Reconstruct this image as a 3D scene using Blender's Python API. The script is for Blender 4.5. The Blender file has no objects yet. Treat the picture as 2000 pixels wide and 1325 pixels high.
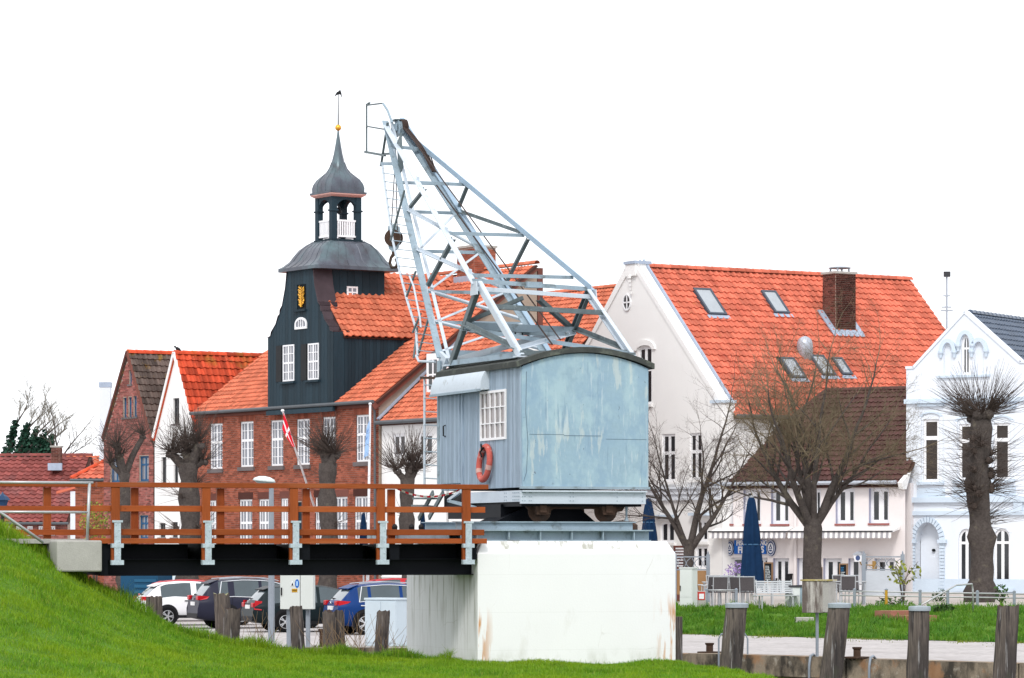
import bpy, math, random
from mathutils import Vector, Matrix
R = math.radians
sc = bpy.context.scene
# ---------------------------------------------------------------- camera, sky, sun, exposure
F, CX, HY, EYE = 7000.0, 1000.0, 1068.0, 2.4      # focal length in photo pixels, horizon row, eye height
cd = bpy.data.cameras.new('camera'); cam = bpy.data.objects.new('camera', cd); sc.collection.objects.link(cam)
cd.sensor_width = 36.0; cd.lens = 36.0 * F / 2000.0
cd.shift_x = 0.0; cd.shift_y = (HY - 662.5) / 2000.0
cd.clip_start = 1.0; cd.clip_end = 6000.0
cam.location = (0, 0, EYE); cam.rotation_euler = (R(90), 0, 0)
sc.camera = cam
SUN_EL, SUN_AZ = 46.0, 188.0                       # bright spot of the cloud deck, behind the camera
wd = bpy.data.worlds.new('World'); sc.world = wd; wd.use_nodes = True
nt = wd.node_tree; nt.nodes.clear()
sky = nt.nodes.new('ShaderNodeTexSky'); sky.sky_type = 'NISHITA'; sky.sun_disc = False
sky.sun_elevation = R(SUN_EL); sky.sun_rotation = R(SUN_AZ)
cl = nt.nodes.new('ShaderNodeRGB'); cl.outputs[0].default_value = (11.4, 11.6, 12.0, 1)   # the closed white cloud deck
mx = nt.nodes.new('ShaderNodeMix'); mx.data_type = 'RGBA'; mx.inputs['Factor'].default_value = 0.93
nt.links.new(sky.outputs[0], mx.inputs['A']); nt.links.new(cl.outputs[0], mx.inputs['B'])
bg = nt.nodes.new('ShaderNodeBackground'); bg.inputs['Strength'].default_value = 0.1
ow = nt.nodes.new('ShaderNodeOutputWorld')
nt.links.new(mx.outputs['Result'], bg.inputs['Color']); nt.links.new(bg.outputs[0], ow.inputs['Surface'])
sd = bpy.data.lights.new('sun', 'SUN'); sun = bpy.data.objects.new('sun', sd); sc.collection.objects.link(sun)
sd.energy = 1.5; sd.angle = R(14); sd.color = (1.0, .965, .92)
_d = Vector((math.sin(R(SUN_AZ)) * math.cos(R(SUN_EL)), math.cos(R(SUN_AZ)) * math.cos(R(SUN_EL)), math.sin(R(SUN_EL))))
sun.rotation_euler = _d.to_track_quat('Z', 'Y').to_euler()
sc.view_settings.view_transform = 'Standard'; sc.view_settings.look = 'None'
sc.view_settings.gamma = 1.0; sc.view_settings.use_curve_mapping = False
sc.view_settings.exposure = 0.42
sc.cycles.max_bounces = 6
col = sc.collection
rng = random.Random(7)

# ---------------------------------------------------------------- helpers
def W(px, py, Y):
    return Vector(((px - CX) * Y / F, Y, EYE + (HY - py) * Y / F))
class Fr:
    """a local frame on the ground: origin and heading of a building or a vehicle"""
    def __init__(s, o, deg):
        s.o = Vector(o); s.a = R(deg)
        s.x = Vector((math.cos(s.a), math.sin(s.a), 0)); s.y = Vector((-math.sin(s.a), math.cos(s.a), 0))
    def loc(s, p):
        d = Vector(p) - s.o
        return Vector((d.dot(s.x), d.dot(s.y), d.z))
    def _ray(s, px, py):
        o = s.loc((0, 0, EYE)); d = Vector(((px - CX) / F, 1, (HY - py) / F))
        return o, Vector((d.dot(s.x), d.dot(s.y), d.z))
    def hy(s, px, py, y0=0.0):
        o, d = s._ray(px, py); t = (y0 - o.y) / d.y; q = o + d * t; return q.x, q.z
    def hx(s, px, py, x0=0.0):
        o, d = s._ray(px, py); t = (x0 - o.x) / d.x; q = o + d * t; return q.y, q.z
    def wd(s, p):
        return s.o + s.x * p[0] + s.y * p[1] + Vector((0, 0, p[2]))
    def px(s, p):
        q = s.wd(p); return CX + q.x * F / q.y, HY - (q.z - EYE) * F / q.y

def thing(name, label, cat, fr=None, group=None, loc=None, rz=0.0):
    o = bpy.data.objects.new(name, None); col.objects.link(o); o.empty_display_size = .3
    if fr is not None: o.location = fr.o; o.rotation_euler = (0, 0, fr.a)
    elif loc is not None: o.location = loc; o.rotation_euler = (0, 0, rz)
    o['label'] = label; o['category'] = cat
    if group: o['group'] = group
    return o
def tag(o, label, cat, group=None):
    o['label'] = label; o['category'] = cat
    if group: o['group'] = group
    return o
def free(o, fr): o.location = fr.o; o.rotation_euler = (0, 0, fr.a); return o
def kids(o): return [c for c in bpy.data.objects if c.parent == o]
def dup(root, loc=None, rz=None, label=None, parent=None):
    c = root.copy(); col.objects.link(c)
    if parent: c.parent = parent
    if loc is not None: c.location = loc
    if rz is not None: c.rotation_euler = (0, 0, rz)
    if label: c['label'] = label
    for k in list(root.children): dup(k, parent=c)
    return c

class MB:
    def __init__(s): s.v = []; s.f = []; s.m = []; s.t = []; s.mi = 0; s.tn = 0.0
    def add(s, vs, fs, tn=None):
        b = len(s.v); s.v += [tuple(p) for p in vs]
        t = s.tn if tn is None else tn
        for f in fs: s.f.append([b + i for i in f]); s.m.append(s.mi); s.t.append(t)
        return s
    def obox(s, c, ax, ay, az, tn=None):
        c = Vector(c); ax = Vector(ax); ay = Vector(ay); az = Vector(az)
        vs = [c + ax * i + ay * j + az * k for k in (-1, 1) for j in (-1, 1) for i in (-1, 1)]
        return s.add(vs, [(0, 2, 3, 1), (4, 5, 7, 6), (0, 1, 5, 4), (2, 6, 7, 3), (0, 4, 6, 2), (1, 3, 7, 5)], tn)
    def box(s, x0, x1, y0, y1, z0, z1, tn=None):
        return s.obox(((x0 + x1) / 2, (y0 + y1) / 2, (z0 + z1) / 2), ((x1 - x0) / 2, 0, 0), (0, (y1 - y0) / 2, 0), (0, 0, (z1 - z0) / 2), tn)
    def beam(s, p, q, w, h, up=(0, 0, 1), ext=0.0):
        p = Vector(p); q = Vector(q); d = (q - p).normalized(); p = p - d * ext; q = q + d * ext
        sd_ = d.cross(Vector(up))
        if sd_.length < 1e-4: sd_ = d.cross(Vector((1, 0, 0)))
        sd_.normalize(); u = sd_.cross(d)
        return s.obox((p + q) / 2, d * ((q - p).length / 2), sd_ * (w / 2), u * (h / 2))
    def angle(s, p, q, w, t=.012, up=(0, 0, 1), flip=1):
        """an L section steel member"""
        p = Vector(p); q = Vector(q); d = (q - p).normalized()
        a = d.cross(Vector(up))
        if a.length < 1e-4: a = d.cross(Vector((1, 0, 0)))
        a.normalize(); u = a.cross(d) * flip; L = (q - p).length / 2; c = (p + q) / 2
        s.obox(c + u * (w / 2), d * L, a * (t / 2), u * (w / 2))
        s.obox(c + a * (w / 2 + t / 2), d * L, a * (w / 2), u * (t / 2))
        return s
    def tube(s, pts, rads, n=6, cap=True, tn=None):
        pts = [Vector(p) for p in pts]
        if not hasattr(rads, '__len__'): rads = [rads] * len(pts)
        ring = []; pr = None
        for i, p in enumerate(pts):
            d = (pts[min(i + 1, len(pts) - 1)] - pts[max(i - 1, 0)])
            if d.length < 1e-9: d = Vector((0, 0, 1))
            d.normalize()
            if pr is None:
                a = d.cross(Vector((0, 0, 1)))
                if a.length < .05: a = d.cross(Vector((1, 0, 0)))
            else:
                a = pr - d * pr.dot(d)
                if a.length < 1e-5: a = d.cross(Vector((1, 0, 0)))
            a.normalize(); pr = a; b = d.cross(a)
            ring.append([p + (a * math.cos(2 * math.pi * k / n) + b * math.sin(2 * math.pi * k / n)) * rads[i] for k in range(n)])
        vs = [q for r_ in ring for q in r_]; fs = []
        for i in range(len(pts) - 1):
            for k in range(n):
                fs.append((i * n + k, i * n + (k + 1) % n, (i + 1) * n + (k + 1) % n, (i + 1) * n + k))
        if cap and n > 2:
            fs.append(tuple(range(n))[::-1]); fs.append(tuple((len(pts) - 1) * n + k for k in range(n)))
        return s.add(vs, fs, tn)
    def lathe(s, prof, n=16, c=(0, 0, 0), a0=0.0, cap=True, sx=1.0, sy=1.0):
        vs = []; fs = []
        for r_, z in prof:
            for k in range(n):
                a = a0 + 2 * math.pi * k / n
                vs.append((c[0] + r_ * math.cos(a) * sx, c[1] + r_ * math.sin(a) * sy, c[2] + z))
        for i in range(len(prof) - 1):
            for k in range(n): fs.append((i * n + k, i * n + (k + 1) % n, (i + 1) * n + (k + 1) % n, (i + 1) * n + k))
        if cap:
            fs.append(tuple(range(n))[::-1]); fs.append(tuple((len(prof) - 1) * n + k for k in range(n)))
        return s.add(vs, fs)
    def prism(s, poly, fn, d0, d1, tn=None):
        n = len(poly); vs = [fn(a, b, d0) for a, b in poly] + [fn(a, b, d1) for a, b in poly]
        fs = [tuple(range(n)), tuple(range(n, 2 * n))[::-1]] + [((i + 1) % n, i, n + i, n + (i + 1) % n) for i in range(n)]
        return s.add(vs, fs, tn)
    def build(s, name, mats, parent=None, smooth=False, kind=None, label=None, bev=0.0, fix=False):
        me = bpy.data.meshes.new(name); me.from_pydata(s.v, [], s.f)
        if not isinstance(mats, (list, tuple)): mats = [mats]
        for m_ in mats: me.materials.append(m_)
        if len(mats) > 1: me.polygons.foreach_set('material_index', s.m)
        if any(s.t):
            at = me.attributes.new('tint', 'FLOAT', 'FACE'); at.data.foreach_set('value', s.t)
        if smooth: me.polygons.foreach_set('use_smooth', [True] * len(s.f))
        me.update()
        if fix:
            import bmesh
            bm = bmesh.new(); bm.from_mesh(me); bmesh.ops.recalc_face_normals(bm, faces=bm.faces); bm.to_mesh(me); bm.free()
        o = bpy.data.objects.new(name, me); col.objects.link(o)
        if parent: o.parent = parent
        if kind: o['kind'] = kind
        if label: o['label'] = label
        if bev > 0:
            b = o.modifiers.new('bevel', 'BEVEL'); b.width = bev; b.segments = 2; b.limit_method = 'ANGLE'; b.angle_limit = R(40)
        if smooth == 'auto':
            me.polygons.foreach_set('use_smooth', [True] * len(s.f))
            me.set_sharp_from_angle(angle=R(35))
        return o
XZ = lambda a, b, d: (a, d, b)
YZ = lambda a, b, d: (d, a, b)
XY = lambda a, b, d: (a, b, d)

# ---------------------------------------------------------------- materials
MC = {}
def nd(t, k, **kw):
    n = t.nodes.new(k)
    for a, b in kw.items():
        if a in n.inputs: n.inputs[a].default_value = b
        else: setattr(n, a, b)
    return n
def ramp(t, src, stops, interp='LINEAR'):
    r = t.nodes.new('ShaderNodeValToRGB'); r.color_ramp.interpolation = interp
    e = r.color_ramp.elements
    while len(e) < len(stops): e.new(.5)
    for i, (p, c) in enumerate(stops):
        e[i].position = p; e[i].color = (c, c, c, 1) if not hasattr(c, '__len__') else (c[0], c[1], c[2], 1)
    t.links.new(src, r.inputs[0]); return r.outputs[0]
def mixc(t, fac, a, b, mode='MIX'):
    m_ = t.nodes.new('ShaderNodeMix'); m_.data_type = 'RGBA'; m_.blend_type = mode
    for s_, v in (('Factor', fac), ('A', a), ('B', b)):
        if hasattr(v, 'is_linked') or hasattr(v, 'links'): t.links.new(v, m_.inputs[s_])
        elif hasattr(v, '__len__'): m_.inputs[s_].default_value = (v[0], v[1], v[2], 1)
        else:
            m_.inputs[s_].default_value = v if s_ == 'Factor' else (v, v, v, 1)
    return m_.outputs['Result']
def math_(t, op, a, b=None):
    m_ = t.nodes.new('ShaderNodeMath'); m_.operation = op
    for i, v in enumerate((a, b)):
        if v is None: continue
        if hasattr(v, 'links'): t.links.new(v, m_.inputs[i])
        else: m_.inputs[i].default_value = v
    return m_.outputs[0]
def noise(t, co, scale, detail=4.0, rough=.55, stretch=None):
    if stretch:
        mp = t.nodes.new('ShaderNodeMapping'); mp.inputs['Scale'].default_value = stretch; t.links.new(co, mp.inputs[0]); co = mp.outputs[0]
    n = nd(t, 'ShaderNodeTexNoise', Scale=scale, Detail=detail, Roughness=rough); t.links.new(co, n.inputs['Vector'])
    return n.outputs['Fac']
def M(name, c, rough=.6, metal=0.0, var=.12, vs=1.5, fine=.08, fs=40., bump=0.0, bs=40., tint=0.0, patches=(), stretch=None, spec=.12, coat=0.0, sheen=0.0, alpha=None):
    """base colour with broad and fine variation; patches = (colour, noise scale, threshold low, high, amount, stretch)"""
    if name in MC: return MC[name]
    m_ = bpy.data.materials.new(name); m_.use_nodes = True; t = m_.node_tree; MC[name] = m_
    p = t.nodes['Principled BSDF']
    co = t.nodes.new('ShaderNodeTexCoord').outputs['Object']
    n1 = noise(t, co, vs, 5., .6, stretch); n2 = noise(t, co, fs, 3., .6, stretch)
    v = math_(t, 'ADD', math_(t, 'MULTIPLY', math_(t, 'SUBTRACT', n1, .5), var * 3.2), math_(t, 'MULTIPLY', math_(t, 'SUBTRACT', n2, .5), fine * 3.2))
    v = math_(t, 'ADD', v, 1.0)
    if tint:
        at = nd(t, 'ShaderNodeAttribute', attribute_name='tint').outputs['Fac']
        ob = t.nodes.new('ShaderNodeObjectInfo').outputs['Random']
        fr_ = math_(t, 'FRACT', math_(t, 'ADD', at, ob))
        v = math_(t, 'MULTIPLY', v, math_(t, 'ADD', math_(t, 'MULTIPLY', fr_, 2 * tint), 1.0 - tint))
    mm = t.nodes.new('ShaderNodeCombineColor')
    for i in range(3): t.links.new(v, mm.inputs[i])
    c_out = mixc(t, 1.0, (c[0], c[1], c[2]), mm.outputs[0], 'MULTIPLY')
    for pc, ps, lo, hi, am, st in patches:
        n3 = noise(t, co, ps, 6., .62, st)
        c_out = mixc(t, math_(t, 'MULTIPLY', ramp(t, n3, [(lo, 0.), (hi, 1.)]), am), c_out, pc)
    t.links.new(c_out, p.inputs['Base Color'])
    p.inputs['Roughness'].default_value = rough; p.inputs['Metallic'].default_value = metal
    p.inputs['Specular IOR Level'].default_value = spec; p.inputs['Coat Weight'].default_value = coat
    if bump:
        b = nd(t, 'ShaderNodeBump', Strength=min(1., bump), Distance=.02)
        t.links.new(noise(t, co, bs, 4., .6, stretch), b.inputs['Height']); t.links.new(b.outputs[0], p.inputs['Normal'])
    return m_
def glassm(name, c, rough=.06, spec=.5):
    m_ = M(name, c, rough, var=.5, vs=.9, fine=.1, spec=spec); return m_

white_render = M('white_render', (.80, .79, .78), .8, var=.03, vs=.8, fine=.02, bump=.15, bs=60, patches=[((.62, .60, .58), 1.3, .62, .8, .4, (1, 1, .25))])
pale_render = M('pale_blue_render', (.70, .74, .80), .75, var=.03, vs=.7, fine=.02, bump=.12, bs=60, patches=[((.50, .58, .70), 1.8, .6, .8, .45, (1, 1, .25))])
pale_trim = M('pale_blue_trim', (.55, .635, .73), .7, var=.05)
pink_render = M('pink_render', (.73, .68, .675), .8, var=.03, vs=.9, fine=.02, bump=.15, bs=70, patches=[((.60, .50, .51), 1.4, .62, .8, .3, (1, 1, .3))])
white_paint = M('white_paint', (.80, .80, .82), .45, var=.03, fine=.02)
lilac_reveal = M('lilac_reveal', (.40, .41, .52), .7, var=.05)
brick_m = M('red_brick', (.275, .082, .050), .85, var=.14, vs=1.2, fine=.15, fs=60, tint=.36, bump=.4, bs=90, patches=[((.14, .055, .045), 2.2, .58, .74, .35, None)])
brick2_m = M('pink_red_brick', (.27, .092, .078), .85, var=.15, vs=1.2, fine=.12, fs=60, tint=.45, bump=.4, bs=90, patches=[((.42, .27, .24), 1.6, .55, .75, .5, None)])
brickdark_m = M('dark_brick', (.12, .045, .035), .85, var=.2, vs=2., fine=.15, tint=.5, bump=.4, bs=90)
mortar_m = M('mortar', (.40, .31, .26), .95, var=.1, fine=.1, bump=.3)
tan_render = M('tan_render', (.32, .25, .20), .9, var=.2, vs=1.0, fine=.1, bump=.3)
tile_or = M('orange_tile', (.51, .145, .080), .7, var=.12, vs=.7, fine=.1, fs=30, tint=.26, bump=.2, bs=60, patches=[((.30, .055, .03), 1.1, .60, .8, .4, None)])
tile_red = M('bright_red_tile', (.53, .138, .085), .7, var=.1, vs=.6, fine=.08, fs=30, tint=.24, bump=.2, bs=60, patches=[((.34, .04, .025), .9, .60, .76, .5, (1, 1, .5)), ((.36, .20, .05), 2.2, .66, .74, .5, None), ((.16, .05, .04), 3.2, .68, .74, .6, None)])
tile_moss = M('mossy_red_tile', (.50, .07, .03), .7, var=.25, vs=1.6, fine=.2, fs=24, tint=.38, bump=.3, bs=60, patches=[((.30, .15, .02), 1.3, .52, .68, .7, None), ((.10, .045, .04), 2.6, .58, .7, .6, None)])
tile_dark = M('dark_mossy_tile', (.10, .075, .065), .7, var=.3, vs=1.6, fine=.2, fs=24, tint=.45, bump=.3, bs=60, patches=[((.30, .17, .02), 1.2, .54, .66, .8, None), ((.40, .36, .33), 3.5, .66, .72, .5, None)])
tile_brown = M('brown_tile', (.085, .040, .036), .6, var=.15, vs=.9, fine=.12, fs=30, tint=.2, bump=.2, bs=60)
tile_far = M('weathered_red_tile', (.22, .062, .055), .75, var=.25, vs=.8, fine=.15, tint=.3, patches=[((.16, .075, .075), .7, .5, .65, .6, None)])
tile_blue = M('blue_glazed_tile', (.06, .085, .13), .3, var=.1, fine=.08, tint=.15, spec=.6)
underlay = M('roof_underlay', (.06, .03, .025), .95)
lead_m = M('lead_flashing', (.36, .42, .52), .5, metal=.2, var=.15, vs=5, fine=.1)
copper_m = M('aged_copper_roof', (.080, .088, .110), .38, metal=.3, var=.4, vs=1.4, fine=.15, spec=.35, patches=[((.12, .19, .205), .8, .46, .70, .75, (1, 1, .6)), ((.055, .042, .05), 1.3, .54, .70, .6, None)])
copper_br = M('brown_copper', (.062, .044, .050), .4, metal=.5, var=.25, vs=2., fine=.1)
green_board = M('dark_teal_board', (.015, .031, .043), .6, var=.18, vs=2.5, fine=.14, fs=20, tint=.25, stretch=(1, 1, .1), spec=.15)
pinkwood = M('pink_soffit', (.62, .36, .32), .7)
gold_m = M('gold_leaf', (.75, .40, .06), .3, metal=.7, var=.15)
black_m = M('black_iron', (.015, .016, .018), .5, var=.2)
glass_d = glassm('dark_glass', (.025, .028, .032))
glass_c = M('curtained_glass', (.16, .17, .20), .08, var=.5, vs=2.2, fine=.2, stretch=(4, 4, .3), spec=.5)
glass_sky = M('roof_window_glass', (.30, .33, .36), .04, var=.15, spec=1.0)
blue_frame = M('blue_window_frame', (.02, .09, .20), .5)
dark_frame = M('dark_window_frame', (.05, .05, .055), .5)
sill_m = M('stone_sill', (.14, .12, .12), .8, var=.2)
redsill_m = M('red_sill', (.28, .10, .09), .7)
gutter_m = M('grey_gutter', (.10, .11, .12), .5)
zinc_m = M('zinc', (.42, .45, .50), .4, metal=.4, var=.1, vs=4)
galv_m = M('galvanised_steel', (.42, .49, .54), .5, metal=.1, var=.25, vs=9, fine=.2)
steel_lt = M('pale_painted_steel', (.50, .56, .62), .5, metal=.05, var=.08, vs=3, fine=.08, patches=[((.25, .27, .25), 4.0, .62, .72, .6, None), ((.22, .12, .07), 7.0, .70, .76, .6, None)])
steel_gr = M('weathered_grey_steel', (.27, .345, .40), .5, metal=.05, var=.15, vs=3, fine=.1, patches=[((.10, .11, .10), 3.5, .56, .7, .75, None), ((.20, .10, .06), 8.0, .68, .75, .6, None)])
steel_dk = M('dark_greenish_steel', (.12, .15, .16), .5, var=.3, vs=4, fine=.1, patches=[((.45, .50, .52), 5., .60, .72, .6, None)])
steel_rail = M('stainless_rail', (.42, .43, .44), .35, metal=.4, var=.1, vs=3)
rust_m = M('rusty_iron', (.07, .042, .030), .85, var=.35, vs=4, fine=.25, bump=.4, patches=[((.035, .033, .03), 3., .5, .65, .7, None), ((.34, .28, .22), 6., .62, .7, .5, None)])
cable_m = M('greased_cable', (.045, .030, .026), .6)
felt_m = M('roofing_felt', (.06, .065, .062), .9, var=.3, vs=4, fine=.2, bump=.3, patches=[((.18, .20, .16), 3., .56, .7, .5, None)])
board_blue = M('weathered_blue_board', (.285, .36, .44), .75, var=.14, vs=2.2, fine=.22, fs=9, tint=.13, stretch=(6, 6, .28), bump=.3, bs=14, patches=[((.14, .18, .23), 2.6, .57, .7, .6, (8, 8, .35)), ((.50, .54, .57), 2.4, .62, .74, .4, (7, 7, .4))])
wall_blue = M('flaking_pale_blue_paint', (.285, .405, .485), .65, var=.10, vs=1.6, fine=.06, fs=18, bump=.25, bs=9,
   patches=[((.225, .335, .44), .8, .42, .60, .8, None), ((.36, .49, .54), 1.3, .48, .60, .75, (1.4, 1, .8)), ((.54, .585, .55), 1.3, .59, .63, .5, (2.2, 1, .45)), ((.47, .56, .60), 3.2, .58, .64, .5, (3.2, 1, .35)), ((.18, .27, .36), 3.6, .60, .67, .6, (3, 1, .3)), ((.10, .12, .14), 8.0, .68, .70, .8, (1, 1, .6))])
ringred_m = M('faded_red_ring', (.46, .10, .08), .6, var=.2, vs=5, fine=.15, patches=[((.62, .50, .46), 6., .6, .7, .6, None)])
pier_m = M('white_painted_concrete', (.83, .825, .82), .8, var=.02, vs=.8, fine=.02, bump=.12, bs=25)
conc_m = M('old_concrete', (.38, .37, .345), .9, var=.15, vs=2, fine=.12, bump=.4, patches=[((.20, .19, .16), 1.7, .58, .72, .6, None)])
quay_m = M('quay_concrete', (.27, .22, .165), .9, var=.3, vs=.9, fine=.2, bump=.5, bs=18, patches=[((.035, .032, .028), 1.6, .44, .58, .9, (1, 1, .5)), ((.34, .18, .09), 1.5, .54, .64, .75, None), ((.42, .38, .32), 3.5, .60, .68, .6, None)])
paving_m = M('pale_paving', (.40, .375, .37), .9, var=.14, vs=.5, fine=.34, fs=5., bump=.6, bs=7, patches=[((.24, .22, .20), .8, .54, .7, .55, None), ((.17, .15, .12), 4.5, .60, .68, .6, None)])
terrace_m = M('terrace_paving', (.40, .36, .33), .9, var=.1, fine=.15, fs=8)
wood_or = M('orange_stained_timber', (.27, .062, .015), .55, var=.2, vs=1.6, fine=.18, fs=14, stretch=(.35, 5, 5), tint=.2, spec=.15, patches=[((.12, .03, .014), 2.4, .6, .74, .6, (.4, 4, 4)), ((.36, .13, .05), 1.2, .56, .7, .5, (.4, 4, 4)), ((.05, .018, .012), 7., .68, .72, .8, (.6, 2, 2))])
wood_orv = M('orange_stained_post', (.25, .058, .014), .55, var=.2, vs=1.6, fine=.18, fs=14, stretch=(5, 5, .35), tint=.2, spec=.15, patches=[((.12, .03, .014), 2.4, .6, .74, .6, (4, 4, .4))])
black_beam = M('black_steel_beam', (.006, .007, .010), .5, var=.2, vs=2., spec=.08)
pile_m = M('weathered_timber_pile', (.135, .112, .098), .95, var=.35, vs=2., fine=.3, fs=8, stretch=(5, 5, .3), bump=1., bs=8, patches=[((.045, .04, .04), 1.1, .46, .60, .75, (2, 2, .5)), ((.04, .035, .035), 2.5, .52, .62, .9, (5, 5, .3)), ((.07, .09, .05), 1.6, .58, .70, .4, None), ((.34, .33, .33), 3., .60, .68, .7, (6, 6, .4))])
cork_m = M('pile_end_grain', (.06, .04, .032), .95, var=.3, fine=.3, bump=.6)
bark_m = M('bark', (.070, .059, .054), .95, var=.3, vs=4., fine=.3, fs=16, bump=.9, bs=14, patches=[((.17, .15, .11), 2.8, .58, .7, .5, None)])
twig_m = M('twigs', (.080, .062, .054), .9, var=.3)
twig_g = M('lichen_twigs', (.15, .12, .078), .9, var=.35, vs=.6)
ivy_m = M('ivy_leaves', (.016, .050, .032), .5, var=.3, tint=.5)
leaf_m = M('fresh_leaves', (.18, .20, .03), .6, var=.3, tint=.5)
leaf_dk = M('shrub_leaves', (.035, .08, .02), .6, var=.3, tint=.5)
parasol_m = M('navy_canvas', (.005, .024, .068), .8, var=.25, vs=4., fine=.1)
cab_grey = M('grey_cabinet_paint', (.60, .63, .61), .5, var=.04, fine=.03)
cab_blue = M('pale_cabinet_paint', (.52, .60, .66), .5, var=.05, fine=.04)
steel_post = M('grey_lamp_post', (.24, .27, .31), .5, var=.12, vs=6)
tyre_m = M('tyre', (.010, .010, .011), .9, var=.15, spec=.05)
rim_m = M('alloy_rim', (.62, .63, .65), .3, metal=.7)
carglass = M('car_glass', (.03, .05, .06), .05, var=.3, vs=1.5, spec=.9)
carglass_r = M('rear_car_glass', (.10, .125, .14), .05, var=.3, vs=1.5, spec=.9)
trim_m = M('black_plastic', (.014, .014, .016), .55)
chrome_m = M('chrome_strip', (.75, .76, .78), .15, metal=.9)
lampred = M('tail_lamp', (.42, .006, .012), .3, spec=.2)
plate_m = M('number_plate', (.72, .72, .72), .4)
signblue = M('sign_blue', (.02, .13, .48), .5)
signwhite = M('sign_white', (.78, .79, .82), .5)
chalk_m = M('chalk', (.55, .60, .62), .9)
board_m = M('chalkboard', (.014, .016, .018), .7)
frame_wood = M('board_frame', (.28, .17, .10), .6)
flagred = M('flag_red', (.62, .012, .03), .7, var=.12, vs=5)
flagwhite = M('flag_white', (.78, .76, .78), .7)
flagblue = M('flag_pale_blue', (.30, .46, .72), .7, var=.1)
awning_m = M('awning_white', (.78, .76, .75), .8)
awning_g = M('awning_grey', (.34, .33, .35), .8)
wicker_m = M('woven_seat', (.085, .078, .082), .8, var=.2, fs=60, fine=.3)
alu_m = M('brushed_aluminium', (.40, .42, .44), .45, metal=.1, spec=.3)
yellow_m = M('ochre_paint', (.42, .24, .03), .6, var=.2)

twig_far = M('far_twigs', (.19, .175, .145), .95, var=.3)
cap_m = M('pile_cap_zinc', (.30, .34, .38), .6, var=.25, vs=7)
# ---------------------------------------------------------------- building helpers
def htop(h, x):
    z = h['z1']
    if h.get('arch'):
        c = (h['x0'] + h['x1']) / 2; hw = (h['x1'] - h['x0']) / 2
        z += h['arch'] * math.sqrt(max(0, 1 - ((x - c) / hw) ** 2))
    return z
def interp(pl, x):
    for (xa, za), (xb, zb) in zip(pl, pl[1:]):
        if xa - 1e-9 <= x <= xb + 1e-9: return za if xb - xa < 1e-9 else za + (zb - za) * (x - xa) / (xb - xa)
    return pl[0][1] if x < pl[0][0] else pl[-1][1]
def wall(parent, name, mats, top, z0, holes=(), y=0.0, depth=.14, fn=None, kind=None):
    """wall in the plane y with real openings; top = polyline (x, z); the reveals run inward by depth"""
    fn = fn or (lambda x, yy, z: (x, yy, z))
    xs = {p[0] for p in top}
    for h in holes:
        n = 12 if h.get('arch') else 1
        for i in range(n + 1): xs.add(h['x0'] + (h['x1'] - h['x0']) * i / n)
    xs = sorted(x for x in xs if top[0][0] - 1e-6 <= x <= top[-1][0] + 1e-6)
    b = MB()
    for xa, xb in zip(xs, xs[1:]):
        if xb - xa < 1e-6: continue
        xm = (xa + xb) / 2
        hs = sorted([h for h in holes if h['x0'] < xm < h['x1']], key=lambda h: h['z0'])
        lo = (z0, z0)
        for h in hs:
            d = h.get('depth', depth)
            b.mi = 0; b.add([fn(xa, y, lo[0]), fn(xb, y, lo[1]), fn(xb, y, h['z0']), fn(xa, y, h['z0'])], [(0, 1, 2, 3)])
            b.mi = 1; ta, tb = htop(h, xa), htop(h, xb)
            b.add([fn(xa, y, h['z0']), fn(xb, y, h['z0']), fn(xb, y + d, h['z0']), fn(xa, y + d, h['z0'])], [(0, 1, 2, 3)])
            b.add([fn(xa, y, ta), fn(xb, y, tb), fn(xb, y + d, tb), fn(xa, y + d, ta)], [(3, 2, 1, 0)])
            lo = (ta, tb)
        b.mi = 0; b.add([fn(xa, y, lo[0]), fn(xb, y, lo[1]), fn(xb, y, interp(top, xb)), fn(xa, y, interp(top, xa))], [(0, 1, 2, 3)])
    b.mi = 1
    for h in holes:
        d = h.get('depth', depth)
        for x, fl in ((h['x0'], 0), (h['x1'], 1)):
            q = [fn(x, y, h['z0']), fn(x, y + d, h['z0']), fn(x, y + d, h['z1']), fn(x, y, h['z1'])]
            b.add(q, [(0, 1, 2, 3) if fl else (3, 2, 1, 0)])
    return b.build(name, mats, parent, kind=kind)
def bricks(parent, top, z0, holes, y, mat, bl=.25, bh=.077, proud=.014, fn=None, name='brick'):
    """the brick courses of a wall, each brick its own block standing proud of the mortar"""
    fn = fn or (lambda x, yy, z: (x, yy, z)); b = MB(); r = random.Random(len(top) + int(z0 * 7))
    zmax = max(p[1] for p in top); x0, x1 = top[0][0], top[-1][0]; k = 0; z = z0
    g = .012
    while z < zmax:
        x = x0 - (bl / 2 if k % 2 else 0)
        while x < x1:
            xa, xb = max(x, x0) + g / 2, min(x + bl, x1) - g / 2; za, zb = z + g / 2, z + bh - g / 2
            x += bl
            if xb - xa < .03: continue
            segs = [(xa, xb)]
            for h in holes:
                if zb > h['z0'] and za < h['z1']:
                    ns = []
                    for p, q in segs:
                        if q <= h['x0'] or p >= h['x1']: ns.append((p, q)); continue
                        if p < h['x0'] - .03: ns.append((p, h['x0']))
                        if q > h['x1'] + .03: ns.append((h['x1'], q))
                    segs = ns
            for p, q in segs:
                if interp(top, p) < zb or interp(top, q) < zb: continue
                yy = y - proud - r.random() * .004; t = r.random()
                vs = [fn(p, y, za), fn(q, y, za), fn(q, y, zb), fn(p, y, zb), fn(p, yy, za), fn(q, yy, za), fn(q, yy, zb), fn(p, yy, zb)]
                b.add(vs, [(4, 5, 6, 7), (0, 1, 5, 4), (3, 7, 6, 2), (0, 4, 7, 3), (1, 2, 6, 5)], t + .001)
        z += bh; k += 1
    return b.build(name, mat, parent, kind='stuff')
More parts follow.
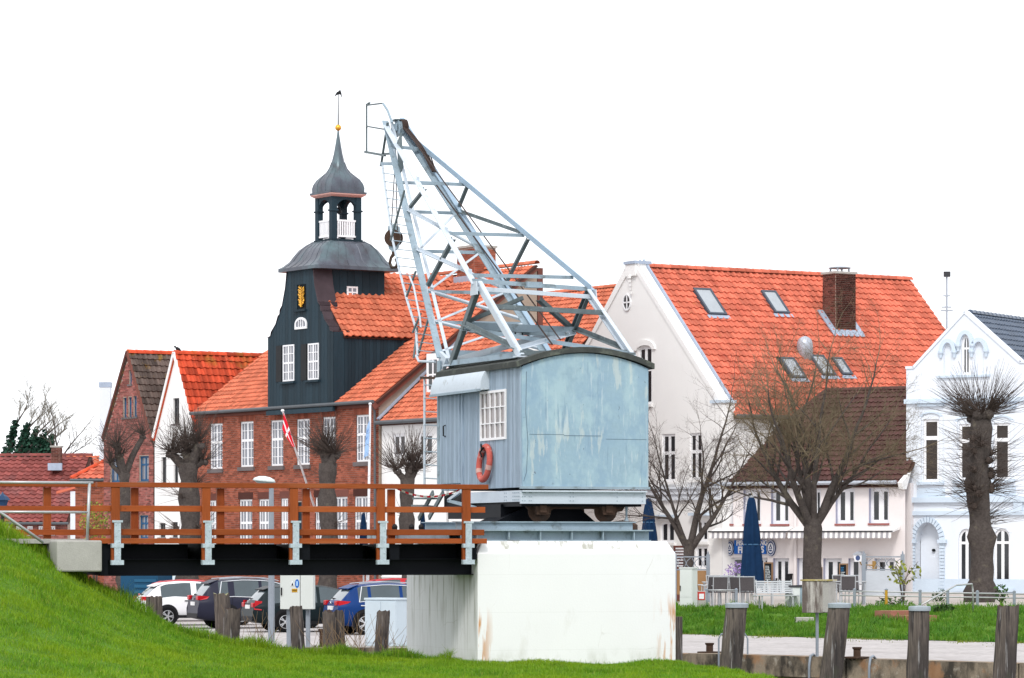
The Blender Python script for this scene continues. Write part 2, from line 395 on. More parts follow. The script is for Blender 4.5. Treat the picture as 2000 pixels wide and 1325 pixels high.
def window(parent, x0, x1, z0, z1, y, v=(), h=(), fw=.06, mats=None, arch=0.0, name='window', d=.05, fn=None, panegl=None, label=None):
    """frame, mullions and glazing bars, with the panes behind them; v, h = (fraction, thickness) of the bars"""
    fm = (mats or (white_paint, glass_d))[0]; gm = panegl or (mats or (white_paint, glass_d))[1]
    fn = fn or (lambda x, yy, z: (x, yy, z))
    b = MB()
    def bx(xa, xb, ya, yb, za, zb):
        vs = [fn(i, j, k) for k in (za, zb) for j in (ya, yb) for i in (xa, xb)]
        b.add(vs, [(0, 2, 3, 1), (4, 5, 7, 6), (0, 1, 5, 4), (2, 6, 7, 3), (0, 4, 6, 2), (1, 3, 7, 5)])
    H = dict(x0=x0, x1=x1, z1=z1, arch=arch)
    bx(x0, x0 + fw, y, y + d, z0, z1); bx(x1 - fw, x1, y, y + d, z0, z1); bx(x0 + fw, x1 - fw, y, y + d, z0, z0 + fw)
    if arch:
        n = 12; H2 = dict(x0=x0 + fw, x1=x1 - fw, z1=z1, arch=max(.02, arch - fw))
        P = lambda hh, i: (hh['x0'] + (hh['x1'] - hh['x0']) * (1 - math.cos(math.pi * i / n)) / 2)
        for i in range(n):
            xa, xb, xc, xd_ = P(H, i), P(H, i + 1), P(H2, i), P(H2, i + 1)
            q = [(xa, htop(H, xa)), (xb, htop(H, xb)), (xd_, htop(H2, xd_)), (xc, htop(H2, xc))]
            b.add([fn(a, y, c) for a, c in q] + [fn(a, y + d, c) for a, c in q], [(0, 3, 2, 1), (2, 3, 7, 6), (0, 1, 5, 4)])
    else: bx(x0 + fw, x1 - fw, y, y + d, z1 - fw, z1)
    for f_, t in v:
        xc = x0 + (x1 - x0) * f_; bx(xc - t / 2, xc + t / 2, y + .004, y + d - .004, z0 + fw, (htop(H, xc) - fw * .6) if arch else z1 - fw)
    for f_, t in h:
        zc = z0 + (z1 + arch - z0) * f_; bx(x0 + fw, x1 - fw, y + .006, y + d - .006, zc - t / 2, zc + t / 2)
    o = b.build(name, fm, parent, label=label)
    p = MB()
    if arch:
        n = 12; pts = [(x0 + fw * .5, z0 + fw * .5), (x1 - fw * .5, z0 + fw * .5)] + [(x1 - fw * .5 - (x1 - x0 - fw) * i / n, htop(dict(x0=x0 + fw * .5, x1=x1 - fw * .5, z1=z1, arch=arch - fw * .5), x1 - fw * .5 - (x1 - x0 - fw) * i / n)) for i in range(n + 1)]
        p.add([fn(a, y + d * .6, c) for a, c in pts], [tuple(range(len(pts)))])
    else:
        vs = [fn(i, j, k) for k in (z0 + fw * .5, z1 - fw * .5) for j in (y + d * .55, y + d * .8) for i in (x0 + fw * .5, x1 - fw * .5)]
        p.add(vs, [(0, 2, 3, 1), (4, 5, 7, 6), (0, 1, 5, 4), (2, 6, 7, 3), (0, 4, 6, 2), (1, 3, 7, 5)])
    p.build('pane', gm, o)
    return o
def wpx(fr, l, t, r, b_, y0=0.0):
    """an opening given by its outline in the photograph, cast onto the facade plane"""
    x0, _ = fr.hy(l, (t + b_) / 2, y0); x1, _ = fr.hy(r, (t + b_) / 2, y0); m = (l + r) / 2
    return dict(x0=x0, x1=x1, z0=fr.hy(m, b_, y0)[1], z1=fr.hy(m, t, y0)[1])
def inpoly(P, a, b):
    c = False; n = len(P)
    for i in range(n):
        (x1, y1), (x2, y2) = P[i], P[(i + 1) % n]
        if (y1 > b) != (y2 > b) and a < (x2 - x1) * (b - y1) / (y2 - y1) + x1: c = not c
    return c
TPROF = [(0, .004), (.13, .034), (.28, .046), (.43, .034), (.58, .006), (.80, -.004), (1.03, .006)]
_tile_cache = {}
def tile_verts(w, c):
    vs = []; fs = []; n = len(TPROF)
    for j, (yy, dz) in enumerate(((0, .056), (c * 1.10, .002))):
        for x, z in TPROF: vs.append((x * w, yy, z * (w / .25) + dz))
    for x, z in TPROF: vs.append((x * w, 0.0, z * (w / .25) + .008))
    for i in range(n - 1):
        fs.append((i, i + 1, n + i + 1, n + i)); fs.append((2 * n + i, 2 * n + i + 1, i + 1, i))
    fs.append((0, n, 2 * n)); fs.append((n - 1, 3 * n - 1, 2 * n - 1))
    return vs, fs
def tiles(roof, O, U, S, poly, w, c, mat, single=0, holes=(), off=.0):
    """overlapping pantiles laid course by course in the polygon; the nearest ones are objects, the rest one mass"""
    O = Vector(O); U = Vector(U).normalized(); S = Vector(S).normalized(); N = U.cross(S)
    amin = min(p[0] for p in poly); amax = max(p[0] for p in poly); bmin = min(p[1] for p in poly); bmax = max(p[1] for p in poly)
    r = random.Random(int(amax * 100) + len(poly)); spots = []
    j = 0; b = bmin
    while b < bmax - c * .35:
        a = amin
        while a < amax - w * .3:
            m = (a + w * .5, b + c * .5)
            if inpoly(poly, *m) and not any(h[0] < m[0] < h[1] and h[2] < m[1] < h[3] for h in holes): spots.append((a, b))
            a += w
        b += c
    tv, tf = tile_verts(w, c); B = MB(); me = None; n1 = min(single, len(spots))
    if n1:
        me = bpy.data.meshes.new('roof_tile'); me.from_pydata(tv, [], tf); me.materials.append(mat)
        me.polygons.foreach_set('use_smooth', [True] * len(tf)); me.set_sharp_from_angle(angle=R(50))
    for i, (a, b) in enumerate(spots):
        jt = (r.random() - .5) * .018; lift = .03 + r.random() * .008; jb = (r.random() - .5) * .02
        p = O + U * (a + (r.random() - .5) * .008) + S * (b + jb) + N * lift
        u2 = (U + S * jt).normalized(); s2 = (S - U * jt).normalized()
        if i < n1:
            o = bpy.data.objects.new('roof_tile', me); col.objects.link(o); o.parent = roof
            o.matrix_local = Matrix(((u2.x, s2.x, N.x, p.x), (u2.y, s2.y, N.y, p.y), (u2.z, s2.z, N.z, p.z), (0, 0, 0, 1)))
        else:
            B.add([p + u2 * x + s2 * y + N * z for x, y, z in tv], tf, r.random() + .001)
    if len(spots) > n1:
        o = B.build('roof_tile', mat, roof, kind='stuff', smooth=True); o.data.set_sharp_from_angle(angle=R(50))
def plane_poly(parent, name, mat, O, U, S, poly, thick=.06, holes=()):
    O = Vector(O); U = Vector(U).normalized(); S = Vector(S).normalized(); N = U.cross(S)
    return MB().prism(poly, lambda a, b, d: O + U * a + S * b + N * d, 0, -thick).build(name, mat, parent)
def ridge_tiles(parent, p, q, mat, r_=.11, step=.36):
    p = Vector(p); q = Vector(q); L = (q - p).length; n = max(1, int(L / step)); d = (q - p) / n
    sd_ = d.normalized().cross(Vector((0, 0, 1))).normalized(); up = sd_.cross(d.normalized())
    b = MB()
    for i in range(n):
        a = p + d * i; e = p + d * (i + 1.08); t = rng.random() + .001
        va = [a + (sd_ * math.cos(k * math.pi / 5) + up * math.sin(k * math.pi / 5)) * (r_ * 1.12) for k in range(6)]
        vb = [e + (sd_ * math.cos(k * math.pi / 5) + up * math.sin(k * math.pi / 5)) * r_ for k in range(6)]
        b.add(va + vb, [(k, k + 1, 7 + k, 6 + k) for k in range(5)] + [(5, 4, 3, 2, 1, 0)], t)
    return b.build('ridge_tile', mat, parent, kind='stuff')
def chimney(parent, x0, x1, y0, y1, z0, z1, mat, capm, pots=True, name='chimney'):
    o = MB().box(x0, x1, y0, y1, z0, z1).build(name, mortar_m, parent)
    for fn, w in ((lambda x, yy, z: (x0 + x, y0 + yy, z), x1 - x0), (lambda x, yy, z: (x1 - yy, y0 + x, z), y1 - y0), (lambda x, yy, z: (x0 + yy, y1 - x, z), y1 - y0)):
        bricks(o, [(0, z1 - .02), (w, z1 - .02)], z0, [], 0, mat, fn=fn)
    b = MB().box(x0 - .06, x1 + .06, y0 - .06, y1 + .06, z1, z1 + .09)
    b.build('chimney_cap', capm, o)
    return o

# ---------------------------------------------------------------- the ground, the quay and the water
def structure(o): o['kind'] = 'structure'; return o
qe = [(-80, 88), (-12, 84), (-3.0, 82.6), (3.9, 78.0), (10.2, 71.6), (16, 65.2), (60, 20)]
g = MB(); far = [(3000, 20), (3000, 3000), (-3000, 3000), (-3000, 88)]
pts = qe + far
g.add([(x, y, 0) for x, y in pts], [tuple(range(len(pts)))])
structure(g.build('ground', paving_m))
wt = MB().add([(-80, 40, -1.7), (60, 20, -1.7), (60, 90, -1.7), (-80, 90, -1.7)], [(0, 1, 2, 3)])
water_m = M('harbour_water', (.05, .06, .05), .08, var=.2, bump=.2, bs=2.)
structure(wt.build('water', water_m))
b = MB()
for (xa, ya), (xb, yb) in zip(qe, qe[1:]):
    d = Vector((xb - xa, yb - ya, 0)).normalized(); nn = Vector((d.y, -d.x, 0))
    n = max(1, int(math.hypot(xb - xa, yb - ya) / 3.0))
    for i in range(n):
        p = Vector((xa, ya, 0)).lerp(Vector((xb, yb, 0)), (i + .004) / n); q = Vector((xa, ya, 0)).lerp(Vector((xb, yb, 0)), (i + .996) / n)
        jz = rng.uniform(-.012, .012)
        b.add([p + Vector((0, 0, .075 + jz)), q + Vector((0, 0, .075 + jz)), q - nn * -.12 + Vector((0, 0, .075 + jz)), p - nn * -.12 + Vector((0, 0, .075 + jz))], [(3, 2, 1, 0)])
        o = [p + nn * .12, q + nn * .12]
        b.add([o[0] + Vector((0, 0, .075 + jz)), o[1] + Vector((0, 0, .075 + jz)), o[1] + Vector((0, 0, -.35)), o[0] + Vector((0, 0, -.35))], [(3, 2, 1, 0)])
        b.add([o[0] + Vector((0, 0, -.35)), o[1] + Vector((0, 0, -.35)), q + nn * .04 + Vector((0, 0, -.4)), p + nn * .04 + Vector((0, 0, -.4))], [(3, 2, 1, 0)])
        b.add([p + nn * .04 + Vector((0, 0, -.4)), q + nn * .04 + Vector((0, 0, -.4)), q + nn * .04 + Vector((0, 0, -2.2)), p + nn * .04 + Vector((0, 0, -2.2))], [(3, 2, 1, 0)])
        i0 = p + Vector((0, 0, .075 + jz)) - nn * .45; i1 = q + Vector((0, 0, .075 + jz)) - nn * .45
        b.add([p + Vector((0, 0, .075 + jz)), q + Vector((0, 0, .075 + jz)), i1, i0, i1 - Vector((0, 0, .1)), i0 - Vector((0, 0, .1))], [(0, 1, 2, 3), (3, 2, 4, 5)])
for (xa, ya), (xb, yb) in zip(qe, qe[1:]):
    d = Vector((xb - xa, yb - ya, 0)).normalized(); nn = Vector((d.y, -d.x, 0)); p = Vector((xa, ya, 0)); q = Vector((xb, yb, 0))
    b.add([p + nn * .02 + Vector((0, 0, .05)), q + nn * .02 + Vector((0, 0, .05)), q + nn * .02 + Vector((0, 0, -2.2)), p + nn * .02 + Vector((0, 0, -2.2))], [(3, 2, 1, 0)])
structure(b.build('quay_wall', quay_m, fix=True))
TZ = 0.60                                              # terrace level in front of the houses
def lawn_edge(x): return 98.3 - max(0, x - 4.6) * 1.12
bank = MB(); nx, ny = 90, 12
for j in range(ny + 1):
    for i in range(nx + 1):
        x = 3.2 + 30 * i / nx; ya = lawn_edge(x); t = j / ny; y = ya + (104.5 + .0 * x - ya) * t
        zz = TZ * (t * t * (3 - 2 * t)) + .012 + .03 * math.sin(x * 1.7 + j) * math.sin(t * math.pi)
        bank.v.append((x, y, zz))
for j in range(ny):
    for i in range(nx):
        a = j * (nx + 1) + i; bank.f.append([a, a + 1, a + nx + 2, a + nx + 1]); bank.m.append(0); bank.t.append(0)
soil_m = M('turf_soil', (.075, .16, .014), .95, var=.3, vs=1., fine=.3, fs=20)
structure(bank.build('lawn_bank', soil_m, smooth=True))
t = MB().add([(3.2, 104.5, TZ), (60, 104.5, TZ), (60, 200, TZ), (3.2, 200, TZ)], [(0, 1, 2, 3)])
t.add([(3.2, 104.5, TZ), (3.2, 200, TZ), (3.2, 200, 0), (3.2, 104.5, 0)], [(0, 1, 2, 3)])
structure(t.build('terrace', terrace_m))

# ---------------------------------------------------------------- the brick customs house with its timber clad tower
fm = Fr(W(740, 1068, 140) * Vector((1, 1, 0)) if False else Vector((-260 * 140 / F, 140, 0)), -57)
mh = thing('brick_house', 'large red brick house with orange tiled roof and dark timber clad bell tower', 'house', fm)
xl = fm.hy(386, 800)[0]; ze = fm.hy(740, 779)[1]; yr = 7.3
zr = fm.hy(880, 538, yr)[1]
WIN1 = [(411, 828, 434.5, 916), (470, 824, 495.5, 912), (529.5, 821.5, 553.5, 910), (580, 819, 605, 908), (631, 815, 656, 905), (696, 811, 721, 902)]
WING = [(409, 978, 428, 1090), (468, 976, 493, 1090), (506, 975.5, 528, 1090), (549, 974, 563, 1090), (616, 972, 634, 1090), (652, 971, 679, 1090), (693, 970, 719, 1090)]
holes = [wpx(fm, *w) for w in WIN1] + [wpx(fm, *w) for w in WING]
dr = wpx(fm, 581, 981, 594, 1120); holes.append(dr)
top = [(xl, ze), (0, ze)]
wall(mh, 'wall', [mortar_m, brickdark_m], top, 0, holes)
bricks(mh, top, .4, holes, 0, brick_m)
MB().box(xl - .02, .02, -.05, .3, 0, .42).build('plinth', sill_m, mh)
for i, w in enumerate(WIN1):
    h = holes[i]
    window(mh, h['x0'], h['x1'], h['z0'], h['z1'], .03, v=[(.5, .10), (.25, .03), (.75, .03)], h=[(.585, .10), (.2, .025), (.4, .025), (.8, .025)], fw=.07, mats=(white_paint, glass_c))
    MB().box(h['x0'] - .12, h['x1'] + .12, -.10, .06, h['z0'] - .17, h['z0'] - .012).build('window_sill', sill_m, mh)
    bl = MB(); n = 11; wd_ = (h['x1'] - h['x0'] + .3) / n
    for k in range(n): bl.add(MB().box(h['x0'] - .15 + wd_ * k + .006, h['x0'] - .15 + wd_ * (k + 1) - .006, -.022, .0, h['z1'] + .02, h['z1'] + .30).v, MB().box(0, 1, 0, 1, 0, 1).f, rng.random() + .001)
    bl.build('brick_lintel', brick_m, mh)
for i in range(len(WING)):
    h = holes[len(WIN1) + i]
    window(mh, h['x0'], h['x1'], h['z0'], h['z1'], .03, v=[(.5, .10), (.25, .03), (.75, .03)], h=[(.60, .10), (.3, .10), (.8, .025), (.45, .025), (.15, .025)], fw=.07, mats=(white_paint, glass_c))
    MB().box(h['x0'] - .1, h['x1'] + .1, -.018, .0, h['z1'] + .01, h['z1'] + .3).build('brick_lintel', brickdark_m, mh)
d_ = MB().box(dr['x0'], dr['x1'], .05, .1, dr['z0'], dr['z1'])
for k in range(3): d_.box(dr['x0'] + .1, dr['x1'] - .1, .035, .05, dr['z0'] + .15 + k * .75, dr['z0'] + .75 + k * .75)
d_ = d_.build('door', green_board, mh); MB().lathe([(0.0, 0), (.03, .01), (.03, .04), (0, .05)], 8, (dr['x0'] + .12, .03, dr['z0'] + 1.05)).build('handle', gold_m, d_)
# main roof: front slope with the tower cut out, back slope, ridge and fascia
k_s = (zr - ze) / yr; SL = math.hypot(yr, zr - ze); S_ = Vector((0, yr, zr - ze)).normalized()
tl = fm.hy(523, 760, -.3)[0]; tr = fm.hy(651, 760, -.3)[0]; tc = (tl + tr) / 2
rf = plane_poly(mh, 'roof', underlay, (0, 0, ze), (1, 0, 0), S_, [(xl - .05, -.25), (.16, -.25), (.16, SL), (xl - .05, SL)], .08)
z_de = fm.hx(720, 655, tr)[1]; y_de = (z_de - ze) / k_s; z_dr = zr - .15
bb = math.hypot(y_de, z_de - ze)
tcut = [(tl, tr, -1, bb * .55)]
# the dormer body cuts the slope in a wedge: tiles stop where the dormer roof is higher than the slope
def dorm_top(x): return z_de + (z_dr - z_de) * (1 - abs(x - tc) / ((tr - tl) / 2))
polyL = [(xl - .05, -.25), (tl, -.25), (tl, bb), (tc, SL), (xl - .05, SL)]
polyR = [(tr, -.25), (.16, -.25), (.16, SL), (tc, SL), (tr, bb)]
tiles(rf, (0, 0, ze), (1, 0, 0), S_, polyL, .24, .31, tile_or)
tiles(rf, (0, 0, ze), (1, 0, 0), S_, polyR, .24, .31, tile_or, single=0)
MB().box(xl, -.02, yr + .15, yr + .4, 0, zr - .1).build('rear_wall', brickdark_m, mh)
ridge_tiles(rf, (xl, yr, zr + .06), (.15, yr, zr + .06), tile_or, .13, .38)
MB().tube([(xl - .05, -.33, ze - .12), (.1, -.33, ze - .12)], .07, 8).build('gutter', gutter_m, mh)
MB().box(xl, .0, -.12, .05, ze - .32, ze - .08).build('cornice', brickdark_m, mh)
gb = MB(); gb.prism([(0, 0), (yr + .1, 0), (yr + .1, zr - .2), (yr, zr - .08), (0, ze - .02)], lambda a, b_, d: (d, a, b_), -.25, -.004)
gb.build('gable_wall', tan_render, mh)
for s_, (ya, yb) in enumerate(((-.3, yr),)):
    za = ze + (ya if s_ == 0 else 2 * yr - ya) * k_s; n_ = Vector((0, -k_s if s_ == 0 else k_s, 1)).normalized()
    MB().beam((.06, ya, za - .12), (.06, yb, zr - .12), .11, .22, up=n_).build('verge_board', brickdark_m, mh)
MB().tube([(-.15, -.3, ze - .15), (-.12, -.12, ze - .5), (-.12, -.10, .1)], .05, 8).build('downpipe', gutter_m, mh)
for px_ in (925,):
    yy = yr - .1; xx = fm.hy(936, 520, yr)[0]
    ch = chimney(mh, xx - .75, xx + .55, yy - .5, yy + .55, zr - .8, fm.hy(925, 487, yr)[1], brick_m, conc_m)
    MB().box(xx - .85, xx + .65, yy - .62, yy - .45, zr - .75, zr - .2).build('chimney_flashing', lead_m, mh)
# tower: curved gable slab of vertical boards
yf = -.30; prof_px = [(651, 798), (651, 648), (645, 646), (643.5, 638), (634, 624), (629.5, 609), (626, 606), (625.5, 597), (621, 590), (614.5, 556), (611.5, 524)]
zb = fm.hy(587, 797, yf)[1]
prof = []
for p_ in prof_px:
    x_, z_ = fm.hy(p_[0], p_[1], yf); prof.append((max(.3, x_ - tc), z_))
prof[0] = (tr - tc, zb)
def half_at(z):
    for (ha, za), (hb, zb_) in zip(prof, prof[1:]):
        if za <= z <= zb_ + 1e-6: return ha if abs(zb_ - za) < 1e-6 else ha + (hb - ha) * (z - za) / (zb_ - za)
    return prof[-1][0]
ztop = prof[-1][1]
def ztop_at(dx):
    """highest z at which the gable still reaches out to dx from its middle"""
    zs = [ztop - (ztop - zb) * i / 400 for i in range(401)]
    for z in zs:
        if half_at(z) >= dx: return z
    return zb
tw = MB()
full = [(tc + h, z) for h, z in prof] + [(tc - h, z) for h, z in reversed(prof)]
tw.prism(full, XZ, yf + .03, yf + .5)
tower = tw.build('tower_gable', green_board, mh)
tg = [wpx(fm, 578.5, 556, 597, 604, yf), wpx(fm, 551, 674, 575, 745, yf), wpx(fm, 600, 671, 623, 742, yf)]
nb = 22; bw = (tr - tl) / nb
for i in range(nb):
    xa = tl + bw * i + .006; xb = tl + bw * (i + 1) - .006
    za = ztop_at(abs(xa - tc)); zb2 = ztop_at(abs(xb - tc)); b = MB()
    blocks = [(zb - .1, None)]
    hs = [h for h in tg if h['x0'] < (xa + xb) / 2 < h['x1']]
    lo = zb - .1
    for h in sorted(hs, key=lambda h: h['z0']):
        MB().box(xa, xb, yf - .0, yf + .028, lo, h['z0']).build('board', green_board, tower); lo = h['z1']
    pz = [(xa, lo), (xb, lo), (xb, zb2), (xa, za)]
    b.prism(pz, XZ, yf, yf + .028)
    b.build('board', green_board, tower, fix=True)
# copper clad edge of the gable (outer faces of the curve)
for sgn in (1, -1):
    cl_ = MB()
    for (ha, za), (hb, zb_) in zip(prof, prof[1:]):
        m0 = .03
        pa, pb = (tc + sgn * (ha + .0), za), (tc + sgn * (hb + .0), zb_)
        d = Vector((pb[0] - pa[0], pb[1] - pa[1])); 
        if d.length < .02 or za < prof[1][1] - .01: continue
        nx_, nz_ = (d.y / d.length * sgn, -d.x / d.length * sgn)
        q = [pa, pb, (pb[0] + nx_ * m0, pb[1] + nz_ * m0), (pa[0] + nx_ * m0, pa[1] + nz_ * m0)]
        cl_.prism(q, XZ, yf - .02, yf + .85)
    cl_.build('copper_edging', copper_br, mh, fix=True)
MB().box(tl - .04, tr + .04, yf - .06, yf + .06, zb - .22, zb - .05).build('base_moulding', green_board, mh)
# gilded niche, half round light, two tall windows
h = tg[0]; ni = MB().box(h['x0'], h['x1'], yf + .03, yf + .04, h['z0'], h['z1']).build('niche', black_m, mh)
em = MB(); r2 = random.Random(4); cx_ = (h['x0'] + h['x1']) / 2 + .05
def gl(u, v): return (cx_ + u * .24, yf - .01, h['z0'] + .08 + v * (h['z1'] - h['z0'] - .16))
stem = [gl(.1 * math.sin(v * 6), v / 10.) for v in range(11)]
em.tube(stem, [.06, .05, .05, .045, .04, .04, .035, .03, .03, .025, .02], 6)
for k in range(15):
    v = .03 + .06 * k; sg = 1 if k % 2 else -1; a = Vector(gl(0, v)); c = Vector(gl(sg * (.55 + .4 * r2.random()), v + .10)); e = Vector(gl(sg * (.5 + .45 * r2.random()), v + .17))
    em.tube([a, c, e], [.035, .045, .015], 6)
em.build('gilded_ornament', gold_m, ni)
MB().box(h['x0'] - .08, h['x1'] + .08, yf - .1, yf + .03, h['z0'] - .1, h['z0'] - .02).build('niche_sill', green_board, mh)
hm = wpx(fm, 577, 634, 600, 643, yf)
window(mh, hm['x0'], hm['x1'], hm['z0'], hm['z1'], yf - .045, v=[(.32, .035), (.5, .035), (.68, .035)], h=[(.12, .06)], fw=.09, arch=fm.hy(588, 620, yf)[1] - hm['z1'], mats=(white_paint, glass_c))
for h in tg[1:]:
    x0_ = h['x0'] + (h['x1'] - h['x0']) * .10
    window(mh, x0_, h['x1'], h['z0'], h['z1'], yf - .03, v=[(.5, .09), (.28, .03), (.72, .03)], h=[(.25, .03), (.5, .07), (.75, .03)], fw=.06, mats=(white_paint, glass_c))
    MB().box(h['x0'] - .1, h['x1'] + .1, yf - .12, yf + .02, h['z0'] - .1, h['z0'] - .015).build('window_sill', green_board, mh)
    MB().box(h['x0'] - .46, h['x0'] + .0, yf - .035, yf - .005, h['z0'], h['z1']).build('recess_shade', black_m, mh)  # black strip puts the dark of the recess beside the window into colour
# dormer cheeks and its own tiled roof
for x_ in (tl + .02, tr - .10): cheek = MB().prism([(yf + .5, zb), (yf + .5, z_de), (y_de, z_de), (0.02, ze - .05)], lambda a, b_, d: (d, a, b_), x_, x_ + .08).build('cheek', green_board, mh, fix=True)
nb2 = 20; span = y_de - (yf + .5)
for i in range(nb2):
    ya = yf + .5 + span * i / nb2 + .004; yb = yf + .5 + span * (i + 1) / nb2 - .004
    za, zb_ = max(zb, ze + ya * k_s), max(zb, ze + yb * k_s)
    MB().prism([(ya, za), (yb, zb_), (yb, z_de), (ya, z_de)], lambda a, b_, d: (d, a, b_), tr - .02, tr + .012).build('board', green_board, cheek, fix=True)
hw_ = (tr - tl) / 2; DL = math.hypot(hw_, z_dr - z_de); yB = (z_dr - ze) / k_s
dpoly = [(yf + .45, -.16), (y_de + .05, -.16), (yB, DL), (yf + .45, DL)]
dr_ = plane_poly(mh, 'dormer_roof', underlay, (tr, 0, z_de), (0, 1, 0), (-hw_, 0, z_dr - z_de), dpoly, .06)
tiles(dr_, (tr, 0, z_de), (0, 1, 0), (-hw_, 0, z_dr - z_de), dpoly, .30, .33, tile_or, single=300)
dl_ = plane_poly(mh, 'dormer_back_roof', tile_or, (tl, 0, z_de), (0, -1, 0), (hw_, 0, z_dr - z_de), [(-yf - .45, -.16), (-y_de, -.16), (-yB, DL), (-yf - .45, DL)], .06)
# upper tower, bell roof, lantern, onion dome and vane
yc = 1.48; bx0, bx1, by0, by1 = tc - 1.02, tc + 1.02, -.1, 3.05
z_e = fm.hx(680, 527, bx1)[1]; z_b0 = fm.hx(680, 590, bx1)[1]
ub = MB().box(bx0, bx1, by0, by1, z_b0 - 1.0, z_e).build('tower_shaft', green_board, mh)
nb3 = 9
for i in range(nb3): MB().box(bx1 - .005, bx1 + .02, by0 + (by1 - by0) * i / nb3 + .006, by0 + (by1 - by0) * (i + 1) / nb3 - .006, z_b0 - .5, z_e - .02).build('board', green_board, ub)
MB().box(bx1 + .0, bx1 + .12, by0 - .1, by1 + .1, z_b0 - .1, z_b0 + .02).build('tower_flashing', lead_m, mh)
yw0 = fm.hx(676.5, 570, bx1)[0]; yw1 = fm.hx(697.5, 570, bx1)[0]; zw0 = fm.hx(687, 583, bx1)[1]; zw1 = fm.hx(687, 560, bx1)[1]
window(mh, yw0, yw1, zw0, zw1, 0, v=[(.5, .05)], h=[(.5, .05)], fw=.07, fn=lambda x, yy, z: (bx1 + .06 - yy, x, z), mats=(white_paint, glass_c))
MB().box(bx0 - .2, bx1 + .22, by0 - .25, by1 + .25, z_e - .02, z_e + .07).build('eave_soffit', pinkwood, mh)
def ring(hx_, hy_, rnd, n=48):
    """rectangle (rnd 0) to octagon (rnd 1) ring of n points round the tower axis"""
    out = []
    for k in range(n):
        a = 2 * math.pi * k / n; c_, s_ = math.cos(a), math.sin(a)
        r_rect = 1 / max(abs(c_) / hx_, abs(s_) / hy_)
        m = (a + math.pi / 8) % (math.pi / 4) - math.pi / 8
        r_oct = ((hx_ + hy_) / 2) / math.cos(m)
        r_ = r_rect * (1 - rnd) + r_oct * rnd
        out.append((tc + r_ * c_, yc + r_ * s_))
    return out
lev = [(1.62, 1.95, 0, z_e - .03), (1.62, 1.95, 0, z_e + .09), (1.47, 1.78, 0, z_e + .18), (1.31, 1.58, 0, z_e + .34), (1.22, 1.44, 0, z_e + .54), (1.12, 1.28, 0, z_e + .74), (.97, 1.06, 0, z_e + .91), (.78, .80, 0, z_e + 1.02)]
z_lb = fm.hy(659, 474, yc)[1]; sc_ = (z_lb - z_e) / 1.02
br = MB(); N_ = 48; rings = []
for hx_, hy_, rn, z_ in lev:
    rings.append([(x, y, z_e + (z_ - z_e) * sc_) for x, y in ring(hx_, hy_, rn, N_)])
vs = [p for r_ in rings for p in r_]; br.add(vs, [(i * N_ + k, i * N_ + (k + 1) % N_, (i + 1) * N_ + (k + 1) % N_, (i + 1) * N_ + k) for i in range(len(lev) - 1) for k in range(N_)] + [tuple((len(lev) - 1) * N_ + k for k in range(N_)), tuple(range(N_))[::-1]])
bell = br.build('bell_roof', copper_m, mh, smooth='auto')
sm = MB()
for k in list(range(0, N_, 2)):
    sm.tube([rings[i][k] for i in range(1, len(lev))], .016, 4)
sm.build('standing_seam', copper_m, bell)
z_l1 = fm.hy(659, 388, yc)[1]; z_la = fm.hy(659, 413, yc)[1]; z_rl = fm.hy(659, 434, yc)[1]
hl_ = .68                                                   # half width of the square lantern
MB().box(tc - .80, tc + .80, yc - .80, yc + .80, z_lb - .04, z_lb + .02).box(tc - .73, tc + .73, yc - .73, yc + .73, z_lb + .02, z_lb + .08).build('lantern_base', green_board, mh)
cor = [(-1, -1), (1, -1), (1, 1), (-1, 1)]
for sx_, sy_ in cor:
    x_, y_ = tc + sx_ * (hl_ - .11), yc + sy_ * (hl_ - .11); MB().box(x_ - .12, x_ + .12, y_ - .12, y_ + .12, z_lb + .08, z_l1).build('lantern_post', green_board, mh)
    MB().box(x_ - .16, x_ + .16, y_ - .16, y_ + .16, z_la - .06, z_la + .0).build('post_capital', green_board, mh)
for k in range(4):
    A = Vector((tc + cor[k][0] * hl_, yc + cor[k][1] * hl_, 0)); B = Vector((tc + cor[(k + 1) % 4][0] * hl_, yc + cor[(k + 1) % 4][1] * hl_, 0)); d = (B - A); L = d.length; d.normalize(); nrm = Vector((d.y, -d.x, 0))
    nA = 12; rr = L / 2 - .22; pts = [(L / 2 - rr * math.cos(math.pi * i / nA), z_la + (z_l1 - z_la - .10) * math.sin(math.pi * i / nA)) for i in range(nA + 1)]
    arc = MB(); up_ = Vector((0, 0, 1)); o2 = [-.02, -.18]
    for (ua, va), (ub_, vb) in zip(pts, pts[1:]):
        arc.add([A + d * u + up_ * v + nrm * o_ for u, v in ((ua, va), (ub_, vb), (ua, z_l1), (ub_, z_l1)) for o_ in o2], [(0, 2, 6, 4), (1, 5, 7, 3), (0, 1, 3, 2)])
    arc.build('lantern_arch', green_board, mh, fix=True)
    rl = MB()
    for zz, hh in ((z_rl, .07), (z_lb + .20, .07)): rl.obox((A + B) / 2 + up_ * zz - nrm * .06, d * (L / 2 - .2), nrm * .03, up_ * (hh / 2))
    for i in range(8): rl.obox(A + d * (.25 + (L - .5) * (i + .5) / 8) + up_ * ((z_rl + z_lb + .2) / 2) - nrm * .06, d * .028, nrm * .02, up_ * ((z_rl - z_lb - .2) / 2))
    rl.build('balustrade', white_paint, mh)
MB().lathe([(.02, 0), (.16, .02), (.13, .14), (.06, .24), (0.0, .27)], 10, (tc, yc, z_la - .1)).build('bell', black_m, mh)
z_c = fm.hy(659, 380, yc)[1]; ztip = fm.hy(659, 256, yc)[1]; HH = ztip - z_c
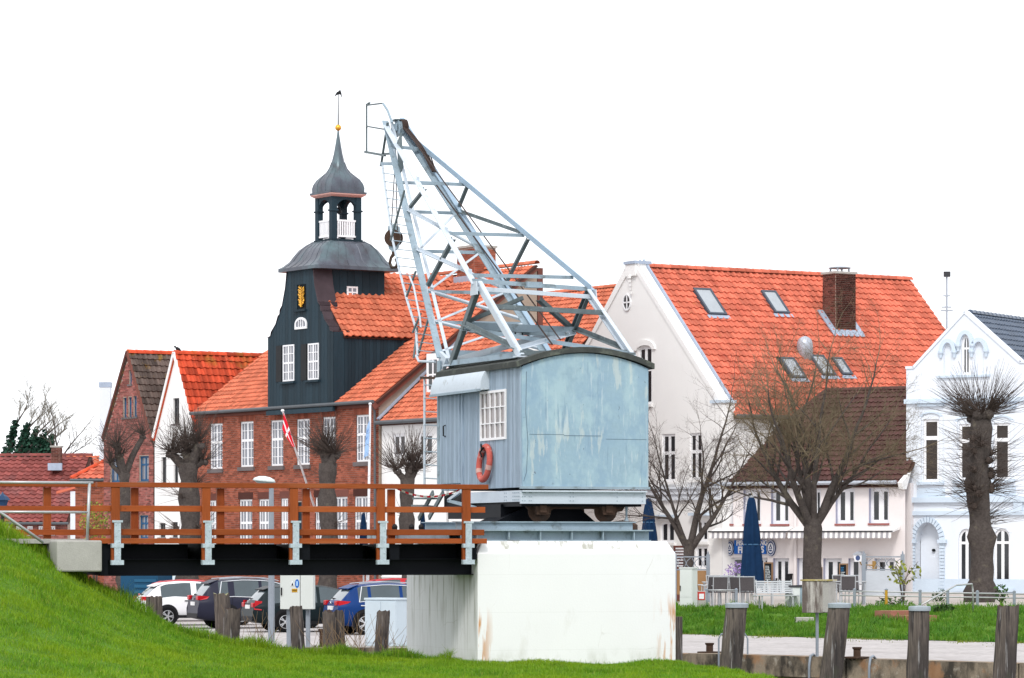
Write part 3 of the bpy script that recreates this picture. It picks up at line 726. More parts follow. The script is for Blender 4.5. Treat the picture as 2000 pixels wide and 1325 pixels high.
def loft(levels, mat, nm, N_=48):
    rings = [[(x, y, z) for x, y in ring(h_, h_, rn, N_)] for h_, rn, z in levels]; m = MB()
    m.add([p for r_ in rings for p in r_], [(i * N_ + k, i * N_ + (k + 1) % N_, (i + 1) * N_ + (k + 1) % N_, (i + 1) * N_ + k) for i in range(len(rings) - 1) for k in range(N_)] + [tuple((len(rings) - 1) * N_ + k for k in range(N_)), tuple(range(N_))[::-1]])
    return m.build(nm, mat, mh, smooth='auto'), rings
loft([(.69, 0, z_c - .16), (.80, 0, z_c - .09), (.83, 0, z_c - .07), (.83, 0, z_c - .03)], pinkwood, 'dome_cornice')
loft([(.845, 0, z_c - .03), (.85, 0, z_c + .05)], copper_m, 'dome_rim')
dm, rings = loft([(.79, .1, z_c + .05), (.80, .12, z_c + .09 * HH), (.78, .2, z_c + .15 * HH), (.70, .3, z_c + .22 * HH), (.57, .45, z_c + .28 * HH), (.44, .6, z_c + .335 * HH), (.33, .8, z_c + .41 * HH), (.25, 1, z_c + .50 * HH), (.17, 1, z_c + .63 * HH), (.11, 1, z_c + .77 * HH), (.055, 1, z_c + .91 * HH), (.03, 1, ztip)], copper_m, 'onion_dome')
sm = MB()
for k in range(0, 48, 3): sm.tube([rings[i][k] for i in range(0, 8)], .014, 4)
sm.build('standing_seam', copper_m, dm)
zbl = fm.hy(659, 250, yc)[1]
MB().lathe([(.13 * math.sin(math.pi * i / 8), -.13 * math.cos(math.pi * i / 8)) for i in range(9)], 14, (tc, yc, zbl)).build('gilded_ball', gold_m, mh, smooth=True)
zv = fm.hy(659, 184, yc)[1]
MB().tube([(tc, yc, zbl + .1), (tc, yc, zv)], [.03, .018], 6).build('vane_rod', black_m, mh)
MB().prism([(-.16, -.10), (-.06, .06), (.02, .10), (.08, .16), (.13, .05), (.16, -.18), (.08, -.02), (-.02, -.03)], lambda a, b_, d: (tc + a * .545 + d * .84, yc + a * .84 - d * .545, zv + b_ * 1.1), -.02, .02).build('weather_vane', black_m, mh)

# ---------------------------------------------------------------- white annex to the right of the brick house
an = thing('white_annex', 'low white house with bright red tiled roof beside the brick house gable', 'house', fm)
ez = fm.hy(800, 818)[1]; ax1 = 5.0; ay = 4.0; azr = ez + 3.5
aw = [wpx(fm, 762, 847, 787, 893), wpx(fm, 812, 846, 840, 893)]
wall(an, 'wall', [white_render, white_render], [(.05, ez), (ax1, ez)], 0, aw, y=.1)
for h in aw: window(an, h['x0'], h['x1'], h['z0'], h['z1'], .16, v=[(.5, .12)], fw=.12)
for zz in (1.2, 2.0, 2.9): MB().box(.05, ax1, .06, .1, zz, zz + .05).build('string_course', white_render, an)
ASL = math.hypot(ay, azr - ez); arf = plane_poly(an, 'roof', underlay, (0, .1, ez), (1, 0, 0), (0, ay, azr - ez), [(.12, -.25), (ax1, -.25), (ax1, ASL), (.12, ASL)], .08)
tiles(arf, (0, .1, ez), (1, 0, 0), (0, ay, azr - ez), [(.16, -.25), (ax1, -.25), (ax1, ASL), (.16, ASL)], .24, .31, tile_or)
MB().box(.05, ax1, .1 + ay, .3 + ay, 0, azr - .05).build('rear_wall', white_render, an)
MB().beam((.10, -.1, ez + .05), (.10, ay, azr + .12), .18, .06, up=(0, -.5, 1)).build('lead_flashing', lead_m, an)
MB().tube([(.05, -.2, ez - .1), (ax1, -.2, ez - .1)], .08, 8).build('gutter', gutter_m, an)
MB().prism([(0, 0), (ay, 0), (ay, azr - .1), (0, ez - .02)], lambda a, b_, d: (ax1 + d, a + .1, b_), -.2, 0).build('gable_wall', white_render, an)
ridge_tiles(arf, (.1, .1 + ay, azr + .05), (ax1, .1 + ay, azr + .05), tile_or, .13, .38)
dw0 = fm.hy(834, 735, 1.2); dw1 = fm.hy(856, 735, 1.2); dzt = fm.hy(845, 698, 1.2)[1]; dzb = fm.hy(845, 766, 1.2)[1]
dm_ = MB().box(dw0[0] - .12, dw1[0] + .12, 1.25, 4.0, dzb - .1, dzt + .15).build('dormer', white_paint, an)
window(an, dw0[0], dw1[0], dzb, dzt, 1.2, v=[(.5, .08)], h=[(.5, .06)], fw=.1)
# ---------------------------------------------------------------- roof of the house behind the annex
fr_ = Fr((5.4, 156.3, 0), -57)       # right end of its ridge
rh = thing('rear_house', 'orange tiled roof rising behind the crane jib beyond the white annex', 'house', fr_)
rz = EYE + (1068 - 561) * 157 / F; rsl = math.hypot(8.2, rz - 5.8)
plane_poly(rh, 'roof', underlay, (0, -8.2, 5.8), (1, 0, 0), (0, 8.2, rz - 5.8), [(-9, 0), (0, 0), (0, rsl), (-9, rsl)], .08)
rrf = rh.children[0]
tiles(rrf, (0, -8.2, 5.8), (1, 0, 0), (0, 8.2, rz - 5.8), [(-9, 0), (0, 0), (0, rsl), (-9, rsl)], .24, .31, tile_or)
ridge_tiles(rrf, (-9, 0, rz + .05), (0, 0, rz + .05), tile_or, .13, .38)
MB().box(-9, 0, -8.0, -.2, 0, 5.75).build('wall', brick_m, rh)
MB().box(-9, -.02, -.02, .2, 0, rz - .1).build('rear_wall', brick_m, rh)

# ---------------------------------------------------------------- white gabled house with the long red roof
f3 = Fr(Vector((410 * 143 / F, 143, 0)), -58)
h3 = thing('gable_house', 'white gabled house with long bright red roof and roof windows', 'house', f3)
e3 = f3.hx(1410, 803, 0)[1]; w3 = 6.4
r3z = f3.hy(1240, 524, .2)[1]; L3 = 14.5
k3 = (r3z - e3) / w3
gx0 = -2 * w3
# openings of the gable front
G3 = [dict(wpx(f3, 1247, 684, 1273, 790), arch=.14), dict(wpx(f3, 1293, 848, 1319, 941)), dict(wpx(f3, 1347, 846, 1371, 937)),
      dict(wpx(f3, 1290, 1026, 1317, 1060), arch=.15), dict(wpx(f3, 1359, 1022, 1382, 1058), arch=.12), dict(wpx(f3, 1359, 1067, 1382, 1110))]
ov = wpx(f3, 1219, 577, 1232, 605)
top3 = [(gx0, e3), (-w3, r3z + .35), (0, e3)]
top3 = [(gx0, e3), (gx0 + .02, e3 + .3), (-w3 - .3, r3z + .3), (-w3 + .3, r3z + .3), (-.02, e3 + .3), (0, e3)]
wall(h3, 'wall', [white_render, white_render], top3, 0, G3 + [dict(ov, z1=(ov['z0'] + ov['z1']) / 2, z0=(ov['z0'] + ov['z1']) / 2 - .001)] if False else G3, depth=.16)
for i, h in enumerate(G3):
    window(h3, h['x0'], h['x1'], h['z0'], h['z1'], .05, v=[(.5, .16)], h=[(.60, .13)] if i < 3 else [], fw=.1, arch=h.get('arch', 0))
    MB().box(h['x0'] - .1, h['x1'] + .1, -.09, .05, h['z0'] - .12, h['z0'] - .01).build('window_sill', white_render, h3)
for h in G3[:1]:
    c_ = (h['x0'] + h['x1']) / 2; hm_ = MB(); n = 10; hw = (h['x1'] - h['x0']) / 2 + .08
    for i in range(n):
        a0, a1 = math.pi * i / n, math.pi * (i + 1) / n
        q = [(c_ - math.cos(a) * (hw + o_), h['z1'] + math.sin(a) * (h['arch'] + .06 + o_)) for a, o_ in ((a0, 0), (a1, 0), (a1, .22), (a0, .22))]
        hm_.prism(q, XZ, -.07, .0)
    hm_.build('hood_mould', white_render, h3, fix=True)
for h in G3[3:5]:
    MB().box(h['x0'] - .25, h['x1'] + .25, -.22, 0, h['z1'] + .3, h['z1'] + .42).build('lintel_shelf', pale_trim, h3)
# oval window
oc = ((ov['x0'] + ov['x1']) / 2, (ov['z0'] + ov['z1']) / 2); orx = (ov['x1'] - ov['x0']) / 2; orz = (ov['z1'] - ov['z0']) / 2
o_ = MB(); n = 20
for i in range(n):
    a0, a1 = 2 * math.pi * i / n, 2 * math.pi * (i + 1) / n
    q = [(oc[0] + math.cos(a) * orx * s_, oc[1] + math.sin(a) * orz * s_) for a, s_ in ((a0, 1), (a1, 1), (a1, 1.18), (a0, 1.18))]
    o_.prism(q, XZ, -.06, -.002)
o_.box(oc[0] - .03, oc[0] + .03, -.05, -.02, oc[1] - orz, oc[1] + orz); o_.box(oc[0] - orx, oc[0] + orx, -.05, -.02, oc[1] - .03, oc[1] + .03)
ow_ = o_.build('window', white_paint, h3, fix=True)
MB().prism([(oc[0] + math.cos(2 * math.pi * i / n) * orx, oc[1] + math.sin(2 * math.pi * i / n) * orz) for i in range(n)], XZ, -.015, -.004).build('pane', glass_d, ow_, fix=True)
# copings, apex block, kneeler, cornice
for sgn, xa in ((1, 0), (-1, gx0)):
    p = Vector((xa, .2, e3 + .22)); q = Vector((-w3, .2, r3z + .22))
    up = Vector((sgn * k3, 0, 1)).normalized()
    MB().beam(p, q, .50, .20, up=up).build('coping', white_render, h3)
    MB().beam(p + up * .1 + Vector((0, .29, 0)), q + up * .1 + Vector((0, .29, 0)), .06, .22, up=up).build('coping_flashing', lead_m, h3)
zt3 = f3.hy(1226, 513, -.1)[1]
ap = MB().box(-w3 - .36, -w3 + .36, -.12, .62, r3z - .35, zt3 - .08).build('apex_block', white_render, h3)
MB().box(-w3 - .42, -w3 + .42, -.17, .68, zt3 - .08, zt3 + .04).build('apex_cap', lead_m, ap)
for k in range(5): MB().box(-w3 - .08, -w3 + .08, -.20 + k * .03, -.12, r3z - .45 - k * .16, r3z - .35 - k * .16).build('corbel_step', white_render, ap)
MB().box(-.55, .12, -.10, .55, e3 - 1.1, e3 + .32).build('kneeler', white_render, h3)
MB().box(-.62, .18, -.16, .6, e3 + .32, e3 + .44).build('kneeler_cap', pale_trim, h3)
zc = f3.hy(1330, 962, 0)[1]
MB().box(gx0, .02, -.16, 0, zc - .08, zc + .14).box(gx0, .02, -.24, -.0, zc + .14, zc + .22).box(gx0, .02, -.10, 0, zc - .32, zc - .08).build('cornice', pale_render, h3)
# side walls and the big roof
MB().box(-.3, -.002, .02, L3, 0, e3 - .05).build('side_wall', white_render, h3)
MB().box(gx0 + .002, gx0 + .3, .02, L3, 0, e3 - .05).build('side_wall', white_render, h3)
S3 = Vector((-w3, 0, r3z - e3)); SL3 = S3.length
rpoly = [(.48, -.35), (L3 + .1, -.35), (L3 + .1, SL3), (.48, SL3)]
# roof windows: rectangles given by their photograph corners on the slope plane
N3 = Vector((0, 1, 0)).cross(S3.normalized())
def on_slope(px_, py_):
    o, d = f3._ray(px_, py_); O = Vector((0, 0, e3 + .09)); t = (O - o).dot(N3) / d.dot(N3); q = o + d * t - O
    return q.y, q.dot(S3.normalized())
RW = []
for (tlx, tly, trx, try_, brx, bry, blx, bly) in [(1354, 565, 1389, 564, 1414, 616, 1380, 613), (1488, 569, 1516, 569, 1537, 613, 1508, 611), (1520, 700, 1548, 699, 1572, 738, 1546, 738), (1581, 695, 1608, 694, 1628, 733, 1603, 733), (1626, 700, 1645, 699, 1660, 732, 1640, 732)]:
    P = [on_slope(tlx, tly), on_slope(trx, try_), on_slope(brx, bry), on_slope(blx, bly)]
    RW.append(((P[0][0] + P[3][0]) / 2, (P[1][0] + P[2][0]) / 2, (P[2][1] + P[3][1]) / 2, (P[0][1] + P[1][1]) / 2))
r3 = plane_poly(h3, 'roof', underlay, (0, 0, e3), (0, 1, 0), S3, rpoly, .1)
tiles(r3, (0, 0, e3), (0, 1, 0), S3, rpoly, .30, .37, tile_red, single=300, holes=RW)
ridge_tiles(r3, (-w3, .6, r3z + .06), (-w3, L3 + .1, r3z + .06), tile_red, .15, .42)
plane_poly(h3, 'rear_roof', tile_red, (gx0, 0, e3), (0, -1, 0), (w3, 0, r3z - e3), [(-L3, -.2), (-.45, -.2), (-.45, SL3), (-L3, SL3)], .1)
MB().tube([(.35, .5, e3 - .2), (.35, L3, e3 - .2)], .08, 8).build('gutter', gutter_m, h3)
u_, s_ = Vector((0, 1, 0)), S3.normalized()
for (a0, a1, b0, b1) in RW:
    O = Vector((0, 0, e3)); b = MB(); t = .09
    for (p0, p1, q0, q1) in ((a0, a0 + t, b0, b1), (a1 - t, a1, b0, b1), (a0 + t, a1 - t, b0, b0 + t), (a0 + t, a1 - t, b1 - t, b1)):
        b.obox(O + u_ * (p0 + p1) / 2 + s_ * (q0 + q1) / 2 + N3 * .10, u_ * (p1 - p0) / 2, s_ * (q1 - q0) / 2, N3 * .07)
    f_ = b.build('roof_window', M('roof_window_frame', (.07, .085, .11), .5), h3)
    MB().obox(O + u_ * (a0 + a1) / 2 + s_ * (b0 + b1) / 2 + N3 * .13, u_ * ((a1 - a0) / 2 - t), s_ * ((b1 - b0) / 2 - t), N3 * .015).build('pane', glass_sky, f_)
    MB().obox(O + u_ * (a0 + a1) / 2 + s_ * (b0 - .12) + N3 * .1, u_ * ((a1 - a0) / 2 + .1), s_ * .10, N3 * .012).build('flashing', lead_m, f_)
# chimney through the slope
ca, cb = on_slope(1640, 628); ca0 = on_slope(1616, 628)[0]; ca1 = on_slope(1664, 628)[0]
cx3 = -cb * w3 / SL3; czz = e3 + cb * (r3z - e3) / SL3
zct = f3.hx(1640, 535, cx3 + .3)[1]
cy0, cy1 = ca - .55, ca + .5
ch3 = chimney(h3, cx3 - .45, cx3 + .45, cy0, cy1, czz - .8, zct, brickdark_m, conc_m)
bricks(ch3, [(0, zct - .02), (cy1 - cy0, zct - .02)], czz - .8, [], 0, brickdark_m, fn=lambda x, yy, z: (cx3 + .45 - yy, cy0 + x, z))
cc = MB()
for ix in (-.25, .25):
    for iy in (-.3, .3): cc.box(cx3 + ix - .03, cx3 + ix + .03, ca + iy - .03, ca + iy + .03, zct + .08, zct + .24)
cc.build('cowl_leg', zinc_m, ch3, kind='stuff')
MB().lathe([(.45, 0), (.50, .03), (.4, .08), (0.02, .11)], 14, (cx3, ca, zct + .24)).build('cowl', zinc_m, ch3)
for (a_, b_, c_, d_) in ((cy0 - .3, cy1 + .3, cb - .95, cb - .55),):
    O = Vector((0, 0, e3)); MB().obox(O + u_ * (a_ + b_) / 2 + s_ * (c_ + d_) / 2 + N3 * .11, u_ * (b_ - a_) / 2, s_ * (d_ - c_) / 2, N3 * .014).build('flashing', lead_m, ch3)
for a_ in (cy0 - .16, cy1 + .16): MB().obox(Vector((0, 0, e3)) + u_ * a_ + s_ * cb + N3 * .10, u_ * .14, s_ * .7, N3 * .03).build('flashing', lead_m, ch3)
# domed skylight cowl above the lower roof windows
da, db = on_slope(1572, 690)
dq = Vector((0, da, e3)) + s_ * db
MB().lathe([(.34, -.5), (.34, .35), (.33, .5), (.27, .66), (.15, .76), (0.01, .80)], 14, dq).build('roof_vent', zinc_m, h3, smooth=True)

# ---------------------------------------------------------------- the pink cafe
f4 = Fr(Vector((768 * 139 / F, 139, TZ)), -33)
h4 = thing('cafe', 'pale pink two storey cafe with dark brown roof and striped awnings', 'cafe', f4)
x4 = f4.hy(1386, 960)[0]; e4 = f4.hy(1700, 909)[1] - TZ; d4 = 3.7; r4 = f4.hy(1690, 735, d4)[1] - TZ
def w4(l, t, r, b_):
    h = wpx(f4, l, t, r, b_); h['z0'] -= TZ; h['z1'] -= TZ; return h
U4 = [w4(1400, 928, 1432, 994), w4(1452, 928, 1486, 994), w4(1506, 927, 1541, 994), w4(1571, 926, 1603, 993), w4(1632, 925, 1669, 993), w4(1697, 924, 1736, 992)]
D4 = [w4(1397, 1060, 1499, 1140), w4(1510, 1061, 1541, 1142), w4(1557, 1061, 1594, 1136), w4(1608, 1061, 1644, 1136), w4(1657, 1061, 1695, 1136), w4(1708, 1061, 1748, 1136)]
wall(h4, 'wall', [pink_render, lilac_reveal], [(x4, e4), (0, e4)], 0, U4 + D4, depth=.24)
for h in U4:
    window(h4, h['x0'], h['x1'], h['z0'], h['z1'], .17, v=[(.53, .22)], fw=.13)
    MB().box(h['x0'] - .02, h['x1'] + .02, -.06, .16, h['z0'] - .08, h['z0'] - .005).build('window_sill', redsill_m, h4)
# big shop window, door, three casements
h = D4[0]; xm = h['x0'] + (h['x1'] - h['x0']) * .80
window(h4, h['x0'], xm, h['z0'], h['z1'], .17, fw=.09, panegl=M('cafe_glass', (.10, .115, .12), .06, var=.4, vs=.9, spec=.6))
window(h4, xm, h['x1'], h['z0'], h['z1'], .17, v=[(.5, .1)], fw=.12)
h = D4[1]; dq_ = window(h4, h['x0'], h['x1'], h['z0'], h['z1'], .17, v=[(.5, .15)], fw=.13, name='door')
MB().box(h['x0'] + .05, h['x0'] + .10, .12, .17, h['z0'] + .6, h['z0'] + .85).build('handle', black_m, dq_)
for h in D4[2:]:
    window(h4, h['x0'], h['x1'], h['z0'], h['z1'], .17, v=[(.53, .2)], fw=.14)
    MB().box(h['x0'] - .02, h['x1'] + .02, -.06, .16, h['z0'] - .08, h['z0'] - .005).build('window_sill', redsill_m, h4)
MB().box(x4 + .01, -.01, .5, d4 * 1.9, 0, e4 - .1).build('body', pink_render, h4)
# purple flowers seen in the shop window stand in front of it
S4 = Vector((0, d4, r4 - e4)); SL4 = S4.length; hip = 3.3
p4 = [(x4 - .1, -.3), (.05, -.3), (.05, SL4), (x4 + hip, SL4)]
rf4 = plane_poly(h4, 'roof', underlay, (0, 0, e4), (1, 0, 0), S4, p4, .08)
tiles(rf4, (0, 0, e4), (1, 0, 0), S4, p4, .20, .28, tile_brown)
HL = Vector((hip, 0, r4 - e4)); plane_poly(h4, 'hip_roof', tile_brown, (x4 - .05, 0, e4), (0, -1, 0), HL, [(-d4 * 2, -.1), (.2, -.1), (-d4, HL.length)], .08)
MB().prism([(d4, r4), (2 * d4, e4), (2 * d4, e4 - .1), (d4, r4 - .1)], lambda a, b_, d: (d, a, b_), x4 + hip, .05).build('rear_roof', tile_brown, h4, fix=True)
ridge_tiles(rf4, (x4 + hip, d4, r4 + .04), (.0, d4, r4 + .04), tile_brown, .12, .36)
ridge_tiles(rf4, (x4 - .1, -.25, e4 - .12), (x4 + hip, d4, r4 + .04), tile_brown, .10, .36)
MB().tube([(x4 - .1, -.38, e4 - .08), (-.2, -.38, e4 - .08)], .075, 8).build('gutter', zinc_m, h4)
MB().prism([(-.3, e4 - .35), (.0, e4 - .35), (.4, e4 + .35), (-.42, e4 - .10)], lambda a, b_, d: (d, a, b_), -.12, .06).build('verge_end', white_render, h4)
MB().tube([(f4.hy(1555, 1020)[0], -.08, e4 - .4), (f4.hy(1555, 1020)[0], -.08, .1)], .06, 8).build('downpipe', pink_render, h4)
# awnings: striped valance, cassette and arms
za = f4.hy(1560, 1010)[1] - TZ
for (pl, pr) in ((1392, 1541), (1545, 1747)):
    xa = f4.hy(pl, 1010, -.5)[0]; xb = f4.hy(pr, 1010, -.5)[0]
    MB().prism([(-.02, za + .22), (-.75, za + .02), (-.75, za - .03), (-.02, za + .10)], lambda a, b_, d: (d, a, b_), xa, xb).build('awning', awning_m, h4, fix=True)
    aw_ = h4.children[-1]
    n = int((xb - xa) / .115); st = (xb - xa) / n
    for mt, off in ((awning_m, 0), (awning_g, 1)):
        b = MB()
        for k in range(off, n, 2): b.add([(xa + st * k, -.76, za), (xa + st * (k + 1), -.76, za), (xa + st * (k + 1), -.79, za - .22), (xa + st * (k + .5), -.795, za - .26), (xa + st * k, -.79, za - .22)], [(0, 1, 2, 3, 4)])
        b.build('valance_stripe', mt, aw_, kind='stuff')
    MB().box(xa - .05, xb + .05, -.80, -.74, za - .0, za + .05).build('front_bar', dark_frame, aw_)
# sign board with lettering and the two round emblems
zs = f4.hy(1478, 1040)[1] - TZ
sx0 = f4.hy(1436, 1040)[0]; sx1 = f4.hy(1498, 1040)[0]; sz0 = f4.hy(1468, 1053)[1] - TZ; sz1 = f4.hy(1468, 1026)[1] - TZ
sg = tag(MB().box(sx0, sx1, -.09, -.02, sz0, sz1).build('shop_sign', signblue), 'blue shop sign with white lettering above the cafe window', 'sign')
free(sg, f4)
def letters(txt, x, y, z, size, mat, parent, ang=0, align='LEFT', sx=1.0):
    c = bpy.data.curves.new('lettering', 'FONT'); c.body = txt; c.size = size; c.extrude = .006; c.align_x = align; c.offset = .012 * size / .3
    o = bpy.data.objects.new('lettering', c); col.objects.link(o); c.materials.append(mat)
    o.rotation_euler = (R(90), 0, ang); o.scale = (sx, 1, 1); o.location = (x, y, z)
    bpy.context.view_layer.update()
    me = bpy.data.meshes.new_from_object(o); me.transform(o.matrix_world); me.materials.clear(); me.materials.append(mat)
    bpy.data.objects.remove(o); bpy.data.curves.remove(c); me.name = 'lettering'
    o = bpy.data.objects.new('lettering', me); col.objects.link(o)
    if parent: o.parent = parent
    return o
for txt, px_, py_, sz_ in (('FISC', 1438, 1036, .27), ('NG', 1484, 1035.5, .27), ('FIS', 1441, 1051, .36), ('S', 1486, 1050, .36)):
    x_, z_ = f4.hy(px_, py_, -.1); letters(txt, x_, -.10, z_ - TZ, sz_, signwhite, sg, sx=.86)
for (pl, pt, pr, pb, lb) in ((1420, 1027, 1435, 1056, 'left'), (1499, 1025, 1516, 1057, 'right')):
    h = w4(pl, pt, pr, pb); cx_, cz_ = (h['x0'] + h['x1']) / 2, (h['z0'] + h['z1']) / 2; rx, rz_ = (h['x1'] - h['x0']) / 2, (h['z1'] - h['z0']) / 2
    def el(s_, n=24): return [(cx_ + math.cos(2 * math.pi * i / n) * rx * s_, cz_ + math.sin(2 * math.pi * i / n) * rz_ * s_) for i in range(n)]
    em_ = MB().prism(el(1), XZ, -.10, -.03).build('emblem', M('emblem_navy', (.06, .09, .20), .5), None, fix=True)
    free(em_, f4); tag(em_, 'oval navy and white emblem plate at the %s end of the blue shop sign' % lb, 'sign')
    rg = MB(); A, B = el(.92), el(.84)
    for i in range(24): rg.prism([A[i], A[(i + 1) % 24], B[(i + 1) % 24], B[i]], XZ, -.106, -.10)
    rg.build('ring', signwhite, em_, fix=True)
    MB().prism(el(.62), XZ, -.106, -.10).build('field', signwhite, em_, fix=True)
    MB().prism([(cx_ - rx * .42, cz_ - rz_ * .12), (cx_ + rx * .42, cz_ - rz_ * .12), (cx_, cz_ + rz_ * .5)], XZ, -.112, -.106).box(cx_ - rx * .3, cx_ + rx * .3, -.112, -.106, cz_ - rz_ * .42, cz_ - rz_ * .22).build('mark', M('emblem_navy', (.06, .09, .20)), em_, fix=True)
    MB().prism([(cx_ - rx * .16, cz_ - rz_ * .04), (cx_ + rx * .16, cz_ - rz_ * .04), (cx_, cz_ + rz_ * .2)], XZ, -.117, -.112).build('mark', signwhite, em_, fix=True)
# menu boards
for (l, t_, r_, b_, inky, lb) in ((1494, 1069, 1511, 1110, chalk_m, 'chalk menu board with white writing left of the cafe door'), (1594, 1078, 1607, 1118, chalk_m, 'menu board half hidden behind the big bare tree trunk'), (1641, 1071, 1657, 1112, M('blue_chalk', (.03, .16, .34), .9), 'chalk menu board with blue heading between two cafe windows')):
    h = w4(l, t_, r_, b_); bo = MB().box(h['x0'], h['x1'], -.09, -.03, h['z0'], h['z1']).build('menu_board', frame_wood); free(bo, f4); tag(bo, lb, 'menu board')
    MB().box(h['x0'] + .05, h['x1'] - .05, -.098, -.09, h['z0'] + .05, h['z1'] - .05).build('slate', board_m, bo)
    for mt, ks in ((inky, range(0, 3)), (chalk_m, range(3, 9))):
        b = MB()
        for k in ks:
            z = h['z1'] - .16 - k * (h['z1'] - h['z0'] - .25) / 9; x = h['x0'] + .08; xe = h['x1'] - .08 - rng.random() * .1
            while x < xe: l_ = rng.uniform(.02, .06); b.box(x, min(x + l_, xe), -.101, -.098, z - .012 - rng.random() * .012, z + .012 + rng.random() * .012); x += l_ + .018
        b.build('writing', mt, bo, kind='stuff')
for (l, t_, r_, b_, lb) in ((1539, 1093, 1548, 1115, 'black letter box right of the cafe door'), (1510, 1106, 1516, 1121, 'small black letter box left of the cafe door')):
    h = w4(l, t_, r_, b_); o = MB().box(h['x0'], h['x1'], -.14, -.003, h['z0'], h['z1']).prism([(h['x0'] - .02, h['z1']), (h['x1'] + .02, h['z1']), (h['x1'] + .02, h['z1'] + .04), (h['x0'] - .02, h['z1'] + .03)], XZ, -.17, -.003).build('letter_box', trim_m, fix=True); free(o, f4); tag(o, lb, 'letter box')
# hanging lantern by the last windows
h = w4(1681, 1051, 1699, 1067); lx = (h['x0'] + h['x1']) / 2
lt_ = MB().prism([(h['x0'] + .06, h['z0']), (h['x1'] - .06, h['z0']), (h['x1'], h['z1'] - .05), (h['x0'], h['z1'] - .05)], XZ, -.62, -.30).build('wall_lantern', signwhite, fix=True); free(lt_, f4)
tag(lt_, 'white box lantern with round emblems on a brass wall arm', 'lantern')
MB().prism([(h['x0'] - .04, h['z1'] - .05), (h['x1'] + .04, h['z1'] - .05), (lx, h['z1'] + .08)], XZ, -.66, -.26).build('cap', zinc_m, lt_, fix=True)
MB().lathe([(.10, 0), (.10, .01)], 14, (0, 0, 0)).build('emblem_disc', M('emblem_navy', (.06, .09, .20)), lt_); d0 = lt_.children[-1]; d0.location = (lx, -.622, (h['z0'] + h['z1']) / 2 - .02); d0.rotation_euler = (R(90), 0, 0)
MB().tube([(lx, -.46, h['z0']), (lx + .05, -.44, h['z0'] - .12), (lx + .42, -.1, h['z0'] - .15)], .03, 6).box(lx + .36, lx + .5, -.1, -.003, h['z0'] - .35, h['z0'] + .02).build('arm', M('brass', (.42, .26, .09), .4, metal=.5), lt_)

# ---------------------------------------------------------------- tall pale blue white town house on the right
f5 = Fr(Vector((1004 * 137.2 / F, 137.2, TZ)), -31)
h5 = thing('town_house', 'tall bluish white town house with arched door and stepped gable niches', 'house', f5)
x5 = f5.hy(1770, 800)[0]
def w5(l, t, r, b_, arch=0):
    h = wpx(f5, l, t, r, b_); h['z0'] -= TZ; h['z1'] -= TZ
    if arch: h['arch'] = arch
    return h
z5s = f5.hy(1782, 688)[1] - TZ; z5a = f5.hy(1884, 579)[1] - TZ; xa5 = f5.hy(1884, 579)[0]; xs0 = f5.hy(1784, 688)[0]; xs1 = f5.hy(1993, 680)[0]
U5 = [w5(1803, 789, 1834, 911), w5(1873, 798, 1902, 908), w5(1941, 796, 1972, 906)]
G5 = [w5(1872, 1022, 1902, 1118, .38), w5(1941, 1021, 1973, 1118, .38)]
D5 = dict(w5(1788, 1028, 1836, 1158, .75), depth=.45)
N5 = [dict(w5(1877, 645, 1895, 702, .42)), dict(w5(1843, 658, 1860, 703, .35), depth=.08), dict(w5(1903, 656, 1922, 702, .35), depth=.08)]
t5 = [(x5, z5s), (xs0, z5s), (xa5, z5a), (xs1, z5s + .1), (0, z5s + .1)]
wall(h5, 'wall', [pale_render, pale_render], t5, 0, U5 + G5 + [D5] + N5, depth=.18)
for h in N5[1:]: MB().box(h['x0'] - .05, h['x1'] + .05, .081, .1, h['z0'], h['z1'] + .4).build('niche_back', pale_render, h5)
for h in U5:
    window(h5, h['x0'], h['x1'], h['z0'], h['z1'], .06, h=[(.70, .15)], fw=.10, mats=(white_paint, M('brownish_glass', (.05, .042, .038), .06, var=.4, vs=1.5)))
    c_ = (h['x0'] + h['x1']) / 2; b = MB(); n = 10
    for i in range(n):
        a0, a1 = math.pi * (.16 + .68 * i / n), math.pi * (.16 + .68 * (i + 1) / n); hw = (h['x1'] - h['x0']) / 2 + .12
        b.prism([(c_ - math.cos(a) * (hw + o_), h['z1'] - .02 + math.sin(a) * (.26 + o_ * .6)) for a, o_ in ((a0, 0), (a1, 0), (a1, .1), (a0, .1))], XZ, -.06, 0)
    b.build('hood_mould', pale_trim, h5, fix=True)
    b = MB(); b.box(h['x0'] - .18, h['x0'] - .06, -.05, 0, h['z0'], h['z1'] + .1).build('window_pilaster', pale_render, h5); MB().box(h['x1'] + .06, h['x1'] + .18, -.05, 0, h['z0'], h['z1'] + .1).build('window_pilaster', pale_render, h5)
    MB().box(h['x0'] - .22, h['x1'] + .22, -.14, 0, h['z0'] - .12, h['z0'] - .005).build('window_sill', pale_trim, h5)
    MB().box(h['x0'] - .25, h['x1'] + .25, -.03, 0, h['z0'] - .62, h['z0'] - .25).build('apron_panel', pale_trim, h5)
    MB().box(h['x0'] - .3, h['x1'] + .3, -.20, 0, h['z1'] + .62, h['z1'] + .72).box(h['x0'] - .22, h['x1'] + .22, -.12, 0, h['z1'] + .5, h['z1'] + .62).build('cornice_hood', pale_trim, h5)
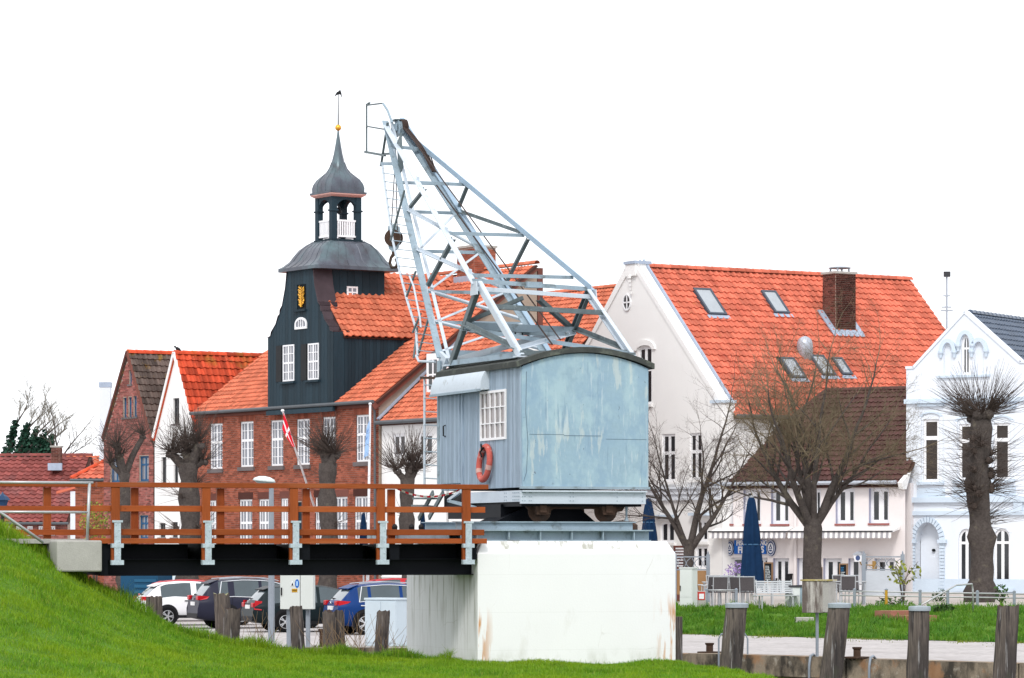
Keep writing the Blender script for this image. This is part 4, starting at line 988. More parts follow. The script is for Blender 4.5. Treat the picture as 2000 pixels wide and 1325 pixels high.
for h in G5:
    window(h5, h['x0'], h['x1'], h['z0'], h['z1'], .08, v=[(.5, .12)], h=[(.76, .10)], fw=.09, arch=h['arch'])
    MB().box(h['x0'] - .2, h['x1'] + .2, -.12, 0, h['z0'] - .16, h['z0'] - .01).build('window_sill', pale_trim, h5)
    MB().box(h['x0'] - .1, h['x1'] + .1, -.035, 0, h['z0'] - .85, h['z0'] - .3).build('apron_panel', pale_trim, h5)
    MB().box(h['x0'] + .1, h['x1'] - .1, .14, .15, h['z0'] + .1, h['z0'] + .55).build('net_curtain', white_paint, h5)
for i, h in enumerate(N5):
    c_ = (h['x0'] + h['x1']) / 2; hw = (h['x1'] - h['x0']) / 2; b = MB(); n = 14
    for k in range(n):
        a0, a1 = math.pi * k / n, math.pi * (k + 1) / n
        b.prism([(c_ - math.cos(a) * (hw + o_), h['z1'] + math.sin(a) * (h['arch'] + o_)) for a, o_ in ((a0, .02), (a1, .02), (a1, .18), (a0, .18))], XZ, -.09, 0)
    b.build('arch_mould', pale_trim, h5, fix=True)
    for x_ in (h['x0'] - .1, h['x1'] + .1):
        MB().lathe([(.05, -.22), (.07, -.1), (.12, -.02), (.12, .06)], 8, (x_, -.05, h['z1'])).build('capital', pale_trim, h5)
window(h5, N5[0]['x0'], N5[0]['x1'], N5[0]['z0'], N5[0]['z1'], .08, h=[(.66, .08)], v=[(.5, .05)], fw=.10, arch=N5[0]['arch'])
MB().box(N5[1]['x0'] - .25, N5[2]['x1'] + .25, -.1, 0, N5[1]['z0'] - .1, N5[1]['z0'] - .01).build('niche_sill', pale_trim, h5)
dd = MB().box(D5['x0'] + .02, D5['x1'] - .02, .45, .52, D5['z0'], D5['z1'] + .74)
for (a, b_) in ((.2, .95), (1.1, 2.0)): dd.box(D5['x0'] + .35, D5['x1'] - .2, .43, .45, D5['z0'] + a, D5['z0'] + b_)
dd = dd.build('door', pale_render, h5); MB().lathe([(.05, 0), (.08, .05), (.05, .10), (0, .11)], 10, (D5['x1'] - .45, .40, D5['z0'] + 2.2)).build('handle', black_m, dd)
c_ = (D5['x0'] + D5['x1']) / 2; hw = (D5['x1'] - D5['x0']) / 2; b = MB(); n = 16
for k in range(n):
    a0, a1 = math.pi * k / n, math.pi * (k + .8) / n
    b.prism([(c_ - math.cos(a) * (hw + o_), D5['z1'] + math.sin(a) * (D5['arch'] + o_)) for a, o_ in ((a0, .0), (a1, .0), (a1, .2), (a0, .2))], XZ, -.08, 0)
for k in range(20):
    z = D5['z0'] + (D5['z1'] - D5['z0']) * k / 20
    for xa, xb in ((D5['x0'] - .2, D5['x0']), (D5['x1'], D5['x1'] + .2)): b.box(xa, xb, -.08, 0, z, z + (D5['z1'] - D5['z0']) / 20 * .8)
b.build('door_surround', pale_trim, h5, kind='stuff', fix=True)
for x_ in (D5['x0'] - .12, D5['x1'] + .12): MB().box(x_ - .18, x_ + .18, -.14, 0, D5['z1'] - .06, D5['z1'] + .08).build('impost', pale_trim, h5)
for py_, hh, dp in ((946, .10, .16), (972, .08, .10), (752, .09, .12)):
    z_ = f5.hy(1885, py_)[1] - TZ; MB().box(x5 - .05, 0, -dp, 0, z_ - hh, z_ + hh).build('string_course', pale_trim, h5)
for px_ in (1773, 1990):
    x_, z_ = f5.hy(px_, 960); z_ -= TZ; MB().box(x_ - .18, x_ + .18, -.12, 0, z_ - .22, z_ + .18).build('console', pale_trim, h5)
MB().box(x5 - .03, 0, -.06, 0, 0, .55).build('plinth', pale_trim, h5)
for k in range(14): pass
hn = w5(1769, 1046, 1774, 1056); o = MB().box(hn['x0'], hn['x1'], -.06, -.003, hn['z0'], hn['z1']).build('number_plate', M('emblem_navy', (.06, .09, .20)), h5)
MB().box(hn['x0'] * .55 + hn['x1'] * .45, hn['x0'] * .3 + hn['x1'] * .7, -.064, -.06, hn['z0'] + .05, hn['z1'] - .05).build('mark', signwhite, o)
MB().box(x5 + .01, -.01, .6, 9.5, 0, z5s - .05).build('body', pale_render, h5)
for pa, pb in (((x5, z5s), (xs0, z5s)), ((xs0, z5s), (xa5, z5a)), ((xa5, z5a), (xs1, z5s + .1)), ((xs1, z5s + .1), (0, z5s + .1))):
    up = Vector((-(pb[1] - pa[1]), 0, pb[0] - pa[0])).normalized()
    MB().beam((pa[0], .17, pa[1] + .0), (pb[0], .17, pb[1] + .0), .44, .10, up=up, ext=.02).build('coping', pale_render, h5)
k5 = (z5a - z5s) / (xs1 - xa5); S5 = Vector((-(xs1 - xa5), 0, z5a - z5s - .1)); p5 = [(.45, -.2), (9.5, -.2), (9.5, S5.length), (.45, S5.length)]
rf5 = plane_poly(h5, 'roof', underlay, (xs1, 0, z5s), (0, 1, 0), S5, p5, .08)
tiles(rf5, (xs1, 0, z5s), (0, 1, 0), S5, p5, .28, .34, tile_blue)
plane_poly(h5, 'rear_roof', tile_blue, (xs0, 0, z5s), (0, -1, 0), (xa5 - xs0, 0, z5a - z5s - .1), [(-9.5, 0), (-.45, 0), (-.45, S5.length), (-9.5, S5.length)], .08)
ridge_tiles(rf5, (xa5, .5, z5a - .02), (xa5, 9.5, z5a - .02), tile_blue, .13, .38)
# aerial mast behind its gable
am = W(1849, 600, 147); at_ = thing('aerial_mast', 'thin grey aerial mast standing behind the bluish white gable', 'aerial', loc=(am.x, am.y, am.z - 1.5))
zz = lambda py: W(1849, py, 147).z - am.z + 1.5
MB().tube([(0, 0, 0), (0, 0, zz(535))], .045, 6).build('pole', zinc_m, at_)
MB().box(-.12, .14, -.14, .1, zz(541), zz(531)).build('camera_head', dark_frame, at_)
for py_, l_ in ((578, .15), (600, .2), (607, .25)): MB().tube([(-l_, 0, zz(py_)), (l_, 0, zz(py_))], .03, 5).build('cross_arm', zinc_m, at_)

# ---------------------------------------------------------------- the old gabled houses on the left
def gable_house(name, label, fr, wid, apex_px, base_l, base_r, depth, wallm, brickm, tile, tw_, tc_, single, wins, wm, ridge_m, roof_left=True):
    h = thing(name, label, 'house', fr)
    xap = -wid * .5; za_ = fr.hy(*apex_px)[1]; zl = fr.hy(*base_l)[1]; zr_ = fr.hy(*base_r)[1]
    hs = [wpx(fr, *w) for w in wins]
    tp = [(-wid, zl), (xap, za_), (0, zr_)]
    wall(h, 'wall', [wallm, wallm], tp, 0, hs, depth=.16)
    if brickm: bricks(h, tp, .4, hs, 0, brickm)
    for w in hs:
        big = (w['x1'] - w['x0']) > .5
        window(h, w['x0'], w['x1'], w['z0'], w['z1'], .08, v=[(.5, .09)] if big else [], h=[(.66, .08)] if w['z1'] - w['z0'] > .8 else [], fw=.08 if big else .05, mats=wm)
        MB().box(w['x0'] - .06, w['x1'] + .06, -.07, .05, w['z0'] - .08, w['z0'] - .005).build('window_sill', sill_m, h)
    S = Vector((xap, 0, za_ - zr_)); P = [(-.08, -.15), (depth, -.15), (depth, S.length), (-.08, S.length)]
    rf = plane_poly(h, 'roof', underlay, (0, 0, zr_), (0, 1, 0), S, P, .06)
    tiles(rf, (0, 0, zr_), (0, 1, 0), S, P, tw_, tc_, tile, single=single)
    S2 = Vector((wid + xap, 0, za_ - zl)); plane_poly(h, 'rear_roof', tile, (-wid, 0, zl), (0, -1, 0), S2, [(-depth, -.1), (.08, -.1), (.08, S2.length), (-depth, S2.length)], .08)
    ridge_tiles(rf, (xap, -.05, za_ - .04), (xap, depth, za_ - .04), ridge_m, .16, .4)
    MB().box(-wid + .01, -.01, .4, depth, 0, min(zl, zr_) - .1).build('body', wallm, h)
    for (xa, za), (xb, zb_) in zip(tp, tp[1:]):
        up = Vector((-(zb_ - za), 0, xb - xa)).normalized(); MB().beam((xa, -.06, za + .02), (xb, -.06, zb_ + .02), .12, .14, up=up).build('verge_board', wallm if not brickm else brickdark_m, h)
    return h
Yl = fm.wd((xl, 0, 0))
f7 = Fr((Yl.x - .05, Yl.y + .1, 0), -57)
w7 = -f7.hy(302, 860)[0]
h7 = gable_house('gable_house', 'narrow white gabled house with mossy red tiled roof', f7, w7, (342, 690), (302, 856), (388, 856), 9.5, white_render, None, tile_moss, .30, .36, 300,
    [(338, 778, 350, 828), (315, 893, 325, 946), (339, 889, 348, 944), (311, 1022, 323, 1050), (335, 1020, 347, 1050)], (dark_frame, glass_d), tile_moss)
p7 = f7.wd((-w7, 0, 0)); f6 = Fr((p7.x - .05, p7.y + .1, 0), -57); w6 = -f6.hy(203, 900)[0]
h6 = gable_house('gable_house', 'narrow red brick gabled house with dark mossy roof and blue windows', f6, w6, (254, 688), (203, 858), (302, 862), 8.0, mortar_m, brick2_m, tile_dark, .26, .34, 300,
    [(252, 723, 257.5, 751), (240.5, 777, 247.5, 816), (250.5, 776, 257.5, 815), (260.5, 774, 267.5, 814), (216, 896, 235, 942), (272, 891, 291, 940), (272, 1007, 290, 1053)], (blue_frame, glass_c), tile_moss)
# blackbird on the ridge between them
bq = f7.wd((-w7 * .5, .15, f7.hy(342, 690)[1] + .15))
bd = MB(); bd.lathe([(.0, -.16), (.05, -.12), (.085, 0), (.07, .1), (.03, .16), (0, .18)], 10, (0, 0, 0)).lathe([(.0, -.05), (.045, -.02), (.05, .02), (0, .05)], 8, (.0, 0, .2))
bd.add([(0, -.03, -.12), (0, .03, -.12), (.0, .03, -.36), (.0, -.03, -.36), (.02, 0, -.2)], [(0, 1, 2, 3), (0, 4, 3), (1, 2, 4)])
bo = bd.build('bird', black_m, smooth=True); bo.location = bq; bo.rotation_euler = (0, R(50), R(190)); tag(bo, 'small dark bird perched on the ridge of the white gabled house', 'bird')
# white chimney stack beyond
cq = W(206, 1068, 168); cs = thing('chimney_stack', 'tall white chimney with pale blue cap behind the brick gable', 'chimney', loc=(cq.x, cq.y, 0))
z1 = W(206, 757, 168).z; MB().box(-.26, .26, -.26, .26, 0, z1).build('stack', pale_render, cs); MB().box(-.28, .28, -.28, .28, z1, W(206, 747, 168).z).build('cap', lead_m, cs)
MB().box(.3, .7, -.2, .2, W(222, 880, 168).z, W(222, 787, 168).z).build('side_flue', brickdark_m, cs)
# low red roofs at the far left
def low_house(name, label, px_l, px_r, Y, ang, eave_py, ridge_py, dep, wallm, tile, tw_, tc_, hipped=False, single=0):
    f = Fr(Vector(((px_r - CX) * Y / F, Y, 0)), ang); h = thing(name, label, 'house', f)
    xl_ = f.hy(px_l, 1000)[0]; ze_ = f.hy((px_l + px_r) / 2, eave_py)[1]; zr_ = f.hy((px_l + px_r) / 2, ridge_py, dep)[1]
    S = Vector((0, dep, zr_ - ze_)); hl = dep * .9 if hipped else 0
    P = [(xl_ - .1, -.2), (.1, -.2), (.1, S.length), (xl_ - .1 + hl, S.length)]
    rf = plane_poly(h, 'roof', underlay, (0, 0, ze_), (1, 0, 0), S, P, .08)
    tiles(rf, (0, 0, ze_), (1, 0, 0), S, P, tw_, tc_, tile, single=single)
    ridge_tiles(rf, (xl_ - .1 + hl, dep, zr_ + .05), (.1, dep, zr_ + .05), tile, .13, .4)
    if hipped: ridge_tiles(rf, (xl_ - .1, -.2, ze_ - .05), (xl_ + hl, dep, zr_ + .05), tile_moss, .12, .4)
    MB().box(xl_, 0, 0, dep * 2, 0, ze_ - .02).build('wall', mortar_m, h); bricks(h, [(xl_, ze_ - .02), (0, ze_ - .02)], 0, [], 0, wallm); MB().prism([(dep, zr_), (2 * dep, ze_), (2 * dep, ze_ - .1), (dep, zr_ - .1)], lambda a, b_, d: (d, a, b_), xl_ + hl, .1).build('rear_roof', tile, h, fix=True)
    MB().prism([(0, ze_), (2 * dep, ze_), (dep, zr_ - .1)], lambda a, b_, d: (d, a, b_), -.25, -.01).build('gable_wall', wallm, h, fix=True)
    MB().tube([(xl_ - .1, -.28, ze_ - .12), (.1, -.28, ze_ - .12)], .07, 6).build('gutter', gutter_m, h)
    return h, f, xl_, ze_, zr_, dep
h8, f8, *_r = low_house('long_house', 'long low house with weathered red tiled roof at the far left', -140, 132, 178, -6, 1018, 893, 5.0, brick2_m, tile_far, .34, .36)
xc, zc_ = f8.hy(114, 905, 4.0); ch8 = chimney(h8, xc - .22, xc + .22, 3.4, 3.9, f8.hy(114, 920, 3.4)[1], f8.hy(114, 874, 3.4)[1], brickdark_m, conc_m)
MB().box(xc - .36, xc + .36, 3.2, 3.35, f8.hy(114, 919, 3.3)[1], f8.hy(114, 905, 3.3)[1]).build('chimney_flashing', lead_m, h8)
for i in range(5):
    w = wpx(f8, 10 + i * 22, 1028, 20 + i * 22, 1046, -.01); window(h8, w['x0'], w['x1'], w['z0'], w['z1'], -.05, v=[(.5, .06)], fw=.07)
h8b, f8b, *_r = low_house('far_house', 'red tiled house standing behind the long low roof', 95, 215, 190, -6, 950, 897, 3.6, brick2_m, tile_or, .30, .34)
w = wpx(f8b, 110, 955, 129, 978, -.02); window(h8b, w['x0'], w['x1'], w['z0'], w['z1'], -.08, v=[(.33, .04), (.66, .04)], fw=.06)
f8c = Fr(Vector(((204 - CX) * 163 / F, 163, 0)), -20)
h9, f9, x9, e9, r9, d9 = low_house('corner_house', 'small brick house with bright red hipped roof beside the brick gable', 147, 206, 163, -20, 933, 868, 2.4, brick_m, tile_red, .30, .34, hipped=True, single=150)
cq = W(141, 1068, 170); sw = MB().box(-.05, .45, -.3, .3, 0, W(141, 960, 170).z).build('shed', pale_render); sw.location = (cq.x, cq.y, 0); tag(sw, 'small pale lean-to between the far red roofs and the corner house', 'shed')
MB().prism([(-.7, W(141, 965, 170).z), (.6, W(141, 950, 170).z), (.6, W(141, 946, 170).z), (-.7, W(141, 960, 170).z)], XZ, -.4, .4).build('roof', tile_red, sw, fix=True)
# ---------------------------------------------------------------- the concrete pier
fp = Fr((-67 * 70 / F, 70, 0), 20)
pw = fp.hy(1320, 1200)[0]; pd = fp.hx(794, 1200, 0)[0]
zt = fp.hy(1100, 1057)[1]; zsh = fp.hy(1100, 1082)[1]
def pier_mat():
    m_ = M('pier_concrete', (.78, .785, .79), .85, var=.025, vs=.9, fine=.02, bump=.12, bs=25)
    t = m_.node_tree; p = t.nodes['Principled BSDF']; src = p.inputs['Base Color'].links[0].from_socket
    co = t.nodes.new('ShaderNodeTexCoord').outputs['Object']; sx = t.nodes.new('ShaderNodeSeparateXYZ'); t.links.new(co, sx.inputs[0])
    def mr(v, a, b): 
        n = nd(t, 'ShaderNodeMapRange'); n.inputs['From Min'].default_value = a; n.inputs['From Max'].default_value = b; t.links.new(v, n.inputs['Value']); return n.outputs[0]
    st = noise(t, co, 5.0, 4., .6, (1.6, 1.6, .14))
    # rust run off near both lower corners of the front, grey algae runs on the shaded side
    lc = math_(t, 'MULTIPLY', mr(sx.outputs[0], .34, .04), mr(sx.outputs[2], 1.25, .85)); rc = math_(t, 'MULTIPLY', mr(sx.outputs[0], pw - .5, pw - .05), mr(sx.outputs[2], 1.5, 1.0))
    fr0 = math_(t, 'LESS_THAN', sx.outputs[1], .05)
    msk = math_(t, 'MULTIPLY', math_(t, 'MULTIPLY', math_(t, 'MAXIMUM', lc, rc), fr0), ramp(t, st, [(.50, 0.), (.57, 1.)]))
    c1 = mixc(t, msk, src, (.50, .20, .02))
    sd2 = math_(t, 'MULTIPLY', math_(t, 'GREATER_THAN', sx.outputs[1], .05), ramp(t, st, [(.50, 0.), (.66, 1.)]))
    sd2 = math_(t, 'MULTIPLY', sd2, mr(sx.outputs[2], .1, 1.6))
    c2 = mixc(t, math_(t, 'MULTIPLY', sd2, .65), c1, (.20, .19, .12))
    gr = math_(t, 'MULTIPLY', ramp(t, noise(t, co, 1.7, 6., .7, (1, 1, .35)), [(.60, 0.), (.72, 1.)]), .28)
    c3 = mixc(t, gr, c2, (.56, .55, .50))
    # hairline cracks
    v = nd(t, 'ShaderNodeTexVoronoi', Scale=.75, feature='DISTANCE_TO_EDGE')
    nz = nd(t, 'ShaderNodeTexNoise', Scale=2.5, Detail=6.0); t.links.new(co, nz.inputs['Vector'])
    t.links.new(mixc(t, .12, co, nz.outputs['Color']), v.inputs['Vector'])
    ck_ = math_(t, 'MULTIPLY', ramp(t, v.outputs['Distance'], [(.0, 1.), (.004, 0.)]), ramp(t, noise(t, co, .9, 3.), [(.54, 0.), (.64, .4)]))
    c4 = mixc(t, ck_, c3, (.38, .36, .30))
    ft = math_(t, 'MULTIPLY', mr(sx.outputs[2], .45, .05), ramp(t, noise(t, co, 3.5, 5., .65, (1, 1, .5)), [(.46, 0.), (.70, .5)]))
    c4 = mixc(t, ft, c4, (.24, .25, .15))
    jt = math_(t, 'MULTIPLY', math_(t, 'LESS_THAN', math_(t, 'ABSOLUTE', math_(t, 'SUBTRACT', math_(t, 'FRACT', math_(t, 'MULTIPLY', sx.outputs[2], 1.35)), .5)), .009), .10)
    c4 = mixc(t, jt, c4, (.4, .4, .38))
    t.links.new(c4, p.inputs['Base Color']); return m_
b = MB(); ch_ = .14
lo = [(0, 0), (pw, 0), (pw, pd), (0, pd)]; hi = [(ch_, ch_), (pw - ch_, ch_), (pw - ch_, pd - ch_), (ch_, pd - ch_)]
b.add([(x, y, -1.8) for x, y in lo] + [(x, y, zsh) for x, y in lo] + [(x, y, zt) for x, y in hi],
      [(0, 1, 5, 4), (1, 2, 6, 5), (2, 3, 7, 6), (3, 0, 4, 7), (4, 5, 9, 8), (5, 6, 10, 9), (6, 7, 11, 10), (7, 4, 8, 11), (8, 9, 10, 11)])
pier = tag(free(b.build('crane_pier', pier_mat(), bev=.015), fp), 'big white concrete pier with rust stains carrying the crane', 'pier')
pst = MB().tube([(0, 0, -2), (0, 0, 1.0)], .10, 8).build('timber_pile', pile_m); q = fp.wd((pw + .14, .25, 0)); pst.location = q; tag(pst, 'thin dark timber post tight against the right edge of the white pier', 'post')

# ---------------------------------------------------------------- the harbour crane
fc = Fr((18 * 71 / F, 71, 0), 20)
cr = thing('harbour_crane', 'old pale blue harbour crane with lattice jib and wooden cab', 'crane', fc)
cw = fc.hy(1266, 850)[0]; cdp = fc.hx(863, 850, 0)[0]
zbt = fc.hy(1018, 952)[1]; zse = fc.hy(1018, 716)[1]; zap = fc.hy(1140, 690)[1]
zfr = fc.hy(1018, 984)[1]
arc = lambda x, o=0.0: zse + (zap - zse + o) * (1 - ((x - cw / 2) / (cw / 2)) ** 2)
# end wall: painted sheet with rounded left corner
ew = MB(); n = 20; xs_ = [cw * i / n for i in range(n + 1)]
ew.prism([(0.02, zbt)] + [(cw, zbt)] + [(x, arc(x)) for x in reversed(xs_)] , XZ, -.03, .05)
ew.build('end_wall', wall_blue, cr, fix=True, bev=.02)
MB().box(-.03, cw + .02, -.06, .02, zbt - .03, zbt + .02).build('sheet_lip', steel_gr, cr)
zsm = fc.hy(1140, 852, 0)[1]
sl_ = MB().box(.16, cw * .33, -.034, -.028, zsm + .02, zsm + .028); sl_.box(cw * .33, cw * .62, -.035, -.028, zsm - .0, zsm + .010).box(cw * .66, cw - .05, -.034, -.028, zsm - .06, zsm - .052); sl_.build('sheet_seam', M('seam_grey', (.12, .17, .22), .8), cr, kind='stuff')
MB().tube([(.10, -.032, zse - .1), (.085, -.032, zse - .9), (.13, -.032, zbt + .9), (.10, -.032, zbt + .3), (.04, -.032, zbt + .12)], .006, 4).build('loose_wire', M('seam_grey', (.12, .17, .22)), cr)
MB().box(cw - .06, cw, .05, cdp, zbt, zse).build('far_wall', board_blue, cr)
MB().prism([(0.0, zbt)] + [(cw, zbt)] + [(x, arc(x)) for x in reversed(xs_)], XZ, cdp - .06, cdp).build('front_wall', board_blue, cr, fix=True)
# side wall of narrow vertical boards round the window opening
wy0 = fc.hx(990, 811, 0)[0]; wy1 = fc.hx(940, 811, 0)[0]; wz0 = fc.hx(965, 860, 0)[1]; wz1 = fc.hx(965, 763, 0)[1]
nbd = 60; st = cdp / nbd; b = MB()
for i in range(nbd):
    ya, yb = st * i + .004, st * (i + 1) - .004; t_ = rng.random() + .001; pr_ = rng.random() * .004
    segs = [(zbt, zse)]
    if yb > wy0 and ya < wy1: segs = [(zbt, wz0), (wz1, zse)]
    for za, zb_ in segs: b.box(-.012 - pr_, .03, ya, yb, za, zb_, t_)
sw_ = b.build('side_wall', board_blue, cr, kind='stuff')
MB().box(.03, .04, 0, wy0, zbt, zse).box(.03, .04, wy1, cdp, zbt, zse).build('wall_lining', trim_m, cr)
dy0 = fc.hx(902, 850, 0)[0]; dy1 = cdp - .04; dz1 = fc.hx(880, 762, 0)[1]; dz0 = fc.hx(880, 945, 0)[1]
dd = MB()
nd_ = 14
for i in range(nd_): dd.box(-.055 - rng.random() * .003, -.02, dy0 + (dy1 - dy0) * i / nd_ + .004, dy0 + (dy1 - dy0) * (i + 1) / nd_ - .004, dz0, dz1, rng.random() + .001)
door = dd.build('door', board_blue, cr)
hy_ = fc.hx(868, 842, -.08)
MB().tube([(-.05, hy_[0], hy_[1] + .12), (-.11, hy_[0] - .02, hy_[1] + .10), (-.11, hy_[0] - .02, hy_[1] - .10), (-.05, hy_[0], hy_[1] - .12)], .015, 6).build('handle', black_m, door)
MB().box(-.045, -.012, fc.hx(905, 850, 0)[0] - .06, fc.hx(905, 850, 0)[0] + .03, zbt, dz1).build('door_post', board_blue, cr)
window(cr, wy0, wy1, wz0, wz1, -.035, v=[(.22, .018), (.42, .03), (.62, .018), (.82, .018)], h=[(.34, .022), (.66, .022)], fw=.05, fn=lambda x, yy, z: (yy, x, z), d=.06, mats=(white_paint, M('cab_glass', (.20, .17, .17), .05, var=.9, vs=1.2, fine=.2, spec=.8)))
# curved sheet canopy over the door
cy0 = fc.hx(948, 740, -.1)[0]; cy1 = cdp + .12; cz0 = fc.hx(905, 764, -.25)[1]; cz1 = fc.hx(905, 727, -.05)[1]
cp = [(.0, cz1)] + [(-.22 * math.sin(a), cz0 + (cz1 - cz0) * math.cos(a)) for a in [R(x) for x in range(5, 91, 8)]] + [(-.22, cz0 - .02)]
MB().prism(cp + [(0, cz0 + .0)], lambda a, b_, d: (a, d, b_), cy0, cy1).build('door_canopy', steel_lt, cr, fix=True, bev=.006)
MB().box(-.24, -.21, cy0 - .01, cy1 + .01, cz0 - .04, cz0 + .01).build('canopy_lip', steel_gr, cr)
# felted barrel roof with overhang
rp = [(-.10 + (cw + .2) * i / n, zse - .01 + (zap - zse + .02) * (1 - ((-.10 + (cw + .2) * i / n - cw / 2) / (cw / 2 + .1)) ** 2)) for i in range(n + 1)]
MB().prism(rp + [(x, z + .11) for x, z in reversed(rp)], XZ, -.10, cdp + .10).build('roof', felt_m, cr, fix=True)
# wagon frame, axle boxes and wheels
MB().box(-.02, cw - .06, -.02, .03, zfr, zbt - .06).box(-.0, cw - .06, -.10, -.02, zbt - .09, zbt - .06).build('end_sill', steel_lt, cr)
zf2 = fc.hx(950, 975, 0)[1]
MB().box(-.02, .03, .03, cdp * .72, zfr + .04, zbt - .06).box(cw - .1, cw - .05, .03, cdp, zfr + .04, zbt - .06).build('side_sill', steel_lt, cr)
rv = MB()
for i in range(6):
    for k in range(2): rv.lathe([(.0, 0), (.012, 0), (.008, .008), (0, .01)], 6, (0, 0, 0))
rv = MB()
for x_ in (.02, .07, .16, .2, cw * .38, cw * .385 + .05, cw * .75, cw * .95):
    for k in range(3): rv.obox((x_, -.026, zfr + .06 + k * .08), (.009, 0, 0), (0, .006, 0), (0, 0, .009))
for y_ in (.06, .12, .2, .28, .34, .42, .8, .9): 
    for k in range(3): rv.obox((-.026, y_, zfr + .08 + k * .07), (.006, 0, 0), (0, .009, 0), (0, 0, .009))
rv.build('rivet', steel_gr, cr, kind='stuff')
MB().box(.05, cw - .1, .12, cdp, zfr - .05, zbt - .07).build('floor_frame', black_beam, cr)
zw = fc.hy(1100, 1021)[1]                                  # rail level under the wheels
# wheels stand on rails running along x, two axles
for x_ in (fc.hy(1053, 1000, .35)[0], fc.hy(1182, 1000, .35)[0]):
    for y_ in (.38, 2.2):
        w_ = MB(); rr = .21
        w_.lathe([(0, -.06), (.07, -.06), (.07, -.03), (rr * .72, -.025), (rr * .74, -.055), (rr, -.05), (rr, .035), (rr + .035, .04), (rr + .035, .06), (0, .06)], 22, (0, 0, 0), cap=False)
        o = w_.build('wheel', rust_m, cr, smooth='auto', fix=True); o.location = (x_, y_, zw + rr + .03); o.rotation_euler = (R(90), 0, 0)
    ab = MB().box(x_ - .14, x_ + .14, .16, .30, zw + .17, zfr + .02).lathe([(.09, 0), (.09, .07), (.05, .1), (0, .1)], 12, (0, 0, 0))
    ab = MB().prism([(x_ - .17, zfr + .02), (x_ + .17, zfr + .02), (x_ + .12, zw + .16), (x_ - .12, zw + .16)], XZ, .14, .28)
    ab.obox((x_, .13, zw + .27), (.07, 0, 0), (0, .03, 0), (0, 0, .07)); ab.build('axle_box', rust_m, cr, fix=True)
xw0 = fc.hy(1053, 1000, .35)[0]; xw1 = fc.hy(1182, 1000, .35)[0]
MB().prism([(xw0 - .36, zfr + .02), (xw1 + .45, zfr + .02), (xw1 + .35, zfr - .14), (xw1 + .15, zfr - .17), (xw1 - .2, zfr - .10), (xw0 + .3, zfr - .10), (xw0 + .1, zfr - .2), (xw0 - .2, zfr - .16)], XZ, .30, .36).build('axle_guard', rust_m, cr, fix=True)
MB().prism([(xw0 - .75, zw), (xw0 - .05, zfr - .05), (xw1 - .35, zfr - .05), (xw1 + .05, zw)], XZ, .95, 2.0).build('slewing_pedestal', black_beam, cr, fix=True)
MB().box(.0, cw * .3, 1.2, cdp - .4, zw + .10, zfr).build('counter_frame', black_beam, cr)
MB().tube([(xw1 + .42, .25, zw + .02), (xw1 + .42, .25, zw + .12), (xw1 + .42, .25, zfr - .05)], [.06, .02, .03], 8).build('levelling_screw', steel_gr, cr)
# portal platform on the pier: two tiers of steel girders with stiffeners
pz0 = zt; pz1 = fp.hy(1100, 1035)[1]; pz2 = fp.hy(1100, 1019)[1]
pxl = fp.hy(906, 1040, .12)[0]; pxr = fp.hy(1274, 1045, .12)[0]; pxr2 = fp.hy(1240, 1025, .3)[0]
pl = tag(free(MB().box(pxl, pxr, .30, .34, pz0, pz1 - .02).box(pxl, pxr, pd - .5, pd - .46, pz0, pz1 - .02).build('portal_platform', steel_gr), fp), 'low grey riveted steel platform between the white pier and the crane wheels', 'platform')
MB().box(pxl - .02, pxr + .03, .14, pd - .3, pz1 - .025, pz1).build('deck_plate', steel_gr, pl)
MB().box(pxl, pxr, .18, pd - .34, pz0, pz0 + .02).build('bottom_flange', steel_gr, pl)
for k in range(6):
    x_ = pxl + (pxr - pxl) * (k + .45) / 6; MB().box(x_ - .012, x_ + .012, .17, .30, pz0 + .02, pz1 - .025).build('stiffener', steel_gr, pl)
MB().box(pxl - .05, pxr2, .42, .47, pz1, pz2 - .02).box(pxl - .1, pxr2 + .05, .36, .56, pz2 - .02, pz2 + .002).build('rail_girder', steel_gr, pl)
MB().box(pxl - .05, pxr2, 2.3, 2.35, pz1, pz2 - .02).box(pxl - .1, pxr2 + .05, 2.25, 2.44, pz2 - .02, pz2 + .002).build('rail_girder', steel_gr, pl)
MB().lathe([(.30, 0), (.30, .10), (.22, .17), (0, .2)], 14, (pxr2 + .02, 1.0, pz1)).build('bollard_cap', rust_m, pl)
for x_ in (pxl - 1.1, pxl - .75, pxl - .55): MB().lathe([(.05, 0), (.06, .06), (.04, .10), (0, .12)], 8, (x_, 1.1, pz1)).build('bolt_head', trim_m, pl)
MB().box(-1.05, pxl, 1.0, pd - .6, pz0, pz1 - .04).build('side_girder', steel_gr, pl)
# A frame and jib, members located from the photograph on the planes of the two sides
xn, xf = .12, cw - .12
def on(px_, py_, x): y, z = fc.hx(px_, py_, x); return Vector((x, y, z))
Na, Fa = on(933, 556, xn), on(1175, 568, xf)
Fa = Vector((xf, Na.y, fc.hx(1175, 568, xf)[1])); Na = Vector((xn, Na.y, Na.z))
nf1, nf2 = on(877, 716, xn), on(1016, 699, xn)
ff1, ff2 = Vector((xf, nf1.y, nf1.z)), Vector((xf, nf2.y, nf2.z))
def mem(name, p, q, w, mat, t=.012, kind='L', up=(0, 0, 1), flip=1, h=None):
    b = MB()
    if kind == 'L': b.angle(p, q, w, t, up, flip)
    elif kind == 'U':
        b.beam(p, q, w, t * 1.5, up); d = (Vector(q) - Vector(p)).normalized(); s_ = d.cross(Vector(up)).normalized(); u = s_.cross(d)
        for sg in (-1, 1): b.beam(Vector(p) + s_ * sg * (w / 2) - u * w * .25, Vector(q) + s_ * sg * (w / 2) - u * w * .25, t * 1.2, w * .5, up)
    else: b.beam(p, q, w, h or w, up)
    return b.build(name, mat, cr)
